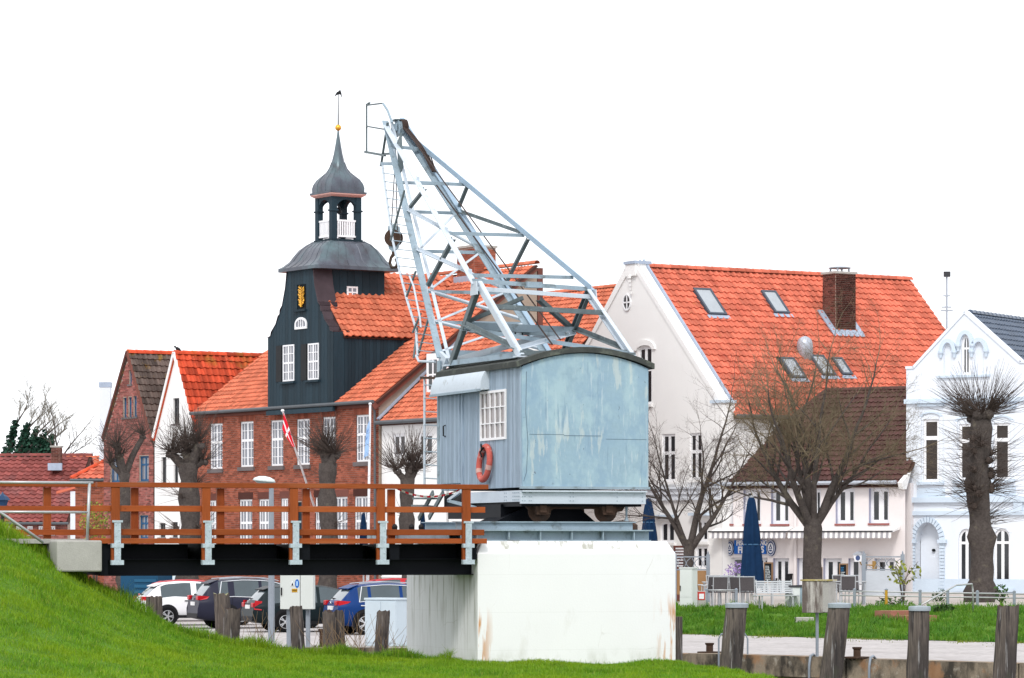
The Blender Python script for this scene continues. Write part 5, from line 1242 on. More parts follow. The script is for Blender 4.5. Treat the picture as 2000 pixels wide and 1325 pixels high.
YV = (0, 1, 0); XV = (1, 0, 0)
for a, f1, f2, s_ in ((Na, nf1, nf2, 1), (Fa, ff1, ff2, -1)):
    mem('frame_leg', f1, a, .15, steel_dk, .02, 'U', up=(-s_, 0, 0)); mem('frame_leg', f2, a, .15, steel_lt, .02, 'U', up=(-s_, 0, 0))
    mem('foot_plate', f1 + Vector((0, -.12, .02)), f1 + Vector((0, .12, .02)), .22, steel_lt, kind='B', h=.03); mem('foot_plate', f2 + Vector((0, -.12, .02)), f2 + Vector((0, .12, .02)), .22, steel_lt, kind='B', h=.03)
    m1, m2 = f1.lerp(a, .52), f2.lerp(a, .52)
    mem('frame_tie', m1, f2.lerp(a, .12), .09, steel_dk); 
    g_ = MB().prism([(a.y - .16, a.z + .06), (a.y + .16, a.z + .06), (a.y + .22, a.z - .22), (a.y - .22, a.z - .22)], lambda u, v, d: (d, u, v), a.x - s_ * .09, a.x - s_ * .07); g_.build('gusset_plate', steel_lt, cr, fix=True)
# top cross beams
for dz, dy, mt in ((.12, .1, steel_gr), (-.06, -.14, steel_lt)):
    mem('top_beam', Na + Vector((-.06, dy, dz)), Fa + Vector((.06, dy, dz)), .08, mt, .02, 'L', up=(0, 0, -1))
mem('lower_beam', nf1.lerp(Na, .50), ff1.lerp(Fa, .50), .22, steel_gr, kind='B', h=.16)
mem('lower_beam', nf2.lerp(Na, .66), ff2.lerp(Fa, .66), .10, steel_dk)
mc = (Na + Fa) / 2 + Vector((0, 0, -.14))
for f_ in (nf1.lerp(Na, .50), ff1.lerp(Fa, .50)): mem('knee_brace', f_, mc + (f_ - mc) * .14, .09, steel_dk, .012)
mem('cross_brace', nf2.lerp(Na, .1), ff1.lerp(Fa, .46), .08, steel_lt); mem('cross_brace', nf1.lerp(Na, .45), ff2.lerp(Fa, .06), .08, steel_gr)
mem('cross_brace', nf1.lerp(Na, .02), ff1.lerp(Fa, .5), .12, steel_lt, up=YV); mem('cross_brace', nf1.lerp(Na, .48), ff1.lerp(Fa, .04), .09, steel_gr, up=YV)
mem('roof_girder', nf1 + Vector((0, 0, .03)), ff1 + Vector((0, 0, .03)), .12, steel_gr); mem('roof_girder', nf2 + Vector((0, 0, .05)), ff2 + Vector((0, 0, .05)), .10, steel_dk)
mem('roof_girder', nf1 + Vector((0, 0, .0)), nf2 + Vector((0, 0, .0)), .12, steel_gr); mem('roof_girder', ff1, ff2, .12, steel_gr)
mem('top_block', mc + Vector((-.16, .05, .22)), mc + Vector((.16, .05, .22)), .2, steel_gr, kind='B', h=.12)
mem('winch_shaft', on(972, 651, cw * .5), on(1064, 652, cw * .5) + Vector((.5, 0, 0)), .07, steel_gr, kind='B')
for dx in (0, .16):
    p = on(1005, 652, cw * .5) + Vector((dx, -.05, 0)); o = MB().tube([(.11 * math.cos(a), 0, .11 * math.sin(a)) for a in [2 * math.pi * i / 12 for i in range(13)]], .02, 5, cap=False).build('shaft_collar', black_m, cr); o.location = p; o.rotation_euler = (0, 0, R(70))
# jib: two lower chords to the tip, two upper chords back to the A frame heads
JA0 = on(866, 700, xn); JC0 = Vector((xf, JA0.y, JA0.z))
tipc = fc.hx(771, 238, cw / 2); T = Vector((cw / 2, tipc[0], tipc[1]))
TA, TC = T + Vector((-.16, 0, 0)), T + Vector((.16, 0, 0))
TB, TD = T + Vector((-.20, -.15, -.12)), T + Vector((.20, -.25, -.35))
def at_y(p, q, py_):
    """the point of a member that projects onto the photograph row py"""
    lo_, hi_ = 0.0, 1.0
    for _ in range(40):
        m = (lo_ + hi_) / 2
        if fc.px(p.lerp(q, m))[1] > py_: lo_ = m
        else: hi_ = m
    return p.lerp(q, lo_)
jn = (TA - JA0).normalized().cross(Vector((1, 0, 0)))
mem('lower_chord', JA0, TA, .13, steel_gr, .025, 'L', up=jn, flip=1); mem('lower_chord', JC0, TC, .16, steel_gr, .025, 'L', up=jn)
mem('chord_plate', JA0 + Vector((.12, 0, .0)), TA + Vector((.08, 0, 0)), .075, steel_lt, kind='B', up=jn, h=.012)
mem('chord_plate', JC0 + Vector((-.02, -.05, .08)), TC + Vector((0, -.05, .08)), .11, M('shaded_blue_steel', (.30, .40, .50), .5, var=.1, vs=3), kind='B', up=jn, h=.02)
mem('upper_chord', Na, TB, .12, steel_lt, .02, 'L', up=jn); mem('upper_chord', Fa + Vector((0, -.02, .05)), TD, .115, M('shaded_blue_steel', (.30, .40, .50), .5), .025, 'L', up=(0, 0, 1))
A = lambda py_: at_y(JA0, TA, py_); C = lambda py_: at_y(JC0, TC, py_); B_ = lambda py_: at_y(Na, TB, py_); D = lambda py_: at_y(Fa, TD, py_)
for py_ in (354, 411, 488, 567, 627): mem('jib_batten', A(py_) + Vector((-.06, 0, 0)), C(py_ + 3) + Vector((.06, 0, 0)), .07, steel_gr, .014, 'L', up=(0, 0, -1))
for py_ in (285, 354, 453, 535): mem('jib_batten', B_(py_) + Vector((-.06, 0, 0)), D(py_ + 4) + Vector((.08, 0, 0)), .07, steel_gr, .014, 'L', up=(0, 0, -1))
mem('jib_batten', A(684), C(690), .12, steel_gr, .014, 'L', up=(0, 0, -1))
for ca, pya, cb, pyb, w_, mt in ((B_, 370, A, 408, .06, steel_dk), (A, 411, B_, 453, .06, steel_lt), (B_, 468, A, 560, .075, steel_dk), (A, 488, B_, 535, .06, steel_lt), (D, 366, C, 410, .06, steel_dk), (D, 468, C, 556, .06, steel_dk), (C, 413, D, 455, .06, steel_dk)):
    mem('jib_lacing', ca(pya), cb(pyb), w_, mt, .012)
for p_, q_, w_ in ((411, 488, .045), (488, 567, .045), (567, 627, .05), (627, 684, .05)):
    mem('jib_lacing', A(p_), C(q_), w_, steel_lt, .012, up=jn); mem('jib_lacing', C(p_), A(q_), w_, steel_lt, .012, up=jn)
for ca, pl_, s_ in ((A, (300, 411, 488, 567, 627), -1), (B_, (354, 453, 535), -1), (C, (411, 488, 567), 1), (D, (354, 453), 1)):
    for py_ in pl_:
        p = ca(py_); MB().obox(p + Vector((s_ * .03, 0, 0)), (.008, 0, 0), (0, .09, .015), (0, .015, .10)).build('gusset_plate', steel_lt, cr)
# spreader plate, head sheave, guard
MB().obox(A(305).lerp(B_(300), .5) + Vector((0, 0, 0)), (.012, 0, 0), (0, .14, -.1), (0, .06, .40)).build('head_plate', steel_dk, cr)
sh = MB().lathe([(.04, -.05), (.15, -.05), (.20, -.045), (.165, -.015), (.165, .015), (.20, .045), (.15, .05), (.04, .05)], 28, (0, 0, 0)).build('head_sheave', steel_gr, cr, smooth='auto', fix=True)
shp = T + Vector((.0, -.36, -.20)); sh.location = shp; sh.rotation_euler = (0, R(90), 0)
MB().box(shp.x - .09, shp.x - .07, shp.y - .05, shp.y + .36, shp.z - .05, shp.z + .12).build('head_bracket', steel_gr, cr); MB().box(shp.x + .07, shp.x + .09, shp.y - .05, shp.y + .36, shp.z - .05, shp.z + .12).build('head_bracket', steel_gr, cr)
MB().box(shp.x - .12, shp.x + .12, shp.y - .05, shp.y + .30, shp.z + .19, shp.z + .22).build('head_cover', steel_dk, cr)
for k in range(5):
    x_ = shp.x + .02 + k * .03; pts = [Vector((x_, shp.y - .02 + .19 * math.cos(a), shp.z + .20 * math.sin(a))) for a in [R(d_) for d_ in range(80, 200, 15)]]
    pts += [C(300 + k * 5) + Vector((-.10 + k * .03, -.16, .14)), C(345) + Vector((-.12 + k * .02, -.10, .1))]
    MB().tube(pts, .017, 6).build('hoist_cable', cable_m, cr)
MB().tube([C(365) + Vector((-.2, 0, .1)), Vector((cw * .42, nf2.y + .9, nf1.z + .3))], .018, 5).build('hoist_cable', cable_m, cr)
MB().tube([shp + Vector((0, -.3, 0)), Vector((cw * .5, nf2.y + 1.0, nf1.z + .4))], .015, 5).build('hoist_cable', cable_m, cr)
# hook block hung under the tip
hb = lambda px_, py_: on(px_, py_, cw / 2)
for x0_, x1_ in ((771.5, 764), (772.5, 776)): MB().tube([hb(x0_, 262), hb(x0_ + (x1_ - x0_) * .1, 330), hb(x1_, 450)], .013, 5).build('hoist_cable', cable_m, cr)
hbp = hb(769, 467)
hk = MB().prism([(-.12, .30), (.02, .33), (.13, .28), (.16, .0), (.10, -.22), (.0, -.30), (-.10, -.24), (-.15, 0)], lambda a, b_, d: (hbp.x + a * .75 + d * .6, hbp.y - a * .65 + d * .75, hbp.z + b_), -.06, .06).build('hook_block', steel_gr, cr, fix=True)
for d_ in (-.085, .085): MB().lathe([(0, -.012), (.20, -.012), (.20, .012), (0, .012)], 20, (0, 0, 0)).build('block_sheave', rust_m, hk); o = hk.children[-1]; o.location = hbp + Vector((d_ * .6, d_ * .75, .02)); o.rotation_euler = (R(90), 0, R(-40))
hkp = hb(769, 497); pts = [hkp + Vector((0, 0, .12)), hkp, hkp + Vector((-.06, .02, -.08)), hkp + Vector((-.085, .03, -.20)), hkp + Vector((-.04, .02, -.31)), hkp + Vector((.05, -.02, -.30)), hkp + Vector((.08, -.03, -.20)), hkp + Vector((.03, -.01, -.1))]
MB().tube(pts, [.06, .05, .035, .035, .04, .04, .035, .02], 8).build('hook', rust_m, hk, smooth=True)
# tip platform cage
pg = lambda px_, py_, dx=0.0: on(px_, py_, cw / 2 + dx)
cage = [(716, 300, 716, 206), (716, 206, 748, 202), (748, 202, 757, 216), (757, 216, 766, 240), (716, 247, 757, 254), (716, 205, 722, 201)]
for a_, b2, c2, d2 in cage:
    for dx in (-.28,):
        p, q = pg(a_, b2, dx), pg(c2, d2, dx); mem('cage_rail', p, q, .045, steel_dk if a_ < 740 or b2 > 230 else steel_gr, kind='B', h=.03)
for (a_, b2, c2, d2) in ((713, 297, 752, 304), (752, 301, 772, 300)): mem('cage_floor', pg(a_, b2, -.28), pg(c2, d2, -.28), .05, steel_dk, kind='B')
p0_, p1_ = pg(714, 299, -.28), pg(772, 301, -.28)
MB().add([p0_, p1_, p1_ + Vector((.55, 0, 0)), p0_ + Vector((.55, 0, 0))], [(0, 1, 2, 3)]).build('cage_plate', steel_dk, cr)
mem('cage_strut', pg(757, 240, -.25), pg(744, 325, -.25), .05, steel_dk, kind='B', h=.03); mem('cage_strut', pg(744, 323, -.28), A(323), .07, steel_gr)
# jib ladder on the outside of the near chord
LA = [(747, 325), (752, 365), (766, 465), (783, 540), (796, 590), (812, 640), (816, 695)]
off = Vector((-.10, .12, 0))
La = [on(p[0], p[1], xn + (cw / 2 - xn - .2) * (700 - p[1]) / 460 - .05) for p in LA]
mem_l = MB().tube(La, .028, 6); lad = mem_l.build('ladder_stile', steel_lt, cr)
rg = 0; py_ = 338
while py_ < 690:
    xl_ = interp([(p[1], p[0]) for p in LA], py_); p = on(xl_, py_, xn + (cw / 2 - xn - .2) * (700 - py_) / 460 - .05); q = A(py_ + 5) + Vector((-.06, 0, 0))
    MB().tube([p, q], .011, 5).build('ladder_rung', steel_gr, cr); py_ += 16.5
MB().tube([on(800, 540, .1), on(808, 560, .05), on(820, 620, -.05), on(822, 640, -.05)], .022, 6).build('ladder_stile', steel_lt, cr)
MB().tube([on(813, 695, -.05), on(818, 706, -.1), on(850, 707, .1)], .03, 6).build('ladder_foot', steel_lt, cr)
for (a_, b2, c2, d2) in ((794, 580, 812, 530), (806, 650, 822, 612), (763, 470, 790, 372), (808, 700, 815, 640), (818, 690, 836, 625)): mem('ladder_stay', on(a_, b2, xn - .02), on(c2, d2, xn + .1), .04, steel_dk, kind='B', h=.03)
# fixed ladder beside the cab front
def lv(px_, py_): return on(px_, py_, .0)
for px_, mt, r_ in ((829, steel_lt, .026), (858, steel_gr, .05)): MB().tube([lv(px_, 735 if px_ < 840 else 705), lv(px_, 955)], r_, 6).build('ladder_stile', mt, cr)
for k in range(8): MB().tube([lv(829, 752 + k * 26), lv(860, 754 + k * 26)], .013, 5).build('ladder_rung', steel_gr, cr)
mem('ladder_stay', lv(823, 738), lv(856, 739), .07, rust_m, kind='B', h=.05)
MB().prism([(JA0.y + .10, JA0.z + .15), (JA0.y - .35, JA0.z - .02), (JA0.y - .1, JA0.z - .25), (JA0.y + .18, JA0.z - .2)], lambda u, v, d: (d, u, v), xn - .06, xn + .02).build('jib_foot_bearing', steel_lt, cr, fix=True)
# steps under the door
for (a_, b2, c2, d2) in ((838, 1012, 866, 962), (818, 1014, 846, 962)): mem('step_stringer', on(a_, b2, -.05), on(c2, d2, -.05), .10, steel_dk, kind='B', up=XV, h=.04)
for (a_, b2, c2, d2) in ((818, 974, 842, 974), (816, 988, 838, 990)): mem('step_tread', on(a_, b2, -.05), on(c2, d2, -.05) + Vector((0, 0, 0)), .3, steel_dk, kind='B', h=.04)
mem('step_bracket', on(876, 978, -.1), on(900, 960, -.1), .06, steel_lt, kind='B'); mem('step_bracket', on(876, 978, -.1), on(928, 992, -.1), .06, steel_gr, kind='B')
# life ring hung on the side wall
rc_ = fc.hx(946, 905, -.1); lr = MB(); R0, r0 = .31, .062; nu, nv = 40, 12
for i in range(nu):
    for j in range(nv):
        a, b2 = 2 * math.pi * i / nu, 2 * math.pi * j / nv; lr.v.append((r0 * math.sin(b2), (R0 + r0 * math.cos(b2)) * math.cos(a), (R0 + r0 * math.cos(b2)) * math.sin(a) * 1.08))
for i in range(nu):
    for j in range(nv): lr.f.append([i * nv + j, ((i + 1) % nu) * nv + j, ((i + 1) % nu) * nv + (j + 1) % nv, i * nv + (j + 1) % nv]); lr.m.append(0); lr.t.append(0)
ring_o = lr.build('life_ring', ringred_m, smooth=True, fix=True); ring_o.location = fc.wd((-.10, rc_[0], rc_[1])); ring_o.rotation_euler = (0, R(6), fc.a)
tag(ring_o, 'faded red life ring hanging below the window of the crane cab', 'life ring')
for a in (R(60), R(195), R(330)):
    s_ = MB().lathe([(r0 + .006, -.05), (r0 + .006, .05)], 12, (0, 0, 0), cap=False).build('band', M('faded_band', (.50, .30, .27), .7), ring_o); s_.location = (0, R0 * math.cos(a), R0 * math.sin(a) * 1.08); s_.rotation_euler = (a, 0, 0)
rp_ = MB().tube([(-.07, .12, .38), (-.09, .0, .26), (-.08, -.08, .30), (-.08, .10, .22), (-.09, -.05, .12)], .02, 6).build('rope', trim_m, ring_o)

# ---------------------------------------------------------------- the footbridge
fb = fp; yn, yfar = -.10, 1.75
bx = lambda px_, y=yn: fb.hy(px_, 1000, y)[0]
bz = lambda py_, px_=560, y=yn: fb.hy(px_, py_, y)[1]
bg_ = thing('footbridge', 'footbridge with orange brown timber railings on black steel beams', 'footbridge', fb)
xL, xR = bx(188), bx(951)
z_top = bz(945); 
def rail(name, xa, xb, za, zb_, y0, y1, mat=wood_or): return MB().box(xa, xb, y0, y1, za, zb_).build(name, mat, bg_, bev=.006)
# near railing
rail('handrail', xL, xR, bz(954), bz(944.5), yn - .10, yn + .08)
rail('middle_rail', bx(165), bx(948), bz(1000.5), bz(989), yn + .0, yn + .05); rail('middle_rail', bx(165), bx(946), bz(1045.5), bz(1034), yn + .0, yn + .05)
rail('deck_edge', bx(176), bx(950), bz(1062), bz(1052), yn - .04, yn + .14)
for px_ in (224, 401, 572, 742, 909):
    xc = bx(px_); h_ = .082
    MB().box(xc - h_, xc + h_, yn - .085, yn - .005, bz(1098), bz(954)).build('rail_post', wood_orv, bg_, bev=.006)
    br_ = MB(); xb_ = bx(px_ + 3); w_ = .062
    br_.box(xb_ - w_, xb_ + w_, yn - .115, yn - .09, bz(1102), bz(1018))
    br_ = br_.build('post_bracket', galv_m, bg_)
    for k in range(7):
        zz_ = bz(1026 + k * 11); MB().lathe([(0, 0), (.012, 0), (.009, .01), (0, .012)], 6, (0, 0, 0)).build('bolt', galv_m, br_); o = br_.children[-1]; o.location = (xb_ + (.025 if k % 2 else -.025), yn - .115, zz_); o.rotation_euler = (R(90), 0, 0)
    for (pa, pb, w2) in ((1021.5, 1017.5, .10), (1070, 1062, .115), (1103, 1094, .12)): MB().box(xb_ - w2, xb_ + w2, yn - .122, yn - .02, bz(pa), bz(pb)).build('clamp_plate', galv_m, br_)
# far railing
fx = lambda px_: bx(px_, yfar)
fz = lambda py_: bz(py_, 430, yfar)
rail('handrail', fx(-60), fx(930), fz(953), fz(945), yfar - .08, yfar + .10)
rail('middle_rail', fx(-60), fx(930), fz(1000), fz(990), yfar, yfar + .05); rail('middle_rail', fx(-60), fx(930), fz(1046), fz(1035), yfar, yfar + .05)
for px_ in (-76, 94, 265, 433, 600, 767): xc = fx(px_); MB().box(xc - .075, xc + .075, yfar + .06, yfar + .14, fz(1098), fz(954)).build('rail_post', wood_orv, bg_, bev=.006)
# deck planks across, cross bearers, main beams
xd0, xd1 = bx(196), bx(930); npk = int((xd1 - xd0) / .145); 
for i in range(npk):
    xa = xd0 + (xd1 - xd0) * i / npk; MB().box(xa + .004, xa + (xd1 - xd0) / npk - .004, yn + .145, yfar - .02, bz(1060), bz(1054)).build('deck_plank', wood_or, bg_)
for px_ in (210, 395, 585, 760, 935):
    xc = min(bx(px_ + 12), -.14); MB().box(xc - .1, xc + .1, yn + .05, yfar + .1, bz(1094), bz(1063)).build('cross_bearer', black_beam, bg_)
MB().box(bx(238), bx(385), yn + .70, yn + .78, bz(1093), bz(1063)).build('inner_beam', black_beam, bg_)
MB().box(bx(420), bx(560), yn + .70, yn + .78, bz(1093), bz(1063)).build('inner_beam', black_beam, bg_)
MB().box(bx(590), bx(730), yn + .70, yn + .78, bz(1093), bz(1063)).build('inner_beam', black_beam, bg_); MB().box(bx(760), -.02, yn + .70, yn + .78, bz(1093), bz(1063)).build('inner_beam', black_beam, bg_)
ym = .34
b = MB().box(bx(195, ym), -.01, ym, ym + .05, bz(1123), bz(1092)).box(bx(195, ym), -.01, ym - .12, ym + .16, bz(1124.5), bz(1122.5)).box(bx(195, ym), -.01, ym - .12, ym + .16, bz(1094), bz(1092))
b.build('main_beam', black_beam, bg_)
MB().box(bx(195, ym), -.01, yfar - .3, yfar - .25, bz(1123), bz(1066)).build('main_beam', black_beam, bg_)
MB().box(bx(198), bx(212), yn + .05, yfar, bz(1123), bz(1062)).build('end_beam', black_beam, bg_)
# approach deck to the left with steel handrail
MB().box(bx(-200), bx(195), yn + .5, yfar + .3, bz(1062), bz(1053)).build('approach_slab', conc_m, bg_)
ab = tag(free(MB().box(bx(108), bx(196), yn - .15, yfar + .4, bz(1116), bz(1056)).box(bx(120), bx(193), yn + .9, yfar + .3, -1.0, bz(1122)).build('abutment', conc_m, bev=.03), fb), 'pale concrete abutment block at the grassy end of the footbridge', 'abutment')
hr = thing('steel_handrail', 'polished steel tube handrail at the grassy left end of the footbridge', 'handrail', fb)
y_ = yn - .05
pt = lambda px_, py_, y=y_: (fb.hy(px_, py_, y)[0], y, fb.hy(px_, py_, y)[1])
MB().tube([pt(-30, 942), pt(182, 943.5)], .026, 8).build('top_tube', steel_rail, hr, smooth=True)
MB().tube([pt(-30, 1000), pt(172, 1001)], .024, 8).build('middle_tube', steel_rail, hr, smooth=True)
MB().tube([pt(175, 944), pt(170, 1062)], .03, 8).build('post', steel_rail, hr, smooth=True)
MB().tube([pt(-20, 988), pt(5, 1004), pt(85, 1060)], .028, 8).build('slanted_tube', steel_rail, hr, smooth=True)
# warning tape sagging across the gap
A_, B2 = Vector(pt(770, 950, .02)), Vector(pt(898, 955, .02)); tp = thing('barrier_tape', 'red and white barrier tape sagging between two railing posts', 'tape', fb)
N_t = 18
for i in range(N_t):
    t0, t1 = i / N_t, (i + 1) / N_t; f = lambda t: A_.lerp(B2, t) + Vector((0, 0, -.16 * 4 * t * (1 - t)))
    a, c = f(t0), f(t1); MB().add([a, c, c + Vector((0, .01, -.035)), a + Vector((0, .01, -.035))], [(0, 1, 2, 3)]).build('stripe', flagred if i % 2 else flagwhite, tp)
# ---------------------------------------------------------------- parked cars
def smooth_interp(keys, x):
    for (xa, za), (xb, zb_) in zip(keys, keys[1:]):
        if xa <= x <= xb:
            t_ = (x - xa) / (xb - xa); return za + (zb_ - za) * t_
    return keys[0][1] if x < keys[0][0] else keys[-1][1]
def sm(keys, x, r=.07):
    return (smooth_interp(keys, x - r) + smooth_interp(keys, x) * 2 + smooth_interp(keys, x + r)) / 4
def car(name, label, loc, rz, paint, L=4.5, Wd=1.84, H=1.6, zlo=.26, top=None, belt=None, glass=(.8, 3.0), pillars=(1.7,), rearglass=(.10, .42), screen=(2.75, 3.45), wheels=(.85, 3.55), wr=.34, lamp=None, chrome=False, plate_z=.82, rails=False):
    t = thing(name, label, 'car', loc=loc, rz=rz, group='cars parked on the quay'); t.scale = (.89, .89, .89)
    Wh = Wd / 2
    wk = [(0, Wh * .88), (.25, Wh * .97), (.8, Wh), (L - 1.0, Wh), (L - .4, Wh * .95), (L - .1, Wh * .82), (L, Wh * .70)]
    def sec(x):
        w = sm(wk, x); zb_ = sm(belt, x); zt_ = max(sm(top, x), zb_ + .02)
        g = min(1, max(0, (zt_ - zb_) / (H - 1.0))); wt = w * (.90 - .20 * g)
        zl = zlo + (.10 * max(0, 1 - x / .35) if x < .35 else 0) + (.08 * max(0, 1 - (L - x) / .4) if x > L - .4 else 0)
        P = [(0, zl), (w * .84, zl), (w * .95, zl + .09), (w * .985, zl + .30), (w, (zl + .3 + zb_) / 2 + .04), (w * .975, zb_ - .03), (w * .945, zb_), (wt, zt_ - .05), (wt * .86, zt_ - .012), (wt * .45, zt_ + .004), (0, zt_ + .008)]
        out = []
        for y, z in P:
            xo = 0
            if x < .3: xo = (-.09 if z < .70 else (-.04 if z < .95 else 0)) * (1 - x / .3)
            out.append((x + xo, y, z))
        return out
    xs = [L * i / 44 for i in range(45)]
    S = [sec(x) for x in xs]
    body, side, rear, front = MB(), {}, MB(), MB()
    n = len(S[0])
    def quad(b, i, k, sg):
        q = [S[i][k], S[i + 1][k], S[i + 1][k + 1], S[i][k + 1]]
        q = [(x - L / 2, sg * y, z) for x, y, z in q]
        b.add(q, [(0, 1, 2, 3) if sg < 0 else (3, 2, 1, 0)])
    for i in range(44):
        xm = (xs[i] + xs[i + 1]) / 2
        for k in range(n - 1):
            for sg in (-1, 1):
                if k == 6 and glass[0] < xm < glass[1] and not any(abs(xm - p) < .06 for p in pillars) and S[i][7][2] - S[i][6][2] > .12 and S[i + 1][7][2] - S[i + 1][6][2] > .12:
                    seg = sum(1 for p in pillars if xm > p); side.setdefault((sg, seg), MB()); quad(side[(sg, seg)], i, k, sg)
                elif k >= 7 and rearglass[0] < xm < rearglass[1] and k >= 8: quad(rear, i, k, sg)
                elif k >= 8 and screen[0] < xm < screen[1]: quad(front, i, k, sg)
                else: quad(body, i, k, sg)
    for i, fl in ((0, 0), (44, 1)):
        pts = [(x - L / 2, -y, z) for x, y, z in S[i]] + [(x - L / 2, y, z) for x, y, z in reversed(S[i][1:-1])]
        body.add(pts, [tuple(range(len(pts)))[::-1] if not fl else tuple(range(len(pts)))])
    def weld(o):
        import bmesh
        bm = bmesh.new(); bm.from_mesh(o.data); bmesh.ops.remove_doubles(bm, verts=bm.verts, dist=.002); bmesh.ops.recalc_face_normals(bm, faces=bm.faces); bm.to_mesh(o.data); bm.free()
        o.data.polygons.foreach_set('use_smooth', [True] * len(o.data.polygons)); o.data.set_sharp_from_angle(angle=R(42))
        for p_ in o.data.polygons:
            if len(p_.vertices) > 8: p_.use_smooth = False
    o = body.build('body', paint, t); weld(o)
    for key, b in side.items(): weld(b.build('side_window', carglass, t))
    if rear.f: weld(rear.build('rear_window', carglass_r, t))
    if front.f: weld(front.build('windscreen', carglass, t))
    hx_ = -L / 2
    # lower black sill and rear bumper insert
    MB().box(hx_ - .10, hx_ - .02, -Wh * .80, Wh * .80, zlo + .09, zlo + .25).build('rear_valance', trim_m, t, bev=.02)
    for sg in (-1, 1): MB().box(hx_ + wheels[0] + wr, hx_ + wheels[1] - wr, sg * Wh * .955 - .02, sg * Wh * .955 + .02, zlo + .0, zlo + .10).build('sill_trim', trim_m, t)
    for xw in wheels:
        for sg in (-1, 1):
            xc = hx_ + xw
            a = MB().lathe([(0, -.01), (wr * 1.16, -.01), (wr * 1.16, .012), (0, .012)], 26, (0, 0, 0)).build('wheel_arch', trim_m, t); a.location = (xc, sg * Wh * .985, wr + .04); a.rotation_euler = (R(90), 0, 0)
            w_ = thing_part('wheel', t); w_.location = (xc, sg * (Wh * .985 + .0), wr); w_.rotation_euler = (R(90) * (1 if sg < 0 else -1), 0, 0)
            MB().lathe([(wr * .62, -.12), (wr * .96, -.10), (wr, -.05), (wr, .0), (wr * .95, .035), (wr * .68, .04), (wr * .64, .02)], 28, (0, 0, 0), cap=False).build('tyre', tyre_m, w_, smooth='auto')
            r_ = MB().lathe([(wr * .66, .025), (wr * .62, .03), (wr * .58, .01), (wr * .56, -.03)], 24, (0, 0, 0), cap=False)
            for k in range(5):
                for d_ in (-.16, .16):
                    a0 = 2 * math.pi * k / 5; p = Vector((wr * .13 * math.cos(a0), wr * .13 * math.sin(a0), .022)); q = Vector((wr * .60 * math.cos(a0 + d_), wr * .60 * math.sin(a0 + d_), .018)); r_.beam(p, q, .032, .02)
            r_.lathe([(0, .035), (wr * .17, .03), (wr * .17, .0)], 12, (0, 0, 0)); r_.build('rim', rim_m, w_)
            MB().lathe([(0, -.035), (wr * .64, -.035)], 20, (0, 0, 0), cap=False).build('brake_disc', trim_m, w_)
    # lamps: patches following the surface
    def patch(nm, mat, poly, off=.012):
        """poly in (x, section height z) on the right or left rear corner"""
        for sg in (-1, 1):
            b = MB(); pts = []
            for x, z in poly:
                s_ = sec(max(0, x)); yy = None
                for (xa, ya, za), (xb, yb, zb_) in zip(s_[2:], s_[3:]):
                    if za <= z <= zb_: f = (z - za) / max(1e-6, zb_ - za); yy = ya + (yb - ya) * f; xx = xa + (xb - xa) * f; break
                if yy is None: yy, xx = s_[6][1], s_[6][0]
                pts.append((xx, yy, z))
            vs = [(x - L / 2 - (off if x < .1 else 0), sg * (y + off), z) for x, y, z in pts] + [(x - L / 2 + .03, sg * (y - .03), z) for x, y, z in pts]
            m = len(pts); b.add(vs, [tuple(range(m)), tuple(range(m, 2 * m))[::-1]] + [(i, m + i, m + (i + 1) % m, (i + 1) % m) for i in range(m)])
            b.build(nm, mat, t, fix=True)
    lp = lamp or [(.02, .86), (.50, .96), (.55, 1.02), (.05, 1.03)]
    patch('tail_light', lampred, lp)
    zc_ = (lp[0][1] + lp[-1][1]) / 2
    for sg in (-1, 1): MB().box(hx_ - .075, hx_ + .02, sg * Wh * .68 - .13, sg * Wh * .68 + .16, zc_ - .075, zc_ + .07).build('tail_light', lampred, t, bev=.02)
    MB().box(hx_ - .085, hx_ - .03, -.26, .26, plate_z - .06, plate_z + .06).build('number_plate', plate_m, t)
    MB().box(hx_ - .06, hx_ - .02, -.04, .04, plate_z + .12, plate_z + .20).build('badge', chrome_m, t)
    zr_ = sm(top, rearglass[0] + .25)
    MB().beam((hx_ + rearglass[0] + .05, 0, sm(top, rearglass[0]) + .03), (hx_ + rearglass[0] + .02, .5, sm(top, rearglass[0]) + .06), .03, .03).build('rear_wiper', trim_m, t)
    MB().prism([(rearglass[1] - .08, sm(top, rearglass[1]) + .0), (rearglass[1] + .25, sm(top, rearglass[1] + .25) + .005), (rearglass[1] + .25, sm(top, rearglass[1] + .25) + .02), (rearglass[1] - .09, sm(top, rearglass[1]) + .03)], lambda a, b_, d: (hx_ + a, d, b_), -Wh * .62, Wh * .62).build('roof_spoiler', paint, t, fix=True)
    for sg in (-1, 1):
        MB().box(hx_ + screen[1] - .25, hx_ + screen[1] - .05, sg * (Wh + .10) - .09, sg * (Wh + .10) + .09, sm(belt, 3) + .02, sm(belt, 3) + .17).build('side_mirror', paint, t, bev=.03)
        for xh in ((pillars[0] - .25), (screen[1] - 1.0)): MB().box(hx_ + xh - .1, hx_ + xh + .1, sg * (Wh + .012) - .014, sg * (Wh + .012) + .014, sm(belt, 1.5) - .14, sm(belt, 1.5) - .11).build('door_handle', chrome_m if chrome else trim_m, t)
        for xd in (pillars[0], screen[1] - .15): MB().box(hx_ + xd - .005, hx_ + xd + .005, sg * Wh * 1.0 - .004, sg * Wh * 1.0 + .004, zlo + .2, sm(belt, xd) - .02).build('door_gap', trim_m, t)
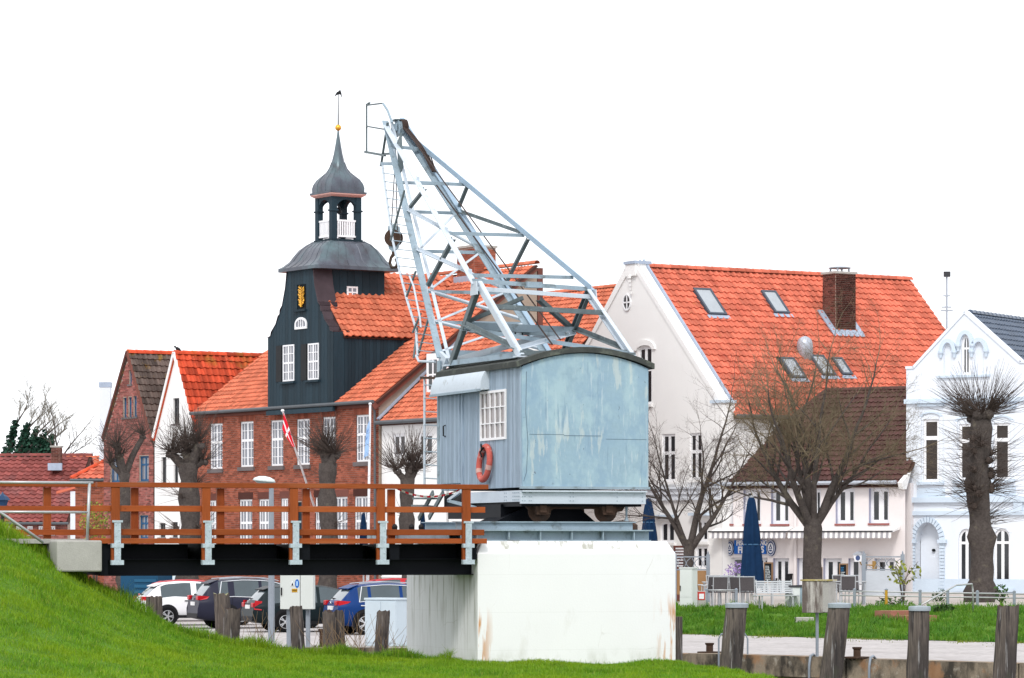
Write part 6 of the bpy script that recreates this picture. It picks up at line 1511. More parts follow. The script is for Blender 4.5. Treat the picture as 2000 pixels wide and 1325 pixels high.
        if chrome:
            pts = [(x - L / 2, sg * (sec(x)[6][1] + .012), sec(x)[6][2] + .0) for x in [glass[0] + (glass[1] - glass[0]) * i / 10 for i in range(11)]]
            pts2 = [(x - L / 2, sg * (sec(x)[7][1] + .014), sec(x)[7][2] + .0) for x in [glass[0] + .12 + (glass[1] - glass[0] - .1) * i / 10 for i in range(11)]]
            MB().tube(pts + [], .014, 5).tube([pts[0], pts2[0]] + pts2[1:], .014, 5).build('chrome_strip', chrome_m, t, kind='stuff')
        if rails: MB().tube([(x - L / 2, sg * (sec(x)[8][1] - .02), sec(x)[8][2] + .05) for x in [.7 + .25 * i for i in range(9)]], .018, 6).build('roof_rail', zinc_m, t)
    return t
def thing_part(name, parent):
    o = bpy.data.objects.new(name, None); col.objects.link(o); o.parent = parent; o.empty_display_size = .2; return o
suv_top = [(0, .98), (.08, 1.06), (.42, 1.48), (.62, 1.59), (1.5, 1.65), (2.3, 1.62), (2.75, 1.52), (3.45, 1.08), (4.2, .98), (4.5, .78), (4.6, .70)]
suv_belt = [(0, .92), (1, 1.06), (2, 1.02), (3.4, .98), (4.2, .88), (4.6, .66)]
est_top = [(0, .90), (.10, 1.0), (.40, 1.33), (.62, 1.44), (1.5, 1.49), (2.3, 1.46), (2.75, 1.37), (3.5, .98), (4.25, .88), (4.5, .74), (4.6, .66)]
est_belt = [(0, .86), (1, .95), (2, .93), (3.4, .90), (4.2, .80), (4.6, .60)]
hat_top = [(0, .92), (.10, 1.02), (.45, 1.33), (.75, 1.46), (1.4, 1.51), (2.0, 1.49), (2.5, 1.38), (3.25, .98), (3.9, .86), (4.2, .62)]
hat_belt = [(0, .88), (1, 1.0), (2, .95), (3.2, .90), (3.9, .78), (4.2, .58)]
def paintm(n, c, metal=.25): return M(n, c, .38, metal=0, var=.04, fine=.02, spec=.10, coat=.0)
cross_top = [(0, .96), (.10, 1.05), (.42, 1.40), (.66, 1.52), (1.5, 1.58), (2.2, 1.55), (2.65, 1.45), (3.35, 1.03), (4.05, .93), (4.35, .75), (4.45, .68)]
cross_belt = [(0, .92), (1, 1.05), (2, 1.0), (3.3, .95), (4.05, .85), (4.45, .64)]
def car_at(px_, py_, Y, ang, L):
    """the rear left corner of the car stands at this place of the quay"""
    p = W(px_, py_, Y); a = R(ang); h = Vector((math.cos(a), math.sin(a), 0)); left = Vector((-h.y, h.x, 0))
    c = Vector((p.x, p.y, 0)) + h * (L / 2 * .89) - left * .82
    return (c.x, c.y, 0), a
AN = 18
l_, a_ = car_at(634, 1220, 98.6, AN, 4.45); car('parked_car', 'metallic blue crossover car with chrome window line beside the white pier', l_, a_, paintm('blue_paint', (.006, .034, .145)), L=4.45, H=1.58, top=cross_top, belt=cross_belt, glass=(.62, 2.95), pillars=(1.0, 1.95), rearglass=(.10, .42), screen=(2.65, 3.3), wheels=(.80, 3.45), wr=.35, chrome=True, rails=True, lamp=[(.02, .90), (.25, .96), (.36, 1.02), (.05, 1.05)])
l_, a_ = car_at(474, 1215, 101.5, AN, 4.6); car('parked_car', 'dark green grey estate car with square tail lamps behind the lamp post', l_, a_, paintm('dark_green_paint', (.010, .017, .020)), L=4.6, Wd=1.78, H=1.49, top=est_top, belt=est_belt, glass=(.5, 3.1), pillars=(1.05, 2.05), rearglass=(.10, .40), screen=(2.75, 3.45), wheels=(.95, 3.55), wr=.33, lamp=[(.02, .72), (.20, .70), (.22, .98), (.03, 1.0)], plate_z=.80)
l_, a_ = car_at(368, 1215, 106, AN, 4.6); car('parked_car', 'dark violet grey off-road car with chrome window line and sloping tail lamps', l_, a_, paintm('violet_grey_paint', (.022, .023, .040)), L=4.6, Wd=1.88, H=1.65, top=suv_top, belt=suv_belt, glass=(.62, 3.05), pillars=(1.05, 2.0), rearglass=(.08, .42), screen=(2.75, 3.4), wheels=(.90, 3.65), wr=.36, chrome=True, rails=True, lamp=[(.02, .94), (.22, .98), (.30, 1.06), (.04, 1.09)])
l_, a_ = car_at(262, 1210, 110, AN, 4.2); car('parked_car', 'white hatchback car half hidden by the grassy slope', l_, a_, paintm('white_car_paint', (.74, .74, .76), 0), L=4.2, Wd=1.78, H=1.51, top=hat_top, belt=hat_belt, glass=(.62, 2.85), pillars=(1.72,), rearglass=(.10, .45), screen=(2.5, 3.2), wheels=(.78, 3.35), wr=.32, lamp=[(.02, .86), (.22, .88), (.25, 1.0), (.04, 1.0)])
l_, a_ = car_at(272, 1200, 116, AN, 4.2); car('parked_car', 'red car of which only the roof shows behind the white hatchback', l_, a_, paintm('red_paint', (.42, .02, .03), .1), L=4.2, Wd=1.78, H=1.53, top=hat_top, belt=hat_belt, glass=(.62, 2.85), pillars=(1.72,), rearglass=(.10, .45), screen=(2.5, 3.2), wheels=(.78, 3.35), wr=.32, lamp=[(.02, .86), (.22, .88), (.25, 1.0), (.04, 1.0)])
l_, a_ = car_at(690, 1205, 121, 8, 4.2); car('parked_car', 'red car shape standing for red objects in the far row behind the blue crossover', l_, a_, paintm('red_paint', (.42, .02, .03), .1), L=4.2, Wd=1.78, H=1.53, top=hat_top, belt=hat_belt, glass=(.62, 2.85), pillars=(1.72,), rearglass=(.10, .45), screen=(2.5, 3.2), wheels=(.78, 3.35), wr=.32, lamp=[(.02, .86), (.22, .88), (.25, 1.0), (.04, 1.0)])  # car body stands in for the indistinct red objects of the far row

# ---------------------------------------------------------------- quay furniture on the left
p = W(530, 1255, 90); lp = thing('street_lamp', 'grey street lamp post with a flat pale lamp head behind the footbridge', 'street lamp', loc=(p.x, p.y, 0))
zz = lambda py, Y=90: W(0, py, Y).z
MB().tube([(0, 0, 0), (0, 0, 1.0), (0, 0, zz(945))], [.085, .085, .06], 10).build('pole', steel_post, lp, smooth='auto')
hd = MB().lathe([(.0, .10), (.14, .085), (.26, .03), (.29, -.03), (.27, -.035)], 18, (0, 0, 0), cap=False, sy=.62).build('lamp_head', M('lamp_head', (.62, .68, .68), .4), lp, smooth=True); hd.location = (-.18, 0, zz(938)); hd.rotation_euler = (0, R(6), 0)
MB().lathe([(.0, -.10), (.18, -.085), (.26, -.03), (0, -.02)], 18, (0, 0, 0), sy=.62).build('diffuser', M('diffuser', (.22, .27, .27), .3), hd)
def pile(label, px_, py_t, py_b, Y, wpx_, lean=0.0, cap=None, seed=1, top_m=None):
    """a weathered timber pile with a ragged head"""
    r = random.Random(seed); p = W(px_, py_b, Y); zt_ = W(px_, py_t, Y).z; z0_ = min(p.z, 0) - .5; rad = wpx_ * Y / F / 2; n = 16
    t = thing('timber_pile', label, 'pile', loc=(p.x, p.y, 0), group='old timber piles along the quay'); b = MB(); H = zt_ - z0_
    rings = []; ks = 9
    ph = [r.uniform(0, 6.28) for _ in range(4)]
    for i in range(ks):
        f = i / (ks - 1); z = z0_ + H * f; dx = lean * (z - p.z); ring = []
        for k in range(n):
            a = 2 * math.pi * k / n; rr = rad * (1.04 - .08 * f) * (1 + .05 * math.sin(2 * a + ph[0]) + .04 * math.sin(5 * a + ph[1]) + .035 * r.uniform(-1, 1))
            zz_ = z + (0 if i < ks - 1 or cap else r.uniform(-.05, .03))
            ring.append((dx + rr * math.cos(a), rr * math.sin(a), zz_))
        rings.append(ring)
    vs = [q for g_ in rings for q in g_]; b.add(vs, [(i * n + k, i * n + (k + 1) % n, (i + 1) * n + (k + 1) % n, (i + 1) * n + k) for i in range(ks - 1) for k in range(n)])
    b.build('shaft', pile_m, t, smooth=True)
    dxt = lean * (zt_ - p.z)
    tp_ = MB(); c = [(x * 1 + 0, y, z) for x, y, z in rings[-1]]; tp_.add(c + [(dxt, 0, zt_ - (.05 if not cap else 0))], [(k, (k + 1) % n, n) for k in range(n)]); tp_.build('head', cork_m if not top_m else top_m, t)
    if cap:
        cp_ = MB().lathe([(rad * 1.08, -.07), (rad * 1.09, .0), (rad * 1.04, .015), (0, .03)], 16, (dxt, 0, zt_), cap=False).build('metal_cap', cap_m, t, smooth='auto')
    return t
pile('dark capped pile sunk into the grass beside the white hatchback', 302, 1164, 1205, 80, 32, -.02, seed=3)
pile('tall grey lichen topped pile in front of the violet grey car', 437, 1160, 1238, 84, 31, -.06, seed=4, top_m=M('lichen_top', (.24, .24, .14), .9, var=.3))
pile('short split dark pile leaning right in the grass below the lamp post', 452, 1190, 1262, 76, 33, .05, seed=5)
pile('brown timber pile directly under the grey electrical box', 583, 1185, 1266, 82, 27, -.06, seed=6)
pile('thick broken pile with ragged bark in front of the blue crossover', 653, 1193, 1275, 80, 42, -.04, seed=7)
pile('slim leaning pile in front of the pale blue cabinet', 744, 1194, 1280, 80, 26, .06, seed=8)
# electrical box on its posts
p = W(582, 1266, 85); eb = thing('electrical_box', 'pale grey electrical box on two posts with warning stickers', 'electrical box', loc=(p.x, p.y, 0), rz=R(-6))
zq = lambda py: W(0, py, 85).z; xq = lambda px_: (px_ - 582) * 85 / F
MB().box(xq(549), xq(588), -.16, .16, zq(1190), zq(1112)).build('cabinet', cab_grey, eb, bev=.008); MB().box(xq(589), xq(614), -.16, .16, zq(1190), zq(1112)).build('cabinet', cab_grey, eb, bev=.008)
MB().box(xq(547), xq(616), -.18, .18, zq(1112), zq(1108)).build('lid', cab_grey, eb)
MB().box(xq(550.5), xq(553), -.19, -.16, zq(1163), zq(1148)).build('lock_handle', trim_m, eb)
for px_ in (563, 601): MB().box(xq(px_) - .045, xq(px_) + .045, -.0, .12, -.3, zq(1190)).build('post', steel_post, eb)
MB().prism([(xq(569), zq(1145)), (xq(577), zq(1145)), (xq(573), zq(1134))], XZ, -.168, -.161).build('hazard_triangle', signwhite, eb, fix=True)
MB().prism([(xq(571), zq(1144)), (xq(575.5), zq(1144)), (xq(573.2), zq(1137.5))], XZ, -.172, -.168).build('hazard_mark', trim_m, eb, fix=True)
MB().lathe([(4.2 * 85 / F, -.004), (4.2 * 85 / F, .004)], 20, (0, 0, 0), sy=2.0).build('round_sign', signblue, eb); o = eb.children[-1]; o.location = (xq(582.5), -.166, zq(1140)); o.rotation_euler = (R(90), 0, 0)
MB().box(xq(580.8), xq(584.2), -.176, -.171, zq(1144.5), zq(1135.5)).build('sign_mark', M('pale_blue_mark', (.35, .55, .8), .5), eb)
lb_ = MB().box(xq(572), xq(583), -.166, -.161, zq(1157), zq(1150)).build('orange_label', M('orange_label', (.55, .30, .03), .6), eb)
b = MB()
for k in range(5): b.box(xq(573.2 + k * 1.8), xq(574.2 + k * 1.8), -.169, -.166, zq(1155), zq(1152))
b.build('writing', trim_m, lb_, kind='stuff')
p = W(758, 1264, 86); cb = thing('switch_cabinet', 'pale blue switch cabinet standing on the quay against the white pier', 'cabinet', loc=(p.x, p.y, 0), rz=R(-32))
MB().box(-.48, .42, -.28, .28, .02, 1.12).build('body', cab_blue, cb, bev=.01); MB().box(-.50, .44, -.30, .30, 1.12, 1.17).build('lid', cab_blue, cb, bev=.01); MB().box(-.47, -.02, -.295, -.28, .1, 1.08).build('door', cab_blue, cb); MB().box(.0, .41, -.295, -.28, .1, 1.08).build('door', cab_blue, cb); MB().box(-.5, .44, -.3, .3, -.05, .02).build('plinth', conc_m, cb)
def bollard(label, px_, py_b, Y, h=.42, r=.11):
    p = W(px_, py_b, Y); t = thing('mooring_bollard', label, 'bollard', loc=(p.x, p.y, .0), group='rusty mooring bollards on the quay edge')
    MB().lathe([(r * .92, 0), (r * .9, h * .8), (r * 1.15, h * .88), (r * 1.2, h), (0, h)], 14, (0, 0, .04)).build('shaft', rust_m, t, smooth='auto'); pl_ = MB().lathe([(r * 3.2, 0), (r * 3.2, .03), (0, .03)], 12, (0, 0, .08 if Y < 80 else 0)).build('base_plate', rust_m, t)
    for k in range(6): MB().lathe([(.025, .04), (.025, .07), (0, .075)], 6, (r * 1.8 * math.cos(k * 1.05), r * 1.8 * math.sin(k * 1.05), 0)).build('bolt', rust_m, pl_)
    return t
bollard('dark mooring bollard between the old piles and the blue crossover', 632, 1265, 84.5)
# blue kiosk, bench boards and the low wall behind the cars
p = W(285, 1150, 127); ks = thing('blue_container', 'dark blue slatted container behind the white hatchback', 'container', loc=(p.x, p.y, 0), rz=R(-20))
MB().box(-.7, .75, -.6, .6, 0, 1.42).build('body', M('container_blue', (.012, .06, .12), .5), ks)
for k in range(6): MB().box(-.15, .7, -.63, -.6, .15 + k * .2, .26 + k * .2).build('slat', M('slat_blue', (.02, .09, .17), .5), ks)
p = W(236, 1150, 127); pe = thing('info_board', 'small pale blue notice panel on a slanted stand above the red car roof', 'notice board', loc=(W(350, 1150, 128).x, 128, 0))
MB().obox((0, 0, 1.16), (.32, 0, .06), (-.1, .18, .2), (.0, -.012, .012)).build('panel', cab_blue, pe); MB().tube([(0, .02, 0), (0, .02, 1.1)], .035, 8).build('post', dark_frame, pe)
lw = MB().box(0, 9.5, 0, .25, 0, .95).build('low_wall', brickdark_m); lw.location = (W(250, 1150, 131).x, 131, 0); tag(lw, 'long dark low wall behind the parked cars', 'wall')
for px_, lb in ((886 * .145 + 520 - 0, 'left'), (717.5, 'right')): pass
# flag poles and flags
def flagpole(px_b, py_b, px_t, py_t, Y, label, rad=.05):
    a, c = W(px_b, py_b, Y), W(px_t, py_t, Y); t = thing('flagpole', label, 'flagpole', loc=(a.x, Y, 0)); d = c - Vector((a.x, Y, 0)); z0 = a.z
    MB().tube([(0, 0, 0) if abs(px_b - px_t) < 5 else (0, 0, z0), (d.x, 0, d.z)], [rad, rad * .7], 8).build('pole', white_paint, t); MB().lathe([(0, -.06), (.06, 0), (.05, .05), (0, .06)], 10, (d.x, 0, d.z + .04)).build('finial', white_paint, t); return t
flagpole(718, 1140, 723, 792, 128, 'straight white flagpole at the right corner of the brick house', .055)
sp = W(598, 1040, 133)
fpole = thing('flagpole', 'slanting white flagpole leaning out from the brick house wall', 'flagpole', loc=(0, 0, 0))
pa, pb = fm.wd((fm.hy(618, 1000)[0], -.02, fm.hy(618, 1000)[1])), W(552, 803, 136)
MB().tube([pa, pb], [.05, .035], 8).build('pole', white_paint, fpole); MB().lathe([(0, -.07), (.07, 0), (.05, .06), (0, .07)], 10, pb).build('finial', white_paint, fpole)
def cloth(name, label, P00, P10, P01, P11, nu, nv, matf, mats, wav=.06, thick=0):
    """a hanging cloth between four corners; matf(u, v) picks the material"""
    b = MB(); P00, P10, P01, P11 = map(Vector, (P00, P10, P01, P11)); nr = Vector((.2, -1, 0))
    for j in range(nv + 1):
        for i in range(nu + 1):
            u, v = i / nu, j / nv; q = P00.lerp(P10, u).lerp(P01.lerp(P11, u), v); b.v.append(q + nr * wav * math.sin(u * 7 + v * 2.5) * u + Vector((wav * .4 * math.sin(v * 5 + u * 3), 0, 0)))
    for j in range(nv):
        for i in range(nu):
            a = j * (nu + 1) + i; b.f.append([a, a + 1, a + nu + 2, a + nu + 1]); b.m.append(matf((i + .5) / nu, (j + .5) / nv)); b.t.append(0)
    o = b.build(name, mats, smooth=True); return o
q = lambda px_, py_, Y=135.8: W(px_, py_, Y)
fl = cloth('flag', '', q(553.5, 806), q(551, 838), q(577, 874), q(569, 872), 18, 20, lambda u, v: 1 if (.36 < u < .50 and False) or (.40 < v < .52) or (.42 < u < .60) else 0, [flagred, flagwhite], .05)
tag(fl, 'red flag with a white cross hanging from the slanting pole', 'flag')
q = lambda px_, py_, Y=127.9: W(px_, py_, Y)
fl = cloth('flag', '', q(722, 812), q(719, 890), q(727, 810) if False else q(717, 838), q(709, 896), 14, 26, lambda u, v: 1 if (v > .35 and v < .75 and u > .1 and u < .6 and int(u * 14) % 3 == 0 and int(v * 26) % 3 != 0) else 0, [flagblue, M('flag_navy', (.03, .07, .3), .7)], .05)
tag(fl, 'pale blue flag with dark markings hanging on the straight white flagpole', 'flag')

# ---------------------------------------------------------------- parasols
def parasol(label, px_, py_t, py_b, Y, wpx_, base_z, seed=1):
    r = random.Random(seed); p = W(px_, py_b, Y); t = thing('closed_parasol', label, 'parasol', loc=(p.x, p.y, base_z), group='closed navy parasols')
    zt_ = W(px_, py_t, Y).z - base_z; zb_ = max(.12, p.z - base_z); Hh = zt_ - zb_; rad = wpx_ * Y / F / 2; b = MB(); n = 40
    pf = [(0, 1.10), (.05, 1.12), (.18, 1.04), (.38, .86), (.46, .78), (.47, .72), (.49, .80), (.62, .74), (.80, .56), (.95, .38), (.985, .30), (1.0, .18)]
    rings = []
    for i, (f, k_) in enumerate(pf):
        ring = []
        for k in range(n):
            a = 2 * math.pi * k / n; pl_ = 1 + .16 * (1 - abs(f - .47) * .5) * math.sin(8 * a + .8 * f + math.sin(3 * a) * .6) * (1 if f > .01 else 1.3) + .05 * math.sin(3 * a + 4 * f)
            zz_ = zb_ + Hh * f + (.07 * math.sin(8 * a) + .05 * r.uniform(-1, 1) if i == 0 else 0)
            ring.append((rad * k_ * pl_ * .9 * math.cos(a), rad * k_ * pl_ * .9 * math.sin(a), zz_))
        rings.append(ring)
    vs = [v for g_ in rings for v in g_]; b.add(vs, [(i * n + k, i * n + (k + 1) % n, (i + 1) * n + (k + 1) % n, (i + 1) * n + k) for i in range(len(pf) - 1) for k in range(n)] + [tuple((len(pf) - 1) * n + k for k in range(n))])
    b.build('canopy', parasol_m, t, smooth=True)
    MB().lathe([(rad * .72, -.02), (rad * .74, 0), (rad * .72, .02)], 20, (0, 0, zb_ + Hh * .472), cap=False).build('tie_band', M('tie_band', (.05, .12, .22), .7), t)
    MB().tube([(0, 0, .05), (0, 0, zb_ + Hh * 1.0)], .03, 8).build('pole', alu_m, t); MB().lathe([(.30, 0), (.30, .08), (.06, .12), (.06, .3)], 14, (0, 0, 0)).build('base', conc_m, t)
    MB().lathe([(.045, 0), (.05, .04), (0, .07)], 8, (0, 0, zt_)).build('finial', alu_m, t)
    for k in range(8): a = 2 * math.pi * k / 8; MB().tube([(rad * .14 * math.cos(a), rad * .14 * math.sin(a), zt_ - .02), (rad * .19 * math.cos(a), rad * .19 * math.sin(a), zt_ + .05)], .008, 4).build('rib_end', alu_m, t)
    return t
parasol('big closed navy parasol in front of the cafe shop window', 1468, 972, 1146, 113, 44, TZ, 3)
parasol('closed navy parasol just right of the crane cabin', 1267, 974, 1062, 122, 31, TZ, 4)
parasol('closed navy parasol behind the railing beside the third pollard', 650, 1000, 1110, 126, 26, 0, 5)
parasol('closed navy parasol behind the railing next to the white flagpole', 710, 1002, 1110, 127, 20, 0, 6)
parasol('slim closed navy parasol behind the steps of the crane', 826, 1000, 1110, 126, 18, 0, 7)

# ---------------------------------------------------------------- right quay: piles, bollards, box on a post, railings, furniture
def pileR(lb, px_, pt, wd_, Y, lean, cap, seed): return pile(lb, px_, pt, 1320, Y, wd_, lean, cap, seed)
pileR('leftmost capped grey pile standing between the pier and the steel hoop', 1425, 1180, 42, 68.5, .10, True, 11)
pileR('capped grey pile leaning right beside the weathered box on a post', 1623, 1180, 42, 67.5, .12, True, 12)
pileR('capped dark grey pile in front of the lawn steps', 1792, 1186, 40, 66.5, .03, True, 13)
pileR('uncapped dark headed pile at the right edge of the quay', 1962, 1184, 43, 65.5, .06, False, 14)
bollard('rusty mooring bollard between the pier and the leftmost capped pile', 1386, 1282, 78.2, .26, .085); bollard('rusty mooring bollard between the two tall capped piles', 1674, 1292, 74.6, .27, .085)
p = W(1432, 1284, 77); hp = thing('steel_hoop', 'thin steel ladder hoop rising behind the leftmost capped pile', 'hoop', loc=(p.x, p.y, 0), rz=R(-5))
MB().tube([(-.31, 0, -.5), (-.31, 0, .42), (-.26, 0, .52), (.26, 0, .52), (.31, 0, .42), (.31, 0, -.5)], .022, 6).build('hoop_tube', steel_post, hp)
p = W(1596, 1288, 75.5); wb = thing('post_box', 'weathered rust streaked metal box on a thin post at the quay', 'box', loc=(p.x, p.y, 0), rz=R(-25))
zq2 = lambda py: W(0, py, 75.5).z
wbm = M('streaked_old_paint', (.46, .44, .40), .8, var=.15, vs=3, fine=.2, bump=.3, patches=[((.10, .075, .065), 2.2, .46, .6, .9, (3, 3, .35)), ((.62, .60, .57), 3., .58, .66, .7, (4, 4, .4))])
MB().box(-.26, .20, -.22, .22, zq2(1197), zq2(1135)).build('box', wbm, wb, bev=.01); MB().box(.20, .34, -.21, .21, zq2(1195), zq2(1136)).build('side_panel', conc_m, wb)
MB().box(-.29, .36, -.24, .24, zq2(1135), zq2(1132)).build('lid', M('yellow_lichen_lid', (.36, .30, .12), .9, var=.3, vs=4, patches=[((.55, .54, .50), 5, .5, .6, .7, None)]), wb); MB().tube([(.0, 0, 0), (.0, 0, zq2(1197))], .035, 8).build('post', steel_post, wb); MB().lathe([(.16, 0), (.16, .02), (0, .03)], 10, (0, 0, 0)).build('foot', rust_m, wb)
# pale cabinet, bin, bench on the terrace edge
p = W(1345, 1188, 104); c2 = thing('switch_cabinet', 'narrow tall white cabinet on the lawn edge right of the pier', 'cabinet', loc=(p.x, 104, .52), rz=R(-28))
MB().box(-.20, .20, -.18, .18, 0, 1.24).build('body', cab_grey, c2, bev=.008); MB().box(-.22, .22, -.20, .20, 1.24, 1.28).build('lid', cab_grey, c2); MB().box(-.18, .18, -.19, -.18, .42, 1.2).build('door', cab_grey, c2); MB().box(-.18, .18, -.19, -.18, .06, .40).build('door', cab_grey, c2); MB().box(-.185, -.165, -.22, -.19, .6, .75).build('handle', trim_m, c2)
nb_ = MB().box(-.14, .14, -.14, .14, 0, .56).build('stone_bollard', conc_m, bev=.02); nb_.location = (W(1370, 1180, 104).x, 104.3, .55); tag(nb_, 'short stone bollard with a red and white notice by the white cabinet', 'bollard')
MB().box(-.11, .11, -.150, -.141, .30, .54).build('notice', M('notice_red', (.5, .06, .05), .6), nb_); MB().box(-.06, .08, -.156, -.151, .33, .48).build('notice_sheet', signwhite, nb_)
p = W(1553, 1190, 103.5); bn = thing('litter_bin', 'white and grey litter bin beside the metal bench', 'litter bin', loc=(p.x, 103.5, .57), rz=R(-25))
MB().box(-.24, .22, -.19, .19, 0, .66).build('body', cab_grey, bn, bev=.01); MB().box(.22, .30, -.19, .19, 0, .66).build('side', steel_gr, bn); MB().prism([(-.27, .66), (.32, .66), (.28, .73), (-.1, .71)], XZ, -.22, .22).build('lid', dark_frame, bn, fix=True); MB().box(-.22, -.12, -.20, -.19, .46, .58).build('opening', trim_m, bn)
p = W(1516, 1190, 103); bc = thing('metal_bench', 'silver metal bench with slatted back on the lawn edge', 'bench', loc=(p.x, 103, .56), rz=R(8))
for k in range(5): MB().box(-.62, .62, -.22 + k * .09, -.15 + k * .09, .42, .445).build('seat_slat', alu_m, bc)
for k in range(6): MB().obox((0, .24 + k * .022, .52 + k * .062), (.52, 0, 0), (0, .006, .0), (0, .008, .022)).build('back_slat', alu_m, bc)
for x_ in (-.52, -.18, .18, .52): MB().beam((x_, .22, .48), (x_, .37, .88), .03, .03).build('back_upright', alu_m, bc)
for x_ in (-.45, .45):
    for y_ in (-.18, .2): MB().tube([(x_, y_, 0), (x_, y_, .42)], .025, 6).build('leg', alu_m, bc)
for x_ in (-.62, .62): MB().tube([(x_, .22, .42), (x_, -.18, .44), (x_, -.2, .42)], .022, 6).build('armrest', alu_m, bc)
# woven chairs and tables on the cafe terrace
def chair(label):
    t = thing('terrace_chair', label, 'chair', group='woven chairs on the cafe terrace')
    MB().box(-.22, .22, -.22, .22, .42, .45).build('seat', wicker_m, t); MB().obox((0, .25, .68), (.21, 0, 0), (0, .012, 0), (0, .05, .20)).build('backrest', wicker_m, t)
    for x_ in (-.22, .22):
        MB().tube([(x_, -.22, 0), (x_, -.21, .45), (x_, -.2, .63), (x_, .2, .63)], .016, 5).build('front_leg', alu_m, t); MB().tube([(x_, .26, 0), (x_, .22, .45), (x_, .31, .92)], .016, 5).build('rear_leg', alu_m, t)
    MB().tube([(-.22, .305, .90), (.22, .305, .90)], .016, 5).build('top_rail', alu_m, t); return t
C0 = None
chairs = [(1389, 107.5, 200, 'woven chair nearest the white cabinet, back to the quay'), (1405, 107.2, 185, 'woven chair second from the white cabinet, back to the quay'), (1444, 107.3, 160, 'woven chair with its back to the metal bench, left one of two'), (1461, 107.0, 170, 'woven chair with its back to the metal bench, right one of two'), (1400, 110.5, 20, 'woven chair facing the quay below the shop window corner'), (1421, 110.5, 0, 'woven chair facing the quay below the middle of the shop window'), (1376, 109.8, 90, 'woven chair partly hidden behind the white cabinet'), (1655, 110, 180, 'dark woven chair right of the weathered box'), (1668, 111.5, 10, 'dark woven chair beside the frosted glass screen'), (1648, 112.5, 30, 'dark woven chair behind the weathered box and bin')]
for px_, Y, rz_, lb in chairs:
    if C0 is None: C0 = chair(lb); o = C0
    else: o = dup(C0, label=lb)
    o.location = (W(px_, 1100, Y).x, Y, TZ); o.rotation_euler = (0, 0, R(rz_))
def table(px_, Y, lb):
    t = thing('terrace_table', lb, 'table', loc=(W(px_, 1100, Y).x, Y, TZ), group='cafe terrace tables')
    MB().box(-.5, .5, -.38, .38, .71, .735).build('tabletop', alu_m, t, bev=.005)
    for x_ in (-.44, .44):
        for y_ in (-.32, .32): MB().tube([(x_, y_, 0), (x_, y_, .71)], .02, 6).build('leg', alu_m, t)
table(1404, 108.9, 'metal table among the chairs nearest the white cabinet'); table(1432, 109.2, 'metal table left of the big closed parasol'); table(1480, 110, 'metal table right of the big closed parasol'); table(1660, 110.8, 'metal table between the dark chairs near the glass screen')
jug = MB().lathe([(.05, 0), (.07, .1), (.04, .2), (.06, .24)], 10, (0, 0, 0)).build('table_lantern', glassm('lantern_glass', (.3, .34, .3))); jug.location = (W(1443, 1100, 109.2).x, 109.2, TZ + .735); tag(jug, 'small glass lantern on the table left of the big parasol', 'lantern')
# railings
def rail_run(name, label, pts, rails, posts, Y0=104, mat=steel_rail, pm=steel_post):
    t = thing(name, label, 'railing', loc=(0, 0, 0))
    for hz in rails: MB().tube([W(a, b_ + hz, Y0) for a, b_ in pts], .024, 6).build('rail', mat, t, smooth=True)
    for px_, pt_, pb_, m_ in posts: a, c = W(px_, pt_, Y0), W(px_, pb_, Y0); MB().tube([a - Vector((0, 0, .15)) if False else Vector((a.x, a.y, .45)), a], .045, 8).build('post', m_, t); MB().lathe([(.05, 0), (.05, .03), (0, .06)], 8, a).build('post_cap', pm, t)
    return t
rail_run('terrace_railing', 'long two bar steel railing along the top of the lawn', [(1640, 1155), (1730, 1156), (1800, 1157.5), (1900, 1159), (2040, 1161)], (0, 8), [(1669, 1153, 1192, steel_post), (1731, 1153, 1190, yellow_m), (1797, 1155, 1188, steel_post), (1851, 1156, 1190, steel_post), (1909, 1157, 1190, steel_post), (1981, 1157, 1190, steel_post)])
rail_run('low_rail', 'short steel rail in front of the woven chairs', [(1380, 1153), (1438, 1153)], (0,), [(1380, 1153, 1185, steel_post), (1438, 1153, 1190, steel_post)], 105)
sr = thing('stair_handrail', 'slanting steel stair handrail in front of the bluish white house', 'handrail', loc=(0, 0, 0)); MB().tube([W(1800, 1182, 99), W(1838, 1160, 99.5), W(1868, 1143, 100), W(1898, 1141, 101), W(1900, 1152, 101), W(1901, 1195, 101)], .026, 8).build('tube', steel_rail, sr, smooth=True)
stp = thing('brick_steps', 'reddish brick edged steps cut into the lawn bank', 'steps', loc=(W(1838, 1205, 99).x, 97.5, 0), rz=R(25))
for k in range(5): MB().box(-.6, .5, -1.0 + k * .75, -.15 + k * .75, 0, .16 + k * .115).build('step', M('step_brick', (.30, .14, .10), .9, var=.2), stp)
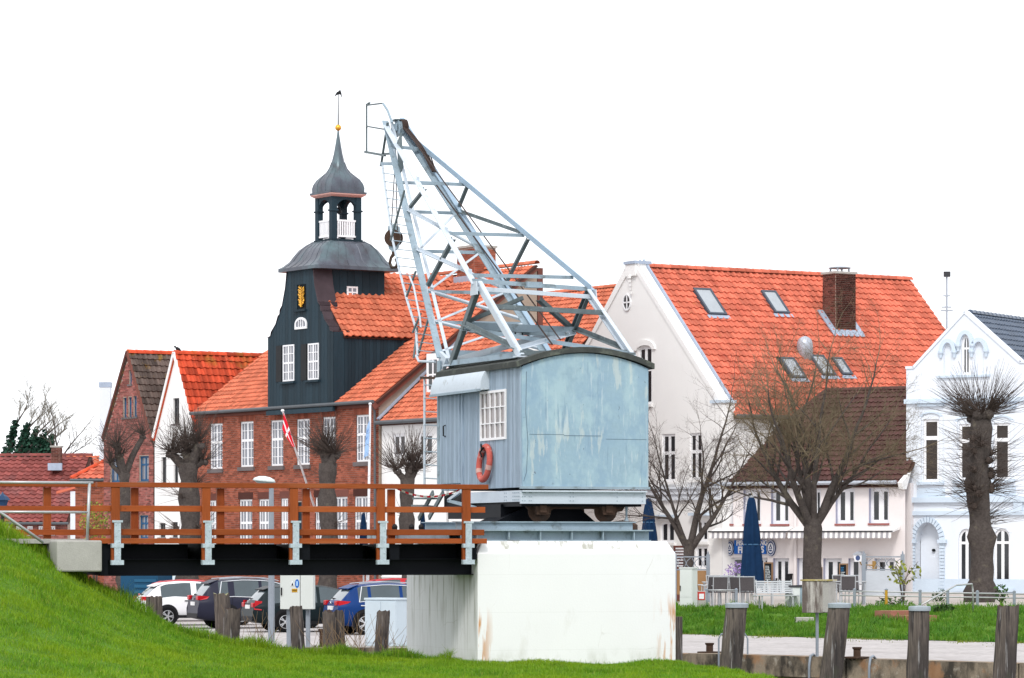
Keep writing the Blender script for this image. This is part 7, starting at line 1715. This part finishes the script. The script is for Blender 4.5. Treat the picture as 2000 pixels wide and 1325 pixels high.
# screen with ironwork and frosted glass; second one by the left
def screen(label, pl, pr, Y, glassy, base):
    a, c = W(pl, 1150, Y), W(pr, 1150, Y); t = thing('terrace_screen', label, 'screen', loc=(a.x, Y, TZ)); wl = c.x - a.x; Hs = W(0, 1088, Y).z - TZ; h2 = W(0, 1113, Y).z - TZ
    for x_ in (0, wl): MB().box(x_ - .06, x_ + .06, -.05, .05, 0, Hs + .08).build('post', steel_post, t); MB().lathe([(.03, 0), (.02, .08), (0, .12)], 6, (x_, 0, Hs + .08)).build('finial', steel_post, t)
    for z_ in (Hs, h2): MB().box(.06, wl - .06, -.02, .02, z_ - .02, z_ + .02).build('bar', steel_post, t)
    n = 4
    for k in range(n): x0_, x1_ = wl * (k + .1) / n, wl * (k + .9) / n; m_ = (Hs + h2) / 2; MB().tube([(x0_, 0, h2 + .04), ((x0_ + x1_) / 2, 0, m_ + .08), (x1_, 0, Hs - .04)], .012, 5).tube([(x0_, 0, Hs - .04), ((x0_ + x1_) / 2, 0, m_ - .08), (x1_, 0, h2 + .04)], .012, 5).build('scroll', steel_post, t, kind='stuff')
    MB().box(.06, wl - .06, -.012, .012, .25, h2 - .03).build('panel', glassy, t); return t
screen('iron framed screen with frosted glass panel right of the cafe', 1687, 1763, 112, M('frosted_glass', (.46, .49, .53), .25, var=.25, vs=.8, stretch=(.3, 1, 1.4)), 0)
screen('iron framed screen with brown panel behind the narrow white cabinet', 1318, 1383, 116, M('brown_panel', (.30, .17, .08), .6, var=.2), 0)
# shuttered sign right of the pier, potted plants, shrubs
hs = thing('slatted_panel', 'dark framed panel of pale slats just right of the white pier', 'panel', loc=(W(1327, 1090, 118).x, 118, TZ)); zs_ = lambda py: W(0, py, 118).z - TZ
MB().box(-.2, .2, -.02, .02, 0, zs_(1066)).build('frame', brickdark_m, hs)
for k in range(7): MB().box(-.13, .15, -.05, -.02, zs_(1107) + k * .095, zs_(1107) + k * .095 + .05).build('slat', white_paint, hs)
def leafy(b, c, rad, n, size, r, zs=1.0):
    for _ in range(n):
        while True:
            d = Vector((r.uniform(-1, 1), r.uniform(-1, 1), r.uniform(-1, 1)))
            if .15 < d.length < 1: break
        p = Vector(c) + Vector((d.x * rad, d.y * rad, d.z * rad * zs)); a = Vector((r.uniform(-1, 1), r.uniform(-1, 1), r.uniform(-.6, 1))).normalized(); e = a.cross(Vector((r.uniform(-1, 1), r.uniform(-1, 1), .3))).normalized(); s = size * r.uniform(.6, 1.3)
        b.add([p - a * s, p + e * s * .5, p + a * s, p - e * s * .5], [(0, 1, 2, 3)], r.random() + .001)
def shrub(label, px_, py_, Y, rad, n, size, mat, zs=1.0, base=TZ, name='shrub', stem=True, seed=2, cat='shrub'):
    r = random.Random(seed); p = W(px_, py_, Y); t = thing(name, label, cat, loc=(p.x, Y, base)); b = MB(); leafy(b, (0, 0, p.z - base), rad, n, size, r, zs); b.build('foliage', mat, t)
    s = MB(); [s.tube([(0, 0, 0), (r.uniform(-.3, .3) * rad, r.uniform(-.3, .3) * rad, (p.z - base) * .6), (r.uniform(-.8, .8) * rad, r.uniform(-.5, .5) * rad, p.z - base + r.uniform(-.2, .6) * rad)], [.02, .014, .006], 5) for _ in range(6)]; s.build('stem', twig_m, t); return t
shrub('young shrub with fresh yellow green leaves beside the frosted screen', 1765, 1118, 109, .55, 90, .085, leaf_m, .65, seed=3)
shrub('small green potted shrub at the foot of the right pollard', 1955, 1160, 108, .26, 120, .06, leaf_dk, 1.2, seed=4)
shrub('dark low shrub beside the arched door', 1836, 1166, 118, .3, 160, .05, leaf_dk, .9, seed=5)
shrub('low dark planting at the base of the frosted screen', 1745, 1178, 108, .6, 220, .05, leaf_dk, .3, seed=6)
shrub('yellow green bush behind the left end of the footbridge', 186, 1020, 120, .55, 420, .055, leaf_m, 1.3, base=0, seed=7)
shrub('pale yellow green bush behind the red car roof', 335, 1135, 130, .8, 260, .06, leaf_m, .6, base=0, seed=8)
shrub('purple flower arrangement in front of the cafe shop window', 1441, 1122, 141.3, .55, 420, .05, M('purple_flowers', (.32, .22, .48), .7, var=.3, tint=.4), .9, seed=9, cat='flowers', name='flower_display')
shrub('small green clump on the lawn beside the stair handrail', 1845, 1190, 101, .35, 200, .06, leaf_dk, .4, base=.4, seed=10)
# old lantern at the far left edge
p = W(5, 1060, 100); ol = thing('old_lantern', 'dark blue street lantern at the left edge of the photograph', 'lantern', loc=(p.x, 100, 0)); zl = lambda py: W(0, py, 100).z
MB().tube([(0, 0, 0), (0, 0, zl(996))], .05, 8).build('post', black_m, ol); MB().lathe([(.08, 0), (.16, zl(978) - zl(996)), (.20, zl(977) - zl(996))], 6, (0, 0, zl(996))).build('glass', M('lantern_blue', (.02, .05, .11), .3), ol); MB().lathe([(.22, 0), (.14, .10), (.05, .16), (.0, .24)], 6, (0, 0, zl(977))).build('hood', M('lantern_blue', (.02, .05, .11)), ol)
# wall lantern bracket lamp seen in front of the brick house
p = W(660, 1140, 119)

for px_, lb in ((1587, 'thin grey drain pipe bent over the quay edge left of the leaning capped pile'), (1704, 'thin grey drain pipe bent over the quay edge right of the second rusty bollard')):
    Yp = 1e9
    for (xa, ya), (xb, yb) in zip(qe, qe[1:]):
        k_ = (px_ - CX) / F; t_ = (k_ * ya - xa) / ((xb - xa) - k_ * (yb - ya))
        if 0 <= t_ <= 1: Yp = ya + (yb - ya) * t_
    x_ = (px_ - CX) / F * Yp; o = MB().tube([(x_ + .1, Yp + .25, .05), (x_ + .02, Yp + .02, .13), (x_ - .06, Yp - .18, .10), (x_ - .09, Yp - .22, -.1), (x_ - .09, Yp - .22, -1.6)], .028, 7).build('drain_pipe', steel_post, smooth=True); tag(o, lb, 'pipe', None)
o = MB().box(-.28, .24, -.2, .2, 0, .26).build('concrete_block', conc_m, bev=.02); o.location = (W(1575, 1216, 99).x, 99.5, .18); tag(o, 'grey concrete block on the lawn left of the weathered box on a post', 'block')
# ---------------------------------------------------------------- trees
def limb(b, p, d, L, r0, r1, r, n=5, bend=.25, seg=4, up=.0):
    pts = [Vector(p)]; d = Vector(d).normalized()
    for i in range(seg):
        d = (d + Vector((r.uniform(-1, 1), r.uniform(-1, 1), r.uniform(-.6, .6) + up)) * bend).normalized(); pts.append(pts[-1] + d * (L / seg))
    b.tube(pts, [r0 + (r1 - r0) * i / seg for i in range(seg + 1)], n, cap=False)
    return pts, d
def pollard(label, px_, py_b, Y, base, head_py, wid_px, limbs, spray, ns, seed, shoots_on_trunk=0, wid_top=.85, upbias=.6, lump=.12):
    r = random.Random(seed); p = W(px_, py_b, Y); t = thing('pollard_tree', label, 'tree', loc=(p.x, Y, base), group='pollarded limes along the harbour'); zh = W(px_, head_py, Y).z - base; rad = wid_px * Y / F / 2
    tr_ = MB(); n = 14; ks = 18; rings = []
    for i in range(ks):
        f = i / (ks - 1); ring = []; lum = 1 + lump * math.sin(f * 23 + seed) + lump * .7 * math.sin(f * 41 + seed * 2)
        flare = 1 + .25 * max(0, 1 - f * 9)
        for k in range(n):
            a = 2 * math.pi * k / n; rr = rad * (1 - (1 - wid_top) * f) * lum * flare * (1 + .10 * math.sin(3 * a + f * 9 + seed) + .07 * r.uniform(-1, 1))
            ring.append((rr * math.cos(a) + .10 * rad * math.sin(f * 7 + seed), rr * math.sin(a), zh * f))
        rings.append(ring)
    tr_.add([v for g_ in rings for v in g_], [(i * n + k, i * n + (k + 1) % n, (i + 1) * n + (k + 1) % n, (i + 1) * n + k) for i in range(ks - 1) for k in range(n)] + [tuple((ks - 1) * n + k for k in range(n))])
    heads = []
    for (dx, dz, L, rr) in limbs:
        pts, d = limb(tr_, (0, 0, zh - rad * .6), (dx, r.uniform(-.4, .4), dz), L, rad * rr, rad * rr * .72, r, 8, .15, 4, .1); heads.append((pts[-1], rad * rr * 1.1))
    if not limbs: heads.append((Vector((0, 0, zh - .05)), rad * 1.15))
    for c, rr in heads:      # knuckles
        for _ in range(7):
            q = c + Vector((r.uniform(-1, 1), r.uniform(-1, 1), r.uniform(-.8, .6))) * rr * .6; tr_.lathe([(0.0, -rr * .5), (rr * .45, -rr * .25), (rr * .5, 0), (rr * .38, rr * .3), (0, rr * .5)], 8, q)
    tr_.build('trunk', bark_m, t, smooth=True)
    cr_ = MB()
    clus = [[Vector((r.gauss(0, .8), r.gauss(0, .8), r.uniform(-.25, 1.2) + upbias * .5)).normalized() for _ in range(r.randint(6, 9))] for _h in heads]
    for _ in range(ns):
        hi = r.randrange(len(heads)); c, rr = heads[hi]; cd_ = r.choice(clus[hi]); d = (cd_ + Vector((r.gauss(0, .33), r.gauss(0, .33), r.gauss(0, .33)))).normalized(); L = spray * (.2 + .85 * r.random() ** 1.2)
        limb(cr_, c + cd_ * rr * .45, d, L, .0105, .0035, r, 3, .13, 4, .22)
        if r.random() < .45:
            d2 = (d + Vector((r.uniform(-.5, .5), r.uniform(-.5, .5), r.uniform(0, .5)))).normalized(); limb(cr_, c + d * (rr * .45 + L * .4), d2, L * .5, .007, .003, r, 3, .12, 3, .25)
    burls = [(r.uniform(.42, .98), r.uniform(0, 6.283)) for _ in range(max(3, shoots_on_trunk // 28))]
    for bf, bt in burls if shoots_on_trunk > 200 else []:
        tr2 = Vector((math.cos(bt), math.sin(bt), 0)) * rad * .85 + Vector((0, 0, zh * bf)); cr_.lathe([(0, -.13), (.11, -.06), (.13, .02), (.08, .1), (0, .13)], 8, tr2)
    for _ in range(shoots_on_trunk):
        bf, bt = r.choice(burls); f = bf + r.uniform(-.02, .02); th = bt + r.gauss(0, .75); d = Vector((math.cos(th), math.sin(th), r.uniform(-.35, .8))); limb(cr_, Vector((math.cos(bt), math.sin(bt), 0)) * rad * .9 + Vector((0, 0, zh * f)), d, spray * (.2 + .75 * r.random() ** 1.4), .010, .003, r, 3, .14, 4, .16)
    cr_.build('crown', twig_m, t)
    return t
pollard('forked pollard tree in front of the narrow red brick gabled house', 243, 1190, 130, 0, 925, 26, [(-.35, 1, 1.15, .7), (.42, 1, 1.7, .55), (.0, 1, .8, .5), (-.7, .9, .7, .4)], 1.35, 300, 21, 50)
pollard('thick pollard tree in front of the narrow white gabled house', 369, 1190, 128, 0, 905, 43, [(-.8, .7, .85, .5), (.55, .9, 1.0, .55), (.0, 1, .55, .5), (-.25, 1, .9, .42), (.8, .5, .6, .4)], 1.6, 640, 22, 150)
pollard('pollard tree in front of the brick house between flag and white flagpole', 641, 1190, 124, 0, 905, 38, [(-.45, 1, .5, .55), (.5, 1, .55, .55), (0, 1, .7, .5)], 1.5, 380, 23, 30, upbias=1.1)
pollard('bushy pollard tree in front of the white annex beside the crane ladder', 796, 1190, 124, 0, 935, 31, [(-.7, 1, .55, .5), (.6, 1, .5, .55), (0, 1, .45, .6), (.25, 1, .7, .4)], 1.55, 420, 24, 60, upbias=1.15)
pollard('big knotty pollard tree with many shoots in front of the bluish white house', 1914, 1180, 116, TZ, 815, 50, [(.3, 1, .25, .75), (-.35, 1, .2, .7)], 1.85, 420, 25, 560, .80, .9, .14)
def bare_tree(label, px_, py_b, Y, base, fork_py, wid_px, mains, levels, seed, mat_tw, spread=.55, first=.0):
    r = random.Random(seed); p = W(px_, py_b, Y); t = thing('bare_tree', label, 'tree', loc=(p.x, Y, base)); zf = W(px_, fork_py, Y).z - base; rad = wid_px * Y / F / 2
    tr_ = MB(); tw_ = MB()
    tr_.tube([(0, 0, -.1), (.02, 0, .4), (-.03, .02, zf * .55), (.0, 0, zf), (.02, 0, zf + .3)], [rad * 1.35, rad * 1.05, rad, rad * 1.02, rad * .7], 12, cap=False)
    def grow(p_, d, L, r0, lev):
        b = tr_ if lev < 2 else tw_
        seg = 5 if lev < 2 else 4
        pts, dd = limb(b, p_, d, L, r0, r0 * (.36 if lev < 3 else .3), r, 8 if lev < 2 else (4 if lev < 3 else 3), .13 + .03 * lev, seg, .06)
        if lev >= levels: return
        grow(pts[-1], dd, L * (.62 if lev < 2 else .5), r0 * (.36 if lev < 3 else .3), min(lev + 1, levels))
        nk = r.randint(5, 7) if lev < 2 else (r.randint(3, 5) if lev < 4 else r.randint(1, 2))
        for k in range(nk):
            f = .30 + .7 * (k + r.random()) / nk; i = min(seg - 1, int(f * seg)); q = pts[i].lerp(pts[i + 1], min(1, f * seg - i)); ax = (pts[i + 1] - pts[i]).normalized()
            side = ax.cross(Vector((r.uniform(-1, 1), r.uniform(-1, 1), r.uniform(-1, 1)))).normalized()
            nd_ = (ax * r.uniform(.6, 1.0) + side * r.uniform(.5, 1.0) * (1 + spread * .3) + Vector((0, 0, .15))).normalized()
            grow(q, nd_, L * r.uniform(.42, .68) * (1.05 - .3 * f + .1), max(.0035, r0 * (.40 if lev < 2 else .44) * (1.1 - .45 * f)), lev + 1)
    for (dx, dy, dz, L, rr) in mains: grow(Vector((0, 0, zf - .1)), Vector((dx, dy, dz)), L, rad * rr, 0)
    tr_.build('trunk', bark_m, t, smooth=True); tw_.build('crown', mat_tw, t)
    return t
bare_tree('slender bare tree standing right of the crane cabin', 1346, 1150, 117, TZ, 1072, 21, [(-.42, .1, 1, 2.5, .62), (.62, -.1, 1, 2.3, .68), (.08, .1, 1, 3.3, .75), (-.25, -.3, 1, 2.6, .5)], 4, 31, twig_m)
bare_tree('large spreading bare tree with lichen twigs in front of the cafe', 1588, 1160, 114, TZ, 1032, 36, [(-.80, .1, .95, 2.9, .50), (-.45, -.2, 1, 3.1, .50), (.0, .2, 1, 3.7, .56), (.42, .0, 1, 3.6, .52), (.15, -.3, 1, 3.6, .42), (-.15, .4, 1, 3.3, .42), (.62, .2, .75, 2.7, .36)], 5, 33, twig_g)
# ivy clad trees far left
def ivy_tree(label, px_, lean, top_py, seed, Y=205):
    r = random.Random(seed); p = W(px_, 1068, Y); t = thing('ivy_tree', label, 'tree', loc=(p.x, Y, 0), group='ivy clad trees beyond the far roofs'); b = MB(); iv = MB(); tw_ = MB(); z0 = W(0, 900, Y).z; zt_ = W(0, top_py, Y).z
    zi = z0 + (zt_ - z0) * .48
    pts = [Vector((0, 0, 0)), Vector((0, 0, z0)), Vector((lean * (zi - z0) * .6, 0, (z0 + zi) / 2)), Vector((lean * (zi - z0), 0, zi)), Vector((lean * (zt_ - z0) * 1.05, 0, z0 + (zt_ - z0) * .75))]
    b.tube(pts, [.26, .20, .12, .06, .02], 7, cap=False); b.build('trunk', bark_m, t)
    for k in range(420):
        f = r.random() ** .8; q = pts[1].lerp(pts[3], f) if f < 1 else pts[3]; rr = (.30 - .17 * f) * r.uniform(.3, 1.0); th = r.uniform(0, 6.28); c = q + Vector((math.cos(th) * rr, math.sin(th) * rr, r.uniform(-.4, .4))); a = Vector((r.uniform(-1, 1), r.uniform(-1, 1), r.uniform(-1, 1))).normalized(); e = a.cross(Vector((.3, .5, r.uniform(-1, 1)))).normalized(); s = .13 * r.uniform(.6, 1.3)
        iv.add([c - a * s, c + e * s * .7, c + a * s, c - e * s * .7], [(0, 1, 2, 3)], r.random() + .001)
    iv.build('ivy', ivy_m, t)
    def gr(p_, d, L, r0, lev):
        pp, dd = limb(tw_, p_, d, L, r0, r0 * .4, r, 4, .16, 4, .08)
        if lev == 3: return
        for _ in range(4):
            i = r.randint(1, 3); gr(pp[i], (dd + Vector((r.uniform(-1, 1), r.uniform(-1, 1), r.uniform(-.2, .6))) * .8).normalized(), L * r.uniform(.4, .65), r0 * .55, lev + 1)
    for k in range(5):
        f = .5 + .5 * k / 5; q = pts[3].lerp(pts[4], k / 5.); gr(q, Vector((lean + r.uniform(-.8, .8), r.uniform(-.4, .4), 1)), (zt_ - zi) * r.uniform(.45, .8), .026, 0)
    tw_.build('crown', twig_far, t)
ivy_tree('leftmost ivy clad tree rising behind the far red roof', 10, .30, 752, 41); ivy_tree('second ivy clad tree from the left, leaning right behind the far roof', 27, .45, 768, 42); ivy_tree('middle ivy clad tree behind the far red roof', 46, .50, 790, 43); ivy_tree('fourth ivy clad tree from the left behind the far red roof', 62, .55, 800, 44); ivy_tree('ivy clad tree nearest the small brick chimney', 78, .60, 815, 45)
bare_tree('thin twiggy bare tree behind the small brick chimney on the left', 112, 1068, 200, 0, 905, 6, [(-.5, .1, 1, 2.2, .7), (.1, -.2, 1, 2.4, .8), (.6, .2, .9, 2.3, .7), (.9, .1, .6, 2.0, .6)], 3, 46, twig_far)
# ---------------------------------------------------------------- grass bank in front and on the left
SIL = [(-16, 3.2), (-11.5, 2.95), (-9.7, 2.66), (-8.77, 2.27), (-8.0, 1.70), (-7.2, 1.24), (-6.5, .90), (-5.85, .66), (-4.87, .42), (-3.7, .30), (-1.95, .18), (-.65, .12), (1.5, .07), (3.2, .05), (4.6, .02), (5.3, -.1), (7, -.5), (11, -1.3)]
def edge_y(x):
    return interp([(-16, 67.6), (-6, 68.2), (-1.5, 70.6), (-.7, 72.2), (2.6, 72.6), (3.4, 71.2), (4.6, 66.0), (5.6, 61), (11, 50)], x)
def gz(x, y):
    h = interp(SIL, x); h = (interp(SIL, x - .35) + h * 2 + interp(SIL, x + .35)) / 4
    ye = edge_y(x)
    if y > ye: h -= (y - ye) * 1.1
    else:
        d = ye - y; h = h - h * .85 * min(1, max(0, (d - .6)) / 14.0) if h > 0 else h
    return h + .02 * math.sin(x * 2.1 + y) + .02 * math.sin(x * .9 - y * 1.7)
gr = MB(); nx, ny = 150, 110; X0, X1, Y0, Y1 = -16, 11, 44, 76
for j in range(ny + 1):
    for i in range(nx + 1): x = X0 + (X1 - X0) * i / nx; y = Y0 + (Y1 - Y0) * j / ny; gr.v.append((x, y, max(-1.9, gz(x, y))))
for j in range(ny):
    for i in range(nx): a = j * (nx + 1) + i; gr.f.append([a, a + 1, a + nx + 2, a + nx + 1]); gr.m.append(0); gr.t.append(0)
structure(gr.build('grass_bank', soil_m, smooth=True))
import numpy as np
def grass_mat(name, c1, c2, c3):
    m_ = bpy.data.materials.new(name); m_.use_nodes = True; t = m_.node_tree; p = t.nodes['Principled BSDF']
    at = nd(t, 'ShaderNodeAttribute', attribute_name='tint').outputs['Fac']
    co = t.nodes.new('ShaderNodeTexCoord').outputs['Object']
    base = ramp(t, at, [(0, c1), (.5, c2), (.9, c2), (1., c3)])
    n = noise(t, co, .55, 5.); n2 = noise(t, co, 2.6, 4.)
    base = mixc(t, ramp(t, n, [(.40, 0.), (.66, .75)]), base, (c2[0] * 1.7, c2[1] * 1.15, c2[2] * .8))
    base = mixc(t, ramp(t, n2, [(.50, 0.), (.72, .6)]), base, (c1[0] * .7, c1[1] * .75, c1[2] * .8))
    t.links.new(base, p.inputs['Base Color']); p.inputs['Roughness'].default_value = .55; p.inputs['Specular IOR Level'].default_value = .25
    tr = t.nodes.new('ShaderNodeBsdfTranslucent'); t.links.new(base, tr.inputs['Color']); mx_ = t.nodes.new('ShaderNodeMixShader'); mx_.inputs[0].default_value = .3
    t.links.new(p.outputs[0], mx_.inputs[1]); t.links.new(tr.outputs[0], mx_.inputs[2]); t.links.new(mx_.outputs[0], t.nodes['Material Output'].inputs[0])
    return m_
def grass(name, label, xs, ys, zs, hts, wid, mat, seed):
    g_ = np.random.default_rng(seed); n = len(xs); th = g_.uniform(0, 2 * np.pi, n); ln = g_.uniform(.1, .75, n); wa = g_.uniform(0, 2 * np.pi, n)
    cx, sx = np.cos(wa) * wid / 2, np.sin(wa) * wid / 2; dx, dy = np.cos(th) * ln * hts, np.sin(th) * ln * hts
    V = np.zeros((n, 5, 3), np.float32); B = np.stack([xs, ys, zs - .02], 1)
    V[:, 0] = B - np.stack([cx, sx, 0 * cx], 1); V[:, 1] = B + np.stack([cx, sx, 0 * cx], 1)
    Mi = B + np.stack([dx * .35, dy * .35, hts * .62], 1); V[:, 2] = Mi + np.stack([cx, sx, 0 * cx], 1) * .75; V[:, 3] = Mi - np.stack([cx, sx, 0 * cx], 1) * .75
    V[:, 4] = B + np.stack([dx, dy, hts * (1.0 - .25 * ln)], 1)
    idx = (np.arange(n, dtype=np.int32) * 5)[:, None]; loops = (idx + np.array([[0, 1, 2, 3, 3, 2, 4]], np.int32)).ravel()
    me = bpy.data.meshes.new(name); me.vertices.add(n * 5); me.vertices.foreach_set('co', V.ravel()); me.loops.add(n * 7); me.loops.foreach_set('vertex_index', loops)
    st = (np.arange(n, dtype=np.int32) * 7)[:, None] + np.array([[0, 4]], np.int32); me.polygons.add(n * 2); me.polygons.foreach_set('loop_start', st.ravel())
    at = me.attributes.new('tint', 'FLOAT', 'FACE'); at.data.foreach_set('value', np.repeat(g_.random(n).astype(np.float32), 2)); me.materials.append(mat); me.update(calc_edges=True)
    o = bpy.data.objects.new(name, me); col.objects.link(o); o['kind'] = 'stuff'; tag(o, label, 'grass'); return o
gm = grass_mat('grass_blades', (.060, .175, .008), (.155, .325, .010), (.40, .40, .07))
g_ = np.random.default_rng(5); N = 420000
xs = g_.uniform(-11.5, 5.4, N); ys = 51 + (76 - 51) * g_.random(N) ** .75
ok = np.array([ (y < edge_y(x) + .5) and abs(x / y) < .1495 and not (y > fp.o.y and False) for x, y in zip(xs, ys)])
lp_ = np.array([fp.loc((x, y, 0))[:2] for x, y in zip(xs, ys)]); ok &= ~((lp_[:, 0] > -.0) & (lp_[:, 1] > .0) & (lp_[:, 0] < pw))
xs, ys = xs[ok], ys[ok]; zs = np.array([gz(x, y) for x, y in zip(xs, ys)])
clump = np.sin(xs * 3.1 + 1.3 * np.sin(ys * 2.2)) * np.sin(ys * 2.7 + 1.1 * np.sin(xs * 1.9)); ey = np.array([edge_y(x) for x in xs])
hts = (.075 + .035 * g_.random(len(xs))) * (1 + .5 * clump + .5 * (g_.random(len(xs)) > .97)) ; edge = (ys > ey - .75) & (xs < -1.2); hts = np.where(edge, hts * (2.0 + .8 * np.sin(xs * 5)) + .05, hts)
grass('grass', 'lush bright green grass on the bank in the foreground', xs, ys, zs, hts, .010, gm, 6)
N = 90000
xs = g_.uniform(3.2, 17.5, N); tt = g_.random(N); ya = np.array([lawn_edge(x) for x in xs]); ys = ya + (104.5 - ya) * tt
zs = TZ * (tt * tt * (3 - 2 * tt)) + .012; hts = (.06 + .08 * g_.random(N)) * (1 + .7 * np.sin(xs * 3 + np.sin(ys * 2)) * np.sin(ys * 2.5) + 1.2 * (np.sin(xs * 7.3 + 2 * np.sin(ys * 3)) > .93))
grass('lawn_grass', 'green lawn grass on the bank below the cafe terrace', xs, ys, zs, hts, .022, grass_mat('lawn_blades', (.036, .135, .014), (.085, .235, .018), (.26, .31, .07)), 8)
# dead stalks round the piles
st = MB(); r = random.Random(9)
for c_ in ((653, 1272, 79.5), (745, 1276, 79.5), (480, 1262, 77), (660, 1276, 79)):
    p = W(*c_)
    for _ in range(26): limb(st, (p.x + r.uniform(-.5, .6), p.y - .1 + r.uniform(-.1, .1), min(.3, p.z)), (r.uniform(-.8, .8), r.uniform(-.2, .2), 1), r.uniform(.25, 1.0), .006, .003, r, 3, .15, 3)
o = st.build('dry_stalks', M('dry_stalk', (.22, .15, .09), .9), kind='stuff'); tag(o, 'dry brown weed stalks around the old piles', 'weeds')

N = 7000
xs = g_.uniform(3.2, 17.5, N); ya = np.array([lawn_edge(x) for x in xs]); dd_ = g_.exponential(.55, N); ys = ya - dd_ * (1 + .8 * np.sin(xs * 2.3)); keep = np.sin(xs * 4.1 + 2 * np.sin(ys * 1.3)) + g_.normal(0, .5, N) > .1
xs, ys = xs[keep], ys[keep]
grass('weeds', 'thin weeds and stray grass along the paved edge below the lawn', xs, ys, np.zeros(len(xs)) + .004, .03 + .05 * g_.random(len(xs)), .022, grass_mat('weed_blades', (.06, .12, .02), (.13, .20, .03), (.30, .27, .09)), 12)
